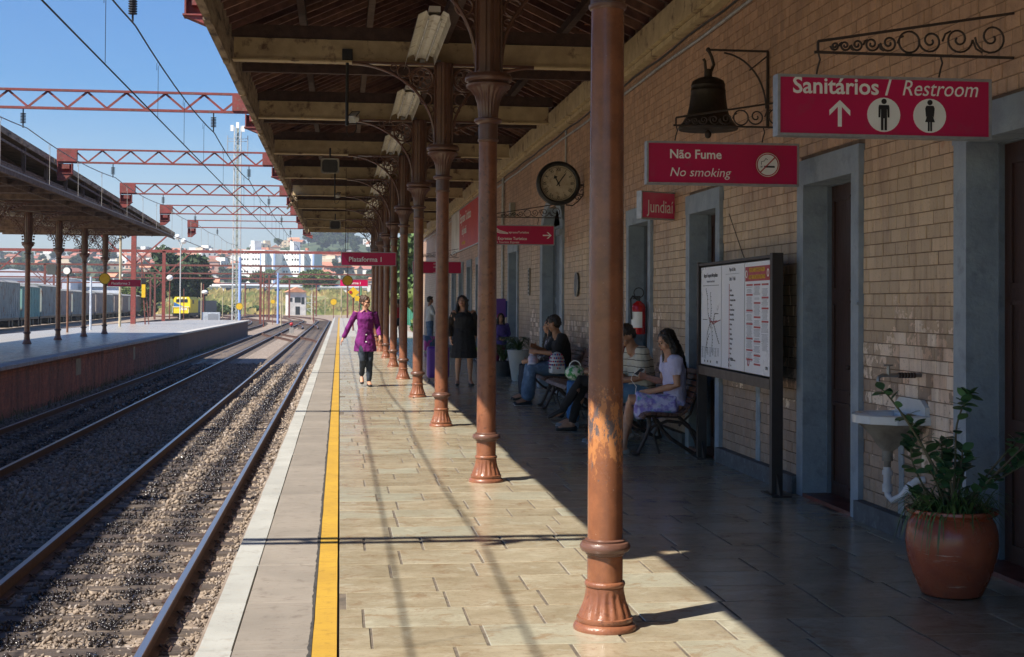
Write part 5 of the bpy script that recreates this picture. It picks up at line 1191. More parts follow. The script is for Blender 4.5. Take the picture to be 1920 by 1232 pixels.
m,n,l,b=newmat('ground_ballast_grass_and_hills'); vec,g=posn(n,l); sp=n.new('ShaderNodeSeparateXYZ'); l.new(vec,sp.inputs[0])
f=noisen(n,l,vec,22,8,.7); f3=noisen(n,l,vec,.12,6,.6); f4=noisen(n,l,vec,.02,8,.65)
vo=n.new('ShaderNodeTexVoronoi'); vo.inputs['Scale'].default_value=20; l.new(vec,vo.inputs['Vector'])
bal=mixc(n,l,ramp(n,l,f,.35,.65),(.16,.115,.085),(.36,.285,.22)); bal=mixc(n,l,.5,bal,mixc(n,l,ramp(n,l,f3,.4,.6),(.30,.24,.18),(.20,.155,.12)))
grs=mixc(n,l,ramp(n,l,f3,.42,.60),(.34,.27,.12),(.12,.16,.045)); grs=mixc(n,l,ramp(n,l,noisen(n,l,vec,.6,6,.7),.45,.65),grs,(.17,.17,.07))
wood=mixc(n,l,ramp(n,l,f4,.40,.60),(.035,.060,.022),(.075,.10,.04))
c=mixc(n,l,ramp(n,l,mth(n,l,'DIVIDE',sp.outputs[1],1000.),.325,.345),bal,grs); c=mixc(n,l,ramp(n,l,mth(n,l,'DIVIDE',sp.outputs[1],1000.),.45,.60),c,wood)
l.new(c,b.inputs['Base Color']); b.inputs['Roughness'].default_value=.95; bump(n,l,b,vo.outputs['Distance'],.6,.03)
grd=struct('ground',mb,m,True)
# ------------------------------------------------------------ tracks
def trackpath(X,y0,y1,curve=None,step=3.):
    pts=[]; y_=y0; x_=X; h_=0
    while y_<y1:
        pts.append((x_,y_)); 
        if curve and y_>curve[0]: h_+=step/curve[1]*curve[2]
        x_+=-math.sin(h_)*step; y_+=math.cos(h_)*step
    return pts
railM=None
m,n,l,b=newmat('rail_steel'); vec,g=posn(n,l); sp=n.new('ShaderNodeSeparateXYZ'); l.new(g.outputs['Normal'],sp.inputs[0]); s3=n.new('ShaderNodeSeparateXYZ'); l.new(vec,s3.inputs[0])
topf=mth(n,l,'MULTIPLY',ramp(n,l,s3.outputs[2],.0,.01),1); tz=mth(n,l,'GREATER_THAN',s3.outputs[2],-1.124)
f=noisen(n,l,vec,12,5,.6); c=mixc(n,l,ramp(n,l,f,.4,.6),(.10,.045,.028),(.065,.032,.022)); c=mixc(n,l,tz,c,(.42,.42,.44)); l.new(c,b.inputs['Base Color']); l.new(mth(n,l,'MULTIPLY',tz,.9),b.inputs['Metallic']); l.new(mth(n,l,'MULTIPLY_ADD',tz,-.52,.80),b.inputs['Roughness'])
railM=m
RP=[(-.07,-.158),(.07,-.158),(.07,-.148),(.012,-.128),(.010,-.045),(.034,-.036),(.036,-.010),(.028,-.002),(0,0),(-.028,-.002),(-.036,-.010),(-.034,-.036),(-.010,-.045),(-.012,-.128),(-.07,-.148)]
def railmesh(path,off,zt=-1.12):
    mb=MB(); k=len(RP); N=len(path)
    for i,(x_,y_) in enumerate(path):
        a,b_=path[max(i-1,0)],path[min(i+1,N-1)]; d=Vector((b_[0]-a[0],b_[1]-a[1])).normalized(); nn=Vector((d.y,-d.x))
        for (p,q) in RP: mb.v.append((x_+nn.x*(off+p),y_+nn.y*(off+p),zt+q))
    for i in range(N-1): mb.f+=[(i*k+j,i*k+(j+1)%k,(i+1)*k+(j+1)%k,(i+1)*k+j) for j in range(k)]
    mb.f.append(tuple(range(k))); return mb
slp=M('oily_timber_sleeper',(.085,.062,.048),(.045,.035,.03),9,.6,.85,.7,40,st=(.4,4,2),rnd=.25,third=(.16,.12,.09),tscale=5)
sl_me=unit(.006,.03,.2).mesh('sleeper'); sl_me.materials.append(slp)
clipm=MB(); 
for s_ in (-1,1): clipm.tube([(s_*.12,-.03,.0),(s_*.085,-.045,.03),(s_*.06,-.02,.035),(s_*.06,.03,.03),(s_*.10,.045,.02),(s_*.125,.02,.0)],.011,6); 
clipm.box((0,0,-.004),(.30,.17,.018)); clip_me=clipm.mesh('rail_clip',True); clip_me.materials.append(M('rusty_fastening',(.07,.035,.022),(.045,.028,.02),20,.6,.8,.4,60))
def track(name,label,X,y0,y1,curve=None,near=False,gauge=1.67,group=None,lump=True):
    t=thing(name,label,'railway track',(0,0,0),0,group); path=trackpath(X,y0,y1,curve)
    for s_ in (-1,1): part('rail',railmesh(path,s_*gauge/2),railM,t,smooth=30)
    allsl=MB(); yy=y0+.3; i=0
    while yy<(y1 if near else y1):
        j=min(int((yy-y0)/3.),len(path)-2); u=(yy-y0)/3.-j
        if j>=len(path)-1: break
        x_=path[j][0]+(path[min(j+1,len(path)-1)][0]-path[j][0])*min(u,1)
        if near and yy<38:
            link('sleeper',sl_me,None,t,(x_+random.uniform(-.03,.03),yy,-1.345+random.uniform(-.008,.006)),(random.uniform(-.01,.01),0,random.uniform(-.015,.015)),(2.75,.23,.14))
            if yy<34: 
                for s_ in (-1,1): link('rail_clip',clip_me,None,t,(x_+s_*gauge/2,yy,-1.274))
        elif yy<230: allsl.box((x_,yy,-1.352),(2.7,.22,.12))
        yy+=.62; i+=1
    if allsl.v: part('far_sleepers',allsl,slp,t,stuff=True)
    return t
track('railway_track','nearest railway track, beside the white platform edge',-2.31,2.5,330,(205,420,1),True)
track('second_railway_track','second railway track, along the brick wall of the opposite platform',-6.12,10,330,(200,420,1),True)
for i,(X_,a,b_,cv,lb) in enumerate(((-10.2,128,330,(160,600,1),'yard track leaving beyond the end of the opposite platform'),(-18.6,60,330,(240,900,-1),'yard track behind the opposite platform'),(-26.6,80,330,None,'yard track under the yellow locomotive'),(-3.2,150,300,(150,260,1),'curving track beyond the platform ends'))):
    track('yard_track',lb,X_,a,b_,cv)
# crossover rails
mb=MB()
for (a,b_,o) in (((-2.3,96),(-6.1,128),0),):
    n_=12; pth=[(a[0]+(b_[0]-a[0])*sst(0,1,k/n_),a[1]+(b_[1]-a[1])*k/n_) for k in range(n_+1)]
    for s_ in (-.83,.83): q=railmesh(pth,s_,-1.124); mb.add(q.v,q.f)
t=thing('track_crossover','crossover rails joining the two main tracks beyond the platforms','railway track'); part('rail',mb,railM,t)
# ballast stones (nobody can count them)
def stonemat(name,far=False):
    m,n,l,b=newmat(name); vec,g=posn(n,l); sp=n.new('ShaderNodeSeparateXYZ'); l.new(vec,sp.inputs[0]); rv=g.outputs['Random Per Island']
    if far:
        vo=n.new('ShaderNodeTexVoronoi'); vo.inputs['Scale'].default_value=13; l.new(vec,vo.inputs['Vector']); wn_=n.new('ShaderNodeTexWhiteNoise'); l.new(vo.outputs['Color'],wn_.inputs['Vector']); rv=wn_.outputs['Value']
    X=sp.outputs[0]; f=noisen(n,l,vec,2.6,5,.6); f2=noisen(n,l,vec,30,4,.6)
    c=mixc(n,l,ramp(n,l,rv,.1,.9),(.17,.13,.10),(.31,.245,.185)); c=mixc(n,l,ramp(n,l,mth(n,l,'FRACT',mth(n,l,'MULTIPLY',rv,7.3)),.8,.95),c,(.34,.29,.25))
    c=mixc(n,l,ramp(n,l,mth(n,l,'FRACT',mth(n,l,'MULTIPLY',rv,13.7)),.72,.95),c,(.10,.08,.07))
    oil=None
    for xc in (-2.68,-1.95,-6.5,-5.75):
        d=mth(n,l,'ABSOLUTE',mth(n,l,'SUBTRACT',X,xc)); q=mth(n,l,'SUBTRACT',mth(n,l,'MULTIPLY_ADD',f,.62,.0),mth(n,l,'MULTIPLY',d,1.05)); q=ramp(n,l,q,.15 if far else .03,.30 if far else .15)
        oil=q if oil is None else mth(n,l,'MAXIMUM',oil,q)
    c=mixc(n,l,mth(n,l,'MULTIPLY',oil,.93),c,(.014,.012,.015)); l.new(c,b.inputs['Base Color'])
    l.new(mth(n,l,'MULTIPLY_ADD',oil,-.66,.9),b.inputs['Roughness']); b.inputs['Specular IOR Level'].default_value=.5; bump(n,l,b,f2,.4,.01); return m
stM=stonemat('ballast_stones')
ico_v=[]; ph=(1+5**.5)/2
for a,b_ in ((-1,ph),(1,ph),(-1,-ph),(1,-ph)): ico_v+=[(a,b_,0)]
for a,b_ in ((-1,ph),(1,ph),(-1,-ph),(1,-ph)): ico_v+=[(0,a,b_)]
for a,b_ in ((ph,-1),(ph,1),(-ph,-1),(-ph,1)): ico_v+=[(a,0,b_)]
ico_f=[(0,11,5),(0,5,1),(0,1,7),(0,7,10),(0,10,11),(1,5,9),(5,11,4),(11,10,2),(10,7,6),(7,1,8),(3,9,4),(3,4,2),(3,2,6),(3,6,8),(3,8,9),(4,9,5),(2,4,11),(6,2,10),(8,6,7),(9,8,1)]
IV=np.array([(1,0,0),(-1,0,0),(0,1,0),(0,-1,0),(0,0,1),(0,0,-1.)]); IF=np.array([(0,2,4),(2,1,4),(1,3,4),(3,0,4),(2,0,5),(1,2,5),(3,1,5),(0,3,5)])
def stones_obj(name,P,rad,mat):
    n_=len(P); q=rng.normal(size=(n_,4)); q/=np.linalg.norm(q,axis=1)[:,None]; w_,x,y,z=q.T
    Rm=np.stack([1-2*(y*y+z*z),2*(x*y-z*w_),2*(x*z+y*w_),2*(x*y+z*w_),1-2*(x*x+z*z),2*(y*z-x*w_),2*(x*z-y*w_),2*(y*z+x*w_),1-2*(x*x+y*y)],1).reshape(n_,3,3)
    jit=(IV[None]*rng.uniform(.65,1.25,(n_,6,1))+rng.normal(0,.16,(n_,6,3)))*rng.uniform([.6,.6,.5],[1.25,1.1,.85],(n_,3))[:,None,:]*rad[:,None,None]
    V=np.einsum('nij,nkj->nki',Rm,jit)+P[:,None,:]; F=(IF[None]+6*np.arange(n_)[:,None,None]).reshape(-1)
    me=bpy.data.meshes.new(name); me.vertices.add(n_*6); me.vertices.foreach_set('co',V.reshape(-1).astype('f')); nf=n_*8
    me.loops.add(nf*3); me.loops.foreach_set('vertex_index',F.astype('i')); me.polygons.add(nf); me.polygons.foreach_set('loop_start',np.arange(0,nf*3,3,dtype='i')); me.polygons.foreach_set('loop_total',np.full(nf,3,dtype='i')); me.update(); me.validate()
    o=link(name,me,mat); o['kind']='stuff'; return o
def scat(x0,x1,y0,y1,sp_):
    nx_=int((x1-x0)/sp_); ny_=int((y1-y0)/sp_); gx,gy=np.meshgrid(np.linspace(x0,x1,nx_),np.linspace(y0,y1,ny_)); P=np.stack([gx.ravel(),gy.ravel(),np.zeros(gx.size)],1); P[:,:2]+=rng.normal(0,sp_*.42,(len(P),2)); return P
parts_=[(scat(-5.4,-.66,5.0,11,.034),.020),(scat(-8.0,-.66,11,19,.048),.028),(scat(-8.0,-.7,19,36,.078),.044),(scat(-7.6,-.7,36,64,.125),.066)]
P=np.concatenate([p for p,_ in parts_]); rad=np.concatenate([np.full(len(p),r)*rng.uniform(.45,1.3,len(p)) for p,r in parts_])
# height profile: heaped between tracks and towards the platform, low in the sleeper bay near the rails
X_=P[:,0]; hz=np.full(len(P),-1.287); 
for xc in (-2.31,-6.12):
    d=np.abs(X_-xc); hz=np.where(d<.55,-1.272,hz); hz=np.where((d>.62)&(d<1.05),-1.30,hz)
hz=np.where((X_>-5.0)&(X_<-3.5),-1.262+.02*np.sin(P[:,1]),hz); hz=np.where(X_>-1.2,-1.262+.03*(X_+1.2)*3,hz)
nz=np.array([mnoise.noise(Vector((a*1.6,b_*1.6,0))) for a,b_ in P[:,:2]]); P[:,2]=hz+nz*.016+rng.uniform(-.012,.008,len(P))
ins=np.zeros(len(P),bool)
for xc in (-2.31,-6.12):
    bay=(np.abs(X_-xc)<1.37)&(np.abs(((P[:,1]-(2.8 if xc>-3 else 10.3)+.31)%.62)-.31)<.12); P[bay&(rng.random(len(P))<.72),2]-=.035
for off in (-3.145,-1.475,-6.955,-5.285): ins|=np.abs(X_-off)<.045
P=P[~ins]; rad=rad[~ins]
stones_obj('ballast',P,rad,stM)
# ballast bed with the same colours, beyond the loose stones
bb=MB(); bb.box((-4.3,110,-1.34),(7.4,216,.085)); struct('ballast_bed',bb,stonemat('far_ballast_stones',True))
# litter on the track
for k,(x_,y_,c_,lb) in enumerate(((-2.75,10.0,(.6,.02,.04),'small red scrap of litter between the near rails'),(-2.1,9.2,(.7,.6,.1),'small yellow scrap of litter between the near rails'),(-2.35,7.9,(.6,.25,.03),'orange scrap of litter on the near sleepers'))):
    o=part('litter',MB().box((0,0,0),(.05,.03,.012),(.2,.1,.5)),M('litter_paint_%s'%['red','yellow','orange'][k],c_),None,(x_,y_,-1.235)); tag(o,lb,'litter')
# shunt signal
t=thing('shunt_signal','small red lamp signal standing between the far tracks','signal',(-4.35,128,-1.25)); part('box',MB().box((0,0,.3),(.4,.3,.55)),concm,t); part('red_lamp',MB().ell((0,-.1,.85),(.16,.1,.16)),redp,t,smooth=True); part('post',MB().cyl((0,0,.5),(0,0,.8),.06,8),black,t)
# ------------------------------------------------------------ platform two
p2=thing('opposite_platform','opposite island platform with a red brick side wall and pale coping','platform')
tri=[(-15.8,2),(-7.9,2),(-7.9,122),(-9.2,124),(-13.5,124),(-15.8,100)]
part('platform_top',MB().prism(tri,-1.30,-.10,'z'),joint,p2); part('paving',MB().prism([(x+(.3 if x<-10 else -.32),y) for x,y in tri],-.10,.0,'z'),M('grey_platform_concrete',(.38,.35,.30),(.29,.265,.23),3,.20,.42,.3,30,third=(.36,.34,.30),tscale=1.3),p2)
cp=MB(); yy=2.
cop=unit(.02,.01,.1).mesh('coping_slab'); cop.materials.append(M('pale_worn_coping',(.46,.45,.43),(.34,.33,.31),5,.75,.9,.5,30,third=(.25,.23,.2),tscale=8))
yy=24
while yy<121.5: link('coping_slab',cop,None,p2,(-7.98,yy+.6,-.035),(0,0,0),(.5,1.19,.09)); yy+=1.2
part('near_coping',MB().box((-7.98,13,-.035),(.5,22,.09)),MATS['pale_worn_coping'],p2)
m,n,l,b=newmat('sooty_red_brick'); vec,g=posn(n,l); sp=n.new('ShaderNodeSeparateXYZ'); l.new(vec,sp.inputs[0]); cb=n.new('ShaderNodeCombineXYZ'); l.new(sp.outputs[1],cb.inputs[0]); l.new(sp.outputs[2],cb.inputs[1])
rv=randv(n,l,g); f=noisen(n,l,vec,1.2,6,.65); 
mp=n.new('ShaderNodeMapping'); mp.inputs['Scale'].default_value=(1,1.6,.12); l.new(vec,mp.inputs[0]); s_=noisen(n,l,mp.outputs[0],2.,6,.7)
c=mixc(n,l,rv,(.54,.21,.13),(.42,.165,.11)); c=mixc(n,l,mth(n,l,'MULTIPLY',ramp(n,l,f,.45,.62),.7),c,(.22,.13,.10)); c=mixc(n,l,mth(n,l,'MULTIPLY',ramp(n,l,s_,.5,.66),.55),c,(.07,.05,.042))
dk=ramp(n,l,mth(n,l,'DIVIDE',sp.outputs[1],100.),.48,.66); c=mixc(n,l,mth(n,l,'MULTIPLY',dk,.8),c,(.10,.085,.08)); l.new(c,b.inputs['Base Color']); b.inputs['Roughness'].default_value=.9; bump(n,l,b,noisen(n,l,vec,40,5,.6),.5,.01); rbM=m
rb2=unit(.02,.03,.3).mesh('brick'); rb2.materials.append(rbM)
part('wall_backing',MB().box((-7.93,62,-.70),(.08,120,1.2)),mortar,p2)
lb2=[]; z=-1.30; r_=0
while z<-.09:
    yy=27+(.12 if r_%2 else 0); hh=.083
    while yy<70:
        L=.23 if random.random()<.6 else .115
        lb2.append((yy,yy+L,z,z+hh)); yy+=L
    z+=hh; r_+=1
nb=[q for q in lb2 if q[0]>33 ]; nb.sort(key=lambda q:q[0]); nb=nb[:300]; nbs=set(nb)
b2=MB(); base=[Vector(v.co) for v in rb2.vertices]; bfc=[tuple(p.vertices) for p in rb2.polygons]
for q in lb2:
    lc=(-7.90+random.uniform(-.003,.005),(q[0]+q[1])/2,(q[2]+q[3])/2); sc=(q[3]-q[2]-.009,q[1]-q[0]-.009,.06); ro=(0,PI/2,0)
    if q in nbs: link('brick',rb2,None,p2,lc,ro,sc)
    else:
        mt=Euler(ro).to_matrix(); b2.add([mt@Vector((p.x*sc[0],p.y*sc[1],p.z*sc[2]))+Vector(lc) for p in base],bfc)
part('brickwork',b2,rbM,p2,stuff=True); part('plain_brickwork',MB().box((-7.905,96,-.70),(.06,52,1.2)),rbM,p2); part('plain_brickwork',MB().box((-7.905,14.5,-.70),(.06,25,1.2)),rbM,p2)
part('end_wall',MB().box((-11.3,124.02,-.7),(4.4,.06,1.2)),rbM,p2)
for (y_,w_) in ((43.5,.8),(55,.5)): part('painted_patch',MB().box((-7.87,y_,-.45),(.012,w_,.5)),M('pale_plaster_patch',(.40,.34,.22)),p2)
# weeds along the foot of the wall
wd=MB()
for k in range(900):
    y_=26+70*random.random()**1.3; blade(wd,(-7.72+random.uniform(-.1,.25),y_,-1.30),random.uniform(0,6.28),random.uniform(.08,.3),random.uniform(.08,.3),.02,random.uniform(0,.1),3)
o=part('track_weeds',wd,M('dusty_weed',(.14,.14,.06),(.22,.18,.09),5,.8,.9,rnd=.3)); o['kind']='stuff'
# ------------------------------------------------------------ canopy two
dw2=M('brown_ribbed_timber',(.19,.12,.085),(.11,.07,.05),6,.7,.85,.5,30,rnd=.35)
c2=thing('opposite_canopy','dark timber canopy over the opposite platform','canopy')
yA,yB=-8,68.6; ztop=lambda y_:4.86+(68.5-y_)*.022
xm,xl,xr=-11.9,-16.0,-8.0
rf=MB()
for (xa,xb,dz) in ((xr,xm,.55),(xl,xm,.55)):
    v=[(xa,yA,ztop(yA)),(xa,yB,ztop(yB)),(xb,yB,ztop(yB)+dz),(xb,yA,ztop(yA)+dz)]; v+=[(p[0],p[1],p[2]-.05) for p in v]
    rf.add(v,[(0,1,2,3),(7,6,5,4),(0,4,5,1),(1,5,6,2),(2,6,7,3),(3,7,4,0)])
part('roof_sheet',rf,M('sooty_roof_sheet',(.30,.21,.15),(.16,.11,.08),3,.7,.9,.4,20),c2)
part('ceiling',MB().box((xm,(yA+yB)/2,4.88),(xr-xl-.3,yB-yA-.4,.04)),dw2,c2)
fb=MB()
yy=yA
while yy<yB-.1:
    y2=min(yy+4,yB)
    for zo,hh,mt_,nm in ((0,.16,fascm,'fascia_board'),(-.24,.06,dw2,'lower_board')):
        q=MB(); q.bar((xr+.03,yy+.02,ztop(yy)+zo-.03),(xr+.03,y2-.02,ztop(y2)+zo-.03),.04,hh); part(nm,q,mt_,c2)
    q=MB(); q.bar((xr-.05,yy,4.72),(xr-.05,y2,4.72),.08,.22); part('edge_beam',q,dw2,c2); yy+=4
# slanting fill behind fascia (rafters ends)
yy=yA+1
while yy<yB:
    part('rafter_end',MB().bar((xr-.02,yy,4.80),(xr-.02,yy,ztop(yy)-.1),.10,.06),dw2,c2); 
    part('cross_beam',MB().box((xm,yy,4.80),(xr-xl-.2,.12,.2)),dw2,c2); yy+=2.72
part('added_sky_blocker',MB().add([(xr-1.0,yA,4.7),(xr-1.0,yB,4.7),(xr-1.0,yB,ztop(yB)-.1),(xr-1.0,yA,ztop(yA)-.1),(xr-1.04,yA,4.7),(xr-1.04,yB,4.7),(xr-1.04,yB,ztop(yB)-.1),(xr-1.04,yA,ztop(yA)-.1)],[(0,1,2,3),(7,6,5,4),(0,4,5,1),(1,5,6,2),(2,6,7,3),(3,7,4,0)]),dw2,c2)  # added board, shuts out the sky so the roof interior looks dark
part('gable_board',MB().prism([(xl,4.72),(xr,4.72),(xr,ztop(yB)-.06),(xm,ztop(yB)+.45),(xl,ztop(yB)-.06)],yB-.06,yB,'y'),dw2,c2)
beads={}
for s_,sg in (('l',-1),('r',1)):
    q=MB()
    for a in np.linspace(.02,1.3,13): q.ell((sg*(.165+1.03*(1-math.cos(a))),0,3.57+.90*math.sin(a)),(.036,.03,.036),n=6,m=4)
    for a in np.linspace(.1,1.2,6): q.tube(arc((sg*(.30+1.0*(1-math.cos(a))),3.78+.78*math.sin(a)),.07,0,6.28,8)[:-1],.014,5,closed=True)
    beads[s_]=q.mesh('bead_edging'); beads[s_].materials.append(iron)
C2Y=[29.7,35.2,40.6,46.1,51.5,57.0,62.6,68.0]
for i,yc in enumerate(C2Y):
    vis_=i-3
    lb=['left-edge iron column of the opposite canopy, mostly out of view','leftmost fully visible brown column on the opposite platform','second brown column on the opposite platform, with a small grey box','third brown column on the opposite platform','fourth brown column on the opposite platform, beside the Plataforma 2 sign'][vis_] if vis_>=0 else f'iron column of the opposite canopy standing out of view to the left, {ORD[i]} of its row'
    t=thing('iron_column',lb,'column',(-11.12,yc,0),0,'cast iron columns under the opposite canopy'); t.scale=(1.15,1.15,1.045)
    for k_,nm in (('base','base'),('shaft','shaft'),('ring','ring'),('capital','capital'),('upper_post','upper_post')): link(nm,CP[k_],None,t)
    for s_ in 'lr': b_=link('arched_bracket',CP['br'+s_],None,t); link('scrollwork',CP['orn'+s_],None,b_); link('bead_edging',beads[s_],None,b_)
t=thing('junction_box','small grey box on the second column of the opposite platform','box',(-11.4,57.0,2.65)); part('box_body',MB().box((0,0,.15),(.30,.15,.42)),alu,t)
for i,(px_,py_) in enumerate(((35,388),(94,407),(149,424),(192,438))):
    yc=C2Y[4+i]-4.5; x_=(px_-637)*yc*.9925/2600-.2
    lm=luminaire((-11.9,yc-1.2,1.52+(569-py_)*yc/2600-.1),f'{ORD[i]} slanted tube lamp under the opposite canopy, counted from the left','tube lamps under the opposite canopy',1.6); lm.rotation_euler=(0,R(8),R(-35))
# yellow discs and small posts on platform two
def disc_sign(loc,r,label,post=None,hang=None,sq=False):
    t=thing('yellow_disc_sign',label,'sign',loc,0,'yellow round railway signs'); part('disc',disc((0,0),r,0,24,.015),yellow,t); part('rim',ringm((0,0),r,r*.14,-.018,24),M('olive_rim',(.30,.24,.05)),t)
    if post: part('post',MB().cyl((0,.05,-post),(0,.05,r),.035,8),M('red_brown_post',(.20,.05,.035)),t)
    if hang: part('hanger',MB().bar((0,.03,0),(0,.03,hang),.02),ironD,t)
    return t
disc_sign((-11.0,67.2,2.62),.27,'yellow disc sign at the left end of the Plataforma 2 sign',None,.9)
disc_sign((.30,55,2.42),.21,'yellow disc sign hanging in front of the farther Plataforma 1 sign',None,2.2)
disc_sign((-8.9,126,1.20),.33,'yellow disc sign low on the blue and white pole beyond the opposite platform')
disc_sign((-8.6,182,1.7),.30,'small yellow disc sign on a thin dark post beyond the platforms',3.0)
disc_sign((-.75,170,1.7),.42,'small yellow disc sign on a thin post beside the far end of the near platform',2.9)
def pole(name,label,x,y,z0,z1,r,mt,cat='pole',group=None,n=8):
    t=thing(name,label,cat,(x,y,z0),0,group); part('shaft',MB().cyl((0,0,0),(0,0,z1-z0),r,n),mt,t,smooth=True); return t
bwm=M('blue_and_white_pole_paint',(.30,.42,.75),(.25,.36,.66),4,.5,.6); creamp=M('cream_pole_paint',(.55,.46,.30)); rbr=MATS['red_brown_post']; wht=M('white_pole_paint',(.6,.66,.75))
t=pole('speaker_post','brown post carrying a small horn speaker on the opposite platform',-13.4,71,0,2.95,.055,M('brown_post_paint',(.22,.10,.06)),'post'); part('horn_speaker',MB().ell((0,-.1,3.05),(.22,.25,.2)),dgrey,t,smooth=True); part('horn_mouth',MB().cyl((0,-.32,3.05),(0,-.36,3.05),.17,14),white,t)
pole('white_post','short white post on the opposite platform between the third and fourth columns',-13.5,78,0,2.9,.06,wht,'post')
pole('cream_pole','tall cream pole rising behind the Plataforma 2 sign',-13.55,88.5,0,5.9,.08,creamp)
pole('blue_white_pole','tall blue and white pole at the end of the opposite platform',-8.9,126.3,-1.3,5.6,.13,bwm,'pole','blue and white poles')
pole('blue_white_pole','thinner blue and white pole standing far beyond the platform end',-8.3,190,-1.3,5.6,.14,bwm,'pole','blue and white poles')
def lamp(x,y,h,label,n_=2):
    t=thing('lamp_post',label,'lamp post',(x,y,0),0,'globe lamp posts at the end of the opposite platform'); part('shaft',MB().tube([(0,0,0),(0,0,h-.8),(-.25,0,h-.1)],.05,8).tube([(0,0,h-1.2),(.1,0,h-.7),(.25,0,h-.5)],.04,8),M('pale_lamp_post',(.62,.62,.60)),t,smooth=True)
    for (dx,dz) in ((-.28,0),(.27,-.38))[:n_]: part('lamp_globe',MB().ell((dx,0,h+dz),(.26,.26,.24)),white,t,smooth=True)
lamp(-14.2,127,7.4,'tall white lamp post with two globes near the yellow locomotive'); 
t=thing('lamp_post','short lamp post with one white globe left of the yellow locomotive','lamp post',(-15.0,126,0)); part('shaft',MB().cyl((0,0,0),(0,0,3.6),.05,8),rbr,t); part('lamp_globe',MB().ell((0,0,3.7),(.28,.28,.26)),white,t,smooth=True)
t=thing('lamp_post','short dark lamp post with white dish right of the yellow locomotive','lamp post',(-12.6,133,-1)); part('shaft',MB().cyl((0,0,0),(0,0,3.4),.06,8),black,t); part('lamp_globe',MB().ell((0,0,3.5),(.3,.3,.2)),white,t,smooth=True)
t=thing('equipment_cabinet','pale grey trackside cabinet left of the lattice tower','cabinet',(-11.6,128.5,-1.25)); part('cabinet_body',MB().box((0,0,.95),(1.6,.8,1.9)),M('pale_cabinet_paint',(.5,.55,.6)),t); part('door',MB().box((.2,-.41,1.0),(.9,.02,1.5)),alu,t)
# ------------------------------------------------------------ overhead line gantries
def insul(mb,x,z0,z1,y=0):
    mb.cyl((x,y,z0),(x,y,z1),.014,6); n_=7
    for k in range(n_): z=z0+(z1-z0)*(.25+.55*k/n_); mb.cyl((x,y,z),(x,y,z+.012),.055,8)
GYS=[-4.3,6.65]+[17.4+10.97*k for k in range(6)]
def gantry(y,label,xl=-7.75,xr=-1.53,plain=False):
    t=thing('overhead_gantry',label,'gantry',(0,y,5.36),0,'red lattice gantries between the canopies')
    W_=xr-xl; s=.0
    part('top_chord',MB().bar((xl,0,.36),(xr,0,.36),.075,.045),redst,t); part('bottom_chord',MB().bar((xl,0,.0),(xr,0,.0),.07,.05),redst,t)
    n_=14; 
    if not plain:
        for k in range(n_):
            a=xl+.45+(W_-.9)*k/n_; b_=xl+.45+(W_-.9)*(k+1)/n_; part('lattice_brace',MB().bar((a,0,.02 if k%2 else .34),(b_,0,.34 if k%2 else .02),.012,.045),redst,t)
    part('end_box',MB().box((xl+.27,0,.18),(.54,.12,.315)),redst,t); part('end_box',MB().box((xr-.42,0,.18),(.46,.12,.315)),redst,t)
    for sx,x_ in ((1,xl+.22),(-1,xr-.19)):
        g=MB(); g.box((x_-.19,0,-.17),(.02,.20,.27)); g.box((x_+.19,0,-.17),(.02,.2,.27)); g.box((x_,.09,-.17),(.36,.02,.27)); g.box((x_+sx*.02,0,-.12),(.2,.12,.12)); g.prism([(x_-.2,-.32),(x_+.2,-.32),(x_+(.0 if sx>0 else .2),-.50),(x_-(.2 if sx>0 else 0),-.50)] if sx>0 else [(x_-.2,-.32),(x_+.3,-.32),(x_+.3,-.52)],-.1,.1,'y'); g.box((x_,0,-.31),(.44,.24,.02)); part('end_bracket',g,redst,t)
    i_=MB(); insul(i_,-2.55,-.40,-.02); insul(i_,-6.25,-.40,-.02); part('insulator_string',i_,wirem,t)
    return t
for i,y in enumerate(GYS):
    lb=['red gantry behind the camera, out of view','red gantry overhead just out of view above the camera','red gantry whose end shows at the top edge of the photo','largest fully visible red lattice gantry','second visible red lattice gantry, with its left end above the opposite roof','third visible red lattice gantry','fourth visible red lattice gantry','farthest red gantry between the canopies'][i]
    gantry(y,lb,plain=(i==len(GYS)-1))
# wires
def catenary(x,zc,zm,label,y0=-5,y1=150,wirem=wirem,k_=1):
    t=thing('overhead_wire',label,'overhead wire'); part('contact_wire',MB().tube([(x,y,zc) for y in np.arange(y0,y1,5)],.0095*k_,5),wirem,t)
    pts=[]; gy=[GYS[0]+10.97*k for k in range(16)]
    for a,b_ in zip(gy[:-1],gy[1:]):
        for k in range(8): u=k/8; pts.append((x,a+(b_-a)*u,zm-.11*4*u*(1-u)))
    part('messenger_wire',MB().tube(pts,.011,5),wirem,t)
    for a,b_ in zip(gy[:-1],gy[1:]):
        for u in (.2,.5,.8):
            y=a+(b_-a)*u; z=zm-.11*4*u*(1-u)
            if y>0: part('dropper',MB().tube([(x,y,zc),(x,y,z-.08),(x+.02,y,z-.03),(x,y,z+.02),(x-.02,y,z-.03),(x-.02,y,z-.12)],.0035*k_,4),wirem,t)
    return t
catenary(-2.55,4.10,4.96,'overhead wires with droppers above the nearest track')
catenary(-6.22,4.02,4.98,'overhead wires with pale droppers above the second track, crossing the opposite roof',wirem=M('pale_contact_wire',(.42,.40,.36),(.32,.3,.28)),k_=1.6)
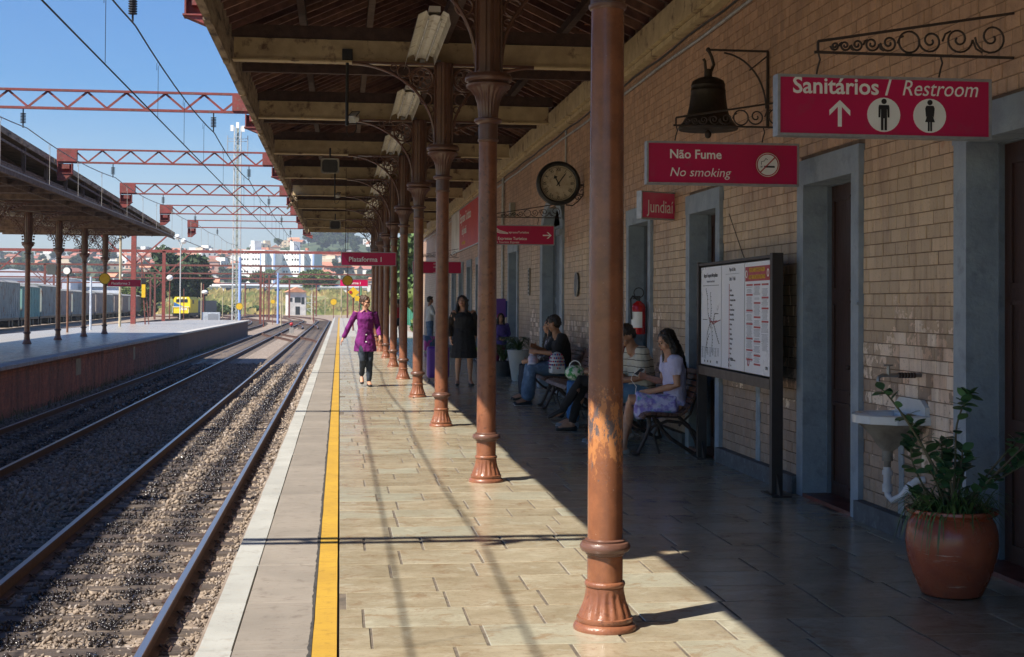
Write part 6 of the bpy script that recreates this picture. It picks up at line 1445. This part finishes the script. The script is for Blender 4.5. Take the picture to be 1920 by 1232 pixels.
# yard portals beyond
def portal(y,z,xs,x0,x1,label,mt=redst,brace=True,th=.16):
    t=thing('yard_portal',label,'gantry',(0,y,-1.3),0,'portal frames over the yard tracks'); H_=z+1.3
    part('beam',MB().bar((x0,0,H_),(x1,0,H_),th,th*1.1),mt,t)
    for x in xs:
        part('post',MB().bar((x,0,0),(x,0,H_),th*1.3,th),mt,t)
        if brace:
            g=MB(); g.bar((x-.05,0,H_-2.4),(x-2.6,0,H_-.1),.10); g.bar((x+.05,0,H_-2.4),(x+2.6,0,H_-.1),.10); part('knee_brace',g,mt,t)
    return t
dkr=M('dull_red_steel',(.20,.055,.04),(.13,.05,.04),5,.6,.8)
portal(100,6.6,[-14.4],-25,-12,'nearest yard portal with a thick red post on the opposite platform',redst,True,.26)
portal(138,6.5,[-17.0,-33],-40,2.2,'yard portal with a long beam crossing behind the Plataforma 1 sign',redst,True,.24)
portal(186,6.4,[-10.4,-23,-38],-60,1.5,'third yard portal, farther away',dkr,True,.22)
portal(232,6.3,[-11.6,-30,-46],-75,6,'fourth yard portal, beside the telecom tower in view',dkr,True,.22)
portal(272,6.2,[-9.7,-36,1.5],-85,8,'fifth yard portal, near the white signal cabin',dkr,False,.24)
portal(300,5.6,[-20,-58,-5],-90,10,'farthest yard portal, before the grassy bank',dkr,False,.22)
for k in range(16):
    y=random.uniform(150,330); px_=random.choice([random.uniform(270,460),random.uniform(480,680)]); x=(px_-637)*y/2600
    pole('yard_post',f'thin dark yard post among the far tracks, {ORD[k%14]} from the left' if k<14 else ['slim post in the far yard nearest the signal cabin','slim post in the far yard nearest the bank'][k-14],x,y,-1.3,random.uniform(2.5,5.2),.07,random.choice([rbr,dkr,creamp]),'post','thin posts in the far yard')
t=thing('equipment_mast','leaning dark mast with yellow and black fittings by the thick red post','mast',(-13.3,98,0)); g=MB(); g.bar((0,0,0),(-.3,0,4.6),.08); g.bar((.25,0,0),(-.1,0,3.6),.06); 
for k in range(6): g.bar((.0+.05*k*0,0,.4+.5*k),(.22-.04*k,0,.4+.5*k),.04)
part('mast_frame',g,dkr,t); part('fitting',MB().box((-.12,-.05,2.3),(.25,.2,.9)),yellow,t); part('dark_box',MB().box((-.12,-.05,3.0),(.32,.25,.35)),black,t)
# catwalk lights of the telecom tower
t=thing('telecom_tower','tall white lattice telecom tower with antennas at the top','tower',(-10.35,142,-1.3)); lat=M('white_galvanised_lattice',(.60,.62,.60),(.48,.5,.5)); w0,H_=.40,20.6
for sx in (-1,1):
    for sy in (-1,1): part('leg',MB().bar((sx*w0,sy*w0,0),(sx*w0*.8,sy*w0*.8,H_),.075),lat,t)
g=MB(); z=0; k=0
while z<H_-.3:
    w_=w0*(1-.2*z/H_); 
    for (ax,ay,bx_,by) in ((-1,-1,1,-1),(1,-1,1,1),(1,1,-1,1),(-1,1,-1,-1)):
        g.bar((ax*w_,ay*w_,z),(bx_*w_,by*w_,z),.035); g.bar((ax*w_,ay*w_,z),(bx_*w_,by*w_,z+.85),.03)
    g.bar((-.12,0,z+.3),(.12,0,z+.3),.03); z+=.85
part('lattice',g,lat,t,stuff=True); part('cable_ladder',MB().box((0,.1,H_/2),(.22,.03,H_)),M('dull_cable_ladder',(.30,.34,.30)),t)
g=MB()
for s_ in (-1,1): g.tube([(s_*1.0,0,H_-2.9),(s_*1.0,0,H_-.9)],.05,6); g.bar((s_*1.0,0,H_-2.6),(0,0,H_-2.3),.05); g.bar((s_*1.0,0,H_-1.2),(0,0,H_-1.3),.05)
g.bar((-1,0,H_-2.9),(1,0,H_-2.9),.05); g.bar((-1,0,H_-1.5),(1,0,H_-1.5),.05); part('cage',g,galv,t)
for (dx,dz) in ((-.55,-.2),(.0,.1),(.55,-.25)): part('antenna_panel',MB().box((dx,-.3,H_+dz),(.3,.2,.6)),white,t)
# signal cabin
t=thing('signal_cabin','small white two-storey signal cabin with a red tile roof','building',(-10.3,330,-1.3),R(8)); ww=M('dirty_white_render',(.70,.68,.64),(.55,.53,.5),1,.8,.9); rt_=M('terracotta_tiles',(.50,.21,.13),(.38,.16,.10),1,.8,.9,rnd=.25); wg=M('dark_window_glass',(.03,.04,.05),None,2,.15,.2)
part('wall',MB().box((0,0,2.7),(4.2,5,5.4)),ww,t); part('roof',MB().prism([(-2.6,5.4),(2.6,5.4),(0,6.6)],-2.9,2.9,'y'),rt_,t)
for (x,z,w_,h_) in ((.2,3.6,1.4,1.2),(1.4,3.4,.7,1.6),(.2,1.1,1.0,1.9),(-1.3,3.6,.5,.9)): f_=part('window',MB().box((x,-2.51,z),(w_,.06,h_)),wg,t)
t=thing('stair_frame','white open metal stair frame beside the signal cabin','stairs',(-6.6,328,-1.3)); g=MB()
for x in (-1.2,0,1.2): g.bar((x,0,0),(x,0,5+2*(x>0)),.12)
for z in (1.5,3,4.5): g.bar((-1.2,0,z),(1.2,0,z),.1); g.bar((-1.2,0,z),(1.2,0,z-1.5),.08)
part('frame',g,lat,t)
# locomotive
t=thing('locomotive','yellow and blue diesel locomotive standing in the yard','locomotive',(-27.2,246,-1.15),R(-13)); yl=M('loco_yellow',(.80,.62,.02),(.72,.55,.02),2,.4,.5); bl=M('loco_blue',(.02,.13,.38)); 
b_=MB(); b_.prism([(-1.5,.9),(1.5,.9),(1.5,3.2),(1.25,3.65),(-1.25,3.65),(-1.5,3.2)],0,4.2,'y'); b_.box((0,-.25,1.35),(2.7,.5,1.1)); part('cab',b_,yl,t)
part('blue_wedge',MB().prism([(-1.45,.95),(.25,2.0),(-1.45,2.75)],-.02,-.005,'y'),bl,t)
for x in (-.75,.0,.75): part('windscreen',MB().box((x,-.01,2.95),(.58,.04,.55)),wg,t)
part('side_window',MB().box((1.51,1.5,2.8),(.04,.8,.7)),wg,t)
part('hood',MB().box((0,10,1.9),(2.2,11.6,2.3)),M('loco_grey',(.16,.17,.17)),t); part('underframe',MB().box((0,8,.65),(2.9,16.5,.5)),black,t)
for y in (1,3,12,14): 
    part('wheel',MB().cyl((-1.0,y,.45),(1.0,y,.45),.45,14),black,t)
text('9004',.62,(-.15,-.53,1.35),white,t,bold=.03)
for x in (-1,0,1): part('headlamp',MB().cyl((x*.7,-.02,3.42),(x*.7,-.07,3.42),.12,10),white,t)
part('handrail',MB().tube([(-1.45,-.6,.9),(-1.45,-.6,1.9),(1.45,-.6,1.9),(1.45,-.6,.9)],.04,5),white,t)
# wagons
wgn=[M('grey_green_wagon',(.36,.40,.37),(.27,.30,.27),.8,.75,.9,third=(.25,.16,.11),tscale=1.2),M('teal_wagon',(.22,.42,.38),(.18,.33,.30),.8,.75,.9,third=(.2,.19,.16),tscale=1),M('brown_grey_wagon',(.42,.36,.31),(.31,.27,.24),.8,.75,.9,third=(.30,.20,.13),tscale=1)]
desc=['brown grey','grey green','teal','grey green','brown grey','grey','brown','brown grey','dark brown','dark grey','brown','grey','brown','dark']
wl_=None
for k in range(13):
    y0=122+12.6*k; x0=-32.4-.052*(y0-122); h_=[3.25,3.5,3.2,3.4,3.0,3.0,2.9,3.0,2.8,2.9,2.8,2.8,2.8][k]; mt_=wgn[[2,0,1,0,2,0,2,2,0,2,2,0,2][k]]
    t=thing('freight_wagon',f'{ORD[k]} freight wagon of the train behind the opposite platform, counted from the left, {desc[k]}','wagon',(x0,y0,-1.12),math.atan(.052),'freight wagons in the yard')
    part('wagon_body',MB().box((0,5.9,1.0+h_/2),(2.7,11.4,h_)),mt_,t); part('wagon_roof',MB().prism([(-1.4,1.0+h_),(1.4,1.0+h_),(.8,1.25+h_),(-.8,1.25+h_)],.1,11.7,'y'),M('pale_wagon_roof',(.32,.32,.30)),t)
    for q in range(11): part('side_rib',MB().box((1.37,.7+q*1.04,1.0+h_/2),(.06,.12,h_-.1)),mt_,t)
    part('underframe',MB().box((0,5.9,.88),(2.5,11.8,.24)),black,t)
    for y in (1.4,3.2,8.6,10.4): part('wheelset',MB().cyl((-.85,y,.42),(.85,y,.42),.42,14),black,t)
# ------------------------------------------------------------ buildings and trees of the town
def shed(x,y,w_,d_,h_,label,mt,rz=0,roofc=None,nw=0):
    z=hgt(x,y)-.3; t=thing('warehouse',label,'building',(x,y,z),rz); part('wall',MB().box((0,0,h_/2),(w_,d_,h_)),mt,t); part('roof',MB().prism([(-w_/2-.4,h_),(w_/2+.4,h_),(0,h_+w_*.08)],-d_/2-.4,d_/2+.4,'y') if w_<d_ else MB().prism([(-d_/2-.4,h_),(d_/2+.4,h_),(0,h_+d_*.10)],-w_/2,w_/2,'x'),roofc or M('pale_sheet_roof',(.60,.64,.70),(.5,.54,.6),.2,.6,.7),t)
    for k in range(nw): part('window',MB().box((-w_/2+(k+.5)*w_/nw,-d_/2-.03,h_*.55),(w_/nw*.5,.06,h_*.3)),wg,t)
    return t
shd=M('white_shed_wall',(.62,.66,.72),(.50,.54,.60),.3,.7,.8)
shed(-76,350,26,44,8.5,'large white warehouse at the left edge behind the wagons',shd,R(4)); shed(-60,360,18,30,6.5,'white shed with sloping roof behind the second opposite column',shd,R(-5)); shed(-95,330,20,40,7,'pale warehouse at the far left edge behind the train',shd); shed(-50,330,9,14,3.5,'low dark shed with a pale roof behind the third opposite column',M('dark_shed_wall',(.06,.09,.13)),R(10),None,4)
shed(-58,470,58,12,2.6,'long low white building above the grassy bank',ww,R(3),M('pale_flat_roof',(.7,.7,.68)),14); shed(-8,455,46,12,2.4,'long low white building behind the signal cabin',ww,R(-2),M('grey_flat_roof',(.45,.48,.5)),10); shed(22,440,26,12,4.5,'white building with a red roof right of the far platform sign',ww,R(-6),rt_,6); shed(-30,430,12,8,2.6,'small white hut behind the signal cabin trees',ww,0,None,2)
def block(x,y,w_,h_,label):
    z=hgt(x,y); t=thing('apartment_block',label,'building',(x,y,z),R(-22)); wb=M('bright_white_render',(.88,.87,.84),(.80,.79,.77),.2,.8,.9); bs_=M('blue_shade_panel',(.28,.38,.60),(.24,.33,.52),.3,.6,.7)
    part('wall',MB().box((0,0,h_/2),(w_,12,h_)),wb,t); part('stair_tower',MB().box((-w_*.05,-1,h_*.62),(w_*.15,8,h_*1.24)),wb,t); part('blue_panel',MB().box((w_*.32,-6.06,h_*.5),(w_*.05,.12,h_*.92)),bs_,t); part('side_wing',MB().box((w_*.5+2,2,h_*.48),(4.2,10,h_*.96)),wb,t); part('blue_panel',MB().box((w_*.5+3.6,-3.06,h_*.48),(1.0,.12,h_*.9)),bs_,t)
    for r_ in range(int(h_/3)):
        for c_ in range(7):
            if c_ in(3,): continue
            part('window',MB().box((-w_/2+(c_+.5)*w_*.8/7,-6.04,1.8+3*r_),(.8,.1,.9)),wg,t)
    part('parapet',MB().box((0,0,h_+.2),(w_+.4,12.4,.4)),wb,t); part('roof_tank',MB().cyl((w_*.42,0,h_+.4),(w_*.42,0,h_+1.8),.9,10),rt_,t)
block(-40.5,700,13,21,'left white apartment block with a tall stair tower'); block(-21.5,705,13,21,'right white apartment block with a tall stair tower')
# tree prototypes
def leafmesh(name,blobs,nleaf,size,squash=.8):
    P=[];rngl=np.random.default_rng(len(blobs)*7+nleaf)
    vol=np.array([b_[3]**2 for b_ in blobs]); vol=vol/vol.sum(); V=[];F=[]
    for i,(x,y,z,r) in enumerate(blobs):
        k=int(nleaf*vol[i]); d=rngl.normal(size=(k,3)); d/=np.linalg.norm(d,axis=1)[:,None]; rr=r*(rngl.random((k,1))**.28)*rngl.uniform(.85,1.08,(k,1)); P.append(np.array([x,y,z])+d*rr*np.array([1,1,squash]))
    P=np.concatenate(P); n_=len(P); a=rngl.normal(size=(n_,3)); a/=np.linalg.norm(a,axis=1)[:,None]; b_=np.cross(a,rngl.normal(size=(n_,3))); b_/=np.linalg.norm(b_,axis=1)[:,None]; s_=size*rngl.uniform(.6,1.4,(n_,1))
    V=np.stack([P-a*s_,P+b_*s_*.55,P+a*s_,P-b_*s_*.55],1).reshape(-1,3); me=bpy.data.meshes.new(name); me.from_pydata(V.tolist(),[],np.arange(n_*4).reshape(-1,4).tolist()); me.update(); return me
def blobset(R0,H_,n_,seed):
    r_=random.Random(seed); out=[(0,0,H_*.62,R0*.6)]
    for _ in range(n_):
        a=r_.uniform(0,6.28); q=r_.uniform(.3,.75)*R0; out.append((q*math.cos(a),q*math.sin(a),H_*r_.uniform(.38,.86),R0*r_.uniform(.28,.46)))
    return out
trees=[]
for k,(cA,cB,nm) in enumerate((((.030,.060,.020),(.055,.085,.03),'dark_tree_leaves'),((.07,.125,.03),(.10,.15,.045),'green_tree_leaves'),((.14,.19,.04),(.10,.15,.04),'light_tree_leaves'))):
    mt_=M(nm,cA,cB,.6,.7,.8,rnd=.4); bl_=blobset(4.2,10,11,k+3); me=leafmesh('crown',bl_,3800,.42); me.materials.append(mt_)
    tk=MB(); tk.tube([(0,0,0),(.1,0,2.4),(0,.1,5)],[.32,.24,.12],8)
    for b_ in bl_[1:7]: tk.tube([(0,0,2.2),(b_[0]*.5,b_[1]*.5,b_[2]*.75),(b_[0],b_[1],b_[2])],[.14,.09,.04],5)
    tm=tk.mesh('trunk',True); tm.materials.append(M('grey_brown_bark',(.12,.09,.07))); trees.append((me,tm))
def tree(x,y,s,k,label,group=None,sz=None,cat='tree'):
    t=thing('tree' if cat=='tree' else 'bush',label,cat,(x,y,hgt(x,y)-.1),random.uniform(0,6.28),group); t.scale=(s,s,sz or s); link('crown',trees[k][0],None,t,(0,0,-4.2 if cat=='bush' else 0)); link('trunk',trees[k][1],None,t,(0,0,-4.2 if cat=='bush' else 0)); return t
def atp(px_,y): return (px_-637)*y/2600
tree(atp(337,285),285,1.45,0,'big dark tree behind the yellow locomotive'); tree(atp(372,290),290,1.15,0,'dark tree right of the big one behind the locomotive'); tree(atp(300,280),280,.85,1,'green tree left of the locomotive'); tree(atp(268,290),290,.75,2,'light green tree behind the thick red post'); tree(atp(352,300),300,1.2,1,'green tree rising behind the big dark tree')
gr_=MB()
for k in range(5200):
    y_=random.uniform(345,432); p_=random.uniform(230,780); x_=atp(p_,y_); q_=hgt(x_,y_); 
    if mnoise.noise(Vector((x_/9,y_/14,0)))<-.12: continue
    hh_=random.uniform(.5,1.7); ww_=random.uniform(.3,.9); gr_.add([(x_-ww_,y_,q_-.1),(x_+ww_,y_,q_-.1),(x_+ww_*.4+random.uniform(-.3,.3),y_+.2,q_+hh_),(x_-ww_*.5,y_+.1,q_+hh_*.8)],[(0,1,2,3)])
o=part('tall_grass',gr_,M('tall_dry_and_green_grass',(.40,.30,.12),(.12,.17,.05),.09,.85,.9,rnd=.3)); o['kind']='stuff'
for i,(p_,y,s,k) in enumerate(((405,335,.55,1),(425,345,.45,1),(448,350,.5,0),(478,352,.42,1),(250,300,.6,2),(225,310,.7,1),(290,300,.6,0))): tree(atp(p_,y),y,s,k,f'{ORD[i]} low bush along the foot of the grassy bank','low bushes along the bank',cat='bush')
for i,(p_,y,s,k) in enumerate(((575,450,.75,2),(590,455,.85,1),(608,452,.8,2),(560,470,.6,1),(480,560,.9,1),(455,540,.8,0),(500,600,1.1,1),(620,460,.7,1),(540,520,.7,2))): tree(atp(p_,y),y,s,k,f'{ORD[i]} leafy tree above the grassy bank near the white buildings','trees above the bank')
for i,(x,y,s,k) in enumerate(((5.6,84,.42,2),(7.4,92,.5,2),(6.6,120,.9,1),(10,150,1.2,1),(14,170,1.1,0),(20,150,1.2,1),(9,210,1.0,2),(30,200,1.5,1))): tree(x,y,s,k,['yellow-green bush beyond the station building','second yellow-green bush beyond the station building','green tree beyond the end of the station building','tall green tree right of the far platform','dark tree right of the far platform','broad green tree behind the station end','light green tree farther beyond the platform','large green tree hidden behind the station'][i])
t=thing('green_fence','green sheet fence beyond the end of the near platform','fence',(4.9,70,0)); 
for k in range(14): part('fence_panel',MB().box((0,1.2+2.4*k,.95),(.05,2.34,1.9)),M('green_fence_paint',(.03,.24,.13),(.025,.2,.11)),t); part('post',MB().box((.0,2.4*k,1.0),(.09,.09,2.0)),dgrey,t)
t=thing('yellow_signal','yellow signal head with a red lens beside the yellow box','signal',(.75,78,0)); part('signal_head',MB().box((0,0,2.15),(.45,.2,.45),(0,R(45),0)),yellow,t); part('red_lens',disc((-.15,2.15),.09,-.12),redp,t); part('post',MB().cyl((0,.1,0),(0,.1,2.3),.04,8),rbr,t)
t=thing('yellow_box_sign','yellow box hanging below a small lamp behind the woman in purple','sign',(1.05,76,0)); part('box_body',MB().box((0,0,1.8),(.45,.2,.28)),yellow,t); part('post',MB().cyl((.1,.1,0),(.1,.1,2.6),.035,8),M('green_post_paint',(.05,.3,.15)),t)
# houses on the far hill
walls=[M('house_white',(.84,.81,.76),(.76,.73,.68),.2,.8,.9),M('house_cream',(.62,.50,.36),(.55,.45,.32),.2,.8,.9),M('house_pink',(.60,.36,.27),(.55,.33,.25),.2,.8,.9)]
HP=[]
for k in range(6):
    w_,d_,h_=[(9,8,3.4),(11,8,5.8),(8,8,3.2),(13,9,6.2),(9,7,5.6),(16,10,3.6)][k]; a=MB().box((0,0,h_/2),(w_,d_,h_)); 
    if k==3: a.box((w_*.3,0,h_+1.2),(w_*.35,d_*.8,2.4))
    wl2=a.mesh('wall'); rf_=(MB().prism([(-d_/2-.5,h_-.1),(d_/2+.5,h_-.1),(0,h_+1.9)],-w_/2-.4,w_/2+.4,'x') if k!=3 else MB().box((-1,0,h_+.1),(w_*.6,d_*1.04,.2))).mesh('roof'); rf_.materials.append(rt_ if k!=3 else ww)
    wi=MB()
    for r_ in range(1 if h_<4 else 2):
        for c_ in range(3): wi.box((-w_/2+(c_+.5)*w_/3,-d_/2-.03,1.7+2.7*r_),(1.3,.08,1.2))
    wi_=wi.mesh('windows'); wi_.materials.append(wg); HP.append((wl2,rf_,wi_))
wvar={}
HK=['small low','two-storey','tiny low','flat-roofed tall','narrow two-storey','long low']
def zone(p_,y):
    a='at the far left' if p_<210 else 'left of the lattice tower' if p_<435 else 'around the white blocks' if p_<600 else 'right of the white blocks'
    return ('low on the hill ' if y<950 else 'halfway up the hill ' if y<1250 else 'near the hill crest ')+a
occ=[]
cnt=0; tries=0
while cnt<235 and tries<6000:
    tries+=1; y=740+780*random.random()**.8; p_=random.uniform(-10,800) if random.random()<.9 else random.uniform(800,900); x=atp(p_,y)
    if p_<210 and random.random()<.72: continue
    if 570<p_<690 and y>1150: continue
    if any(abs(x-a)<11 and abs(y-b_)<13 for a,b_ in occ): continue
    occ.append((x,y)); k=random.randrange(6); wi=random.choices([0,1,2],[6,2,2])[0]
    cn=['white','cream','pinkish'][wi]; t=thing('house',f'{HK[k]} {cn} house {zone(p_,y)}','house',(x,y,hgt(x,y)-.6),random.choice([0,.3,-.4,1.57,1.2,-.15]),f'{cn} houses on the far hillside'); s=random.uniform(.85,1.2); t.scale=(s,s,s*1.15)
    key=(k,wi)
    if key not in wvar: m_=HP[k][0].copy(); m_.materials.append(walls[wi]); wvar[key]=m_
    link('wall',wvar[key],None,t); link('roof',HP[k][1],None,t); o=link('windows',HP[k][2],None,t); o['kind']='stuff'; cnt+=1
cnt=0;tries=0
while cnt<190 and tries<5000:
    tries+=1; y=720+900*random.random(); p_=random.uniform(-10,820); x=atp(p_,y)
    if any(abs(x-a)<8 and abs(y-b_)<7 for a,b_ in occ): continue
    if p_>210 and not(570<p_<690 and y>1150) and random.random()<.45: continue
    tree(x,y,random.uniform(.8,1.35)*(1.35 if (570<p_<690 and y>1250) else 1),random.choice([0,0,1]),f'round green tree among far houses {zone(p_,y)}','trees on the far hillside'); cnt+=1
# far wood crowning the hill behind the blocks
random.seed(3)
for k in range(26):
    p_=random.uniform(585,675); y=random.uniform(1500,1640); tree(atp(p_,y),y,random.uniform(1.2,1.9),0,'dark tree of the clump crowning the hill right of the white blocks','dark trees crowning the hill')
# haze
hz_=MB().box((0,3050,173),(20600,6600,354))
hzo=part('haze',hz_,None); hzo['kind']='stuff'
m=bpy.data.materials.new('thin_haze'); m.use_nodes=True; n=m.node_tree.nodes; l=m.node_tree.links; n.remove(n['Principled BSDF']); pv_=n.new('ShaderNodeVolumePrincipled'); pv_.inputs['Color'].default_value=(.80,.88,1,1); pv_.inputs['Density'].default_value=.00024; pv_.inputs['Anisotropy'].default_value=.2; l.new(pv_.outputs[0],n['Material Output'].inputs['Volume']); hzo.data.materials.append(m)
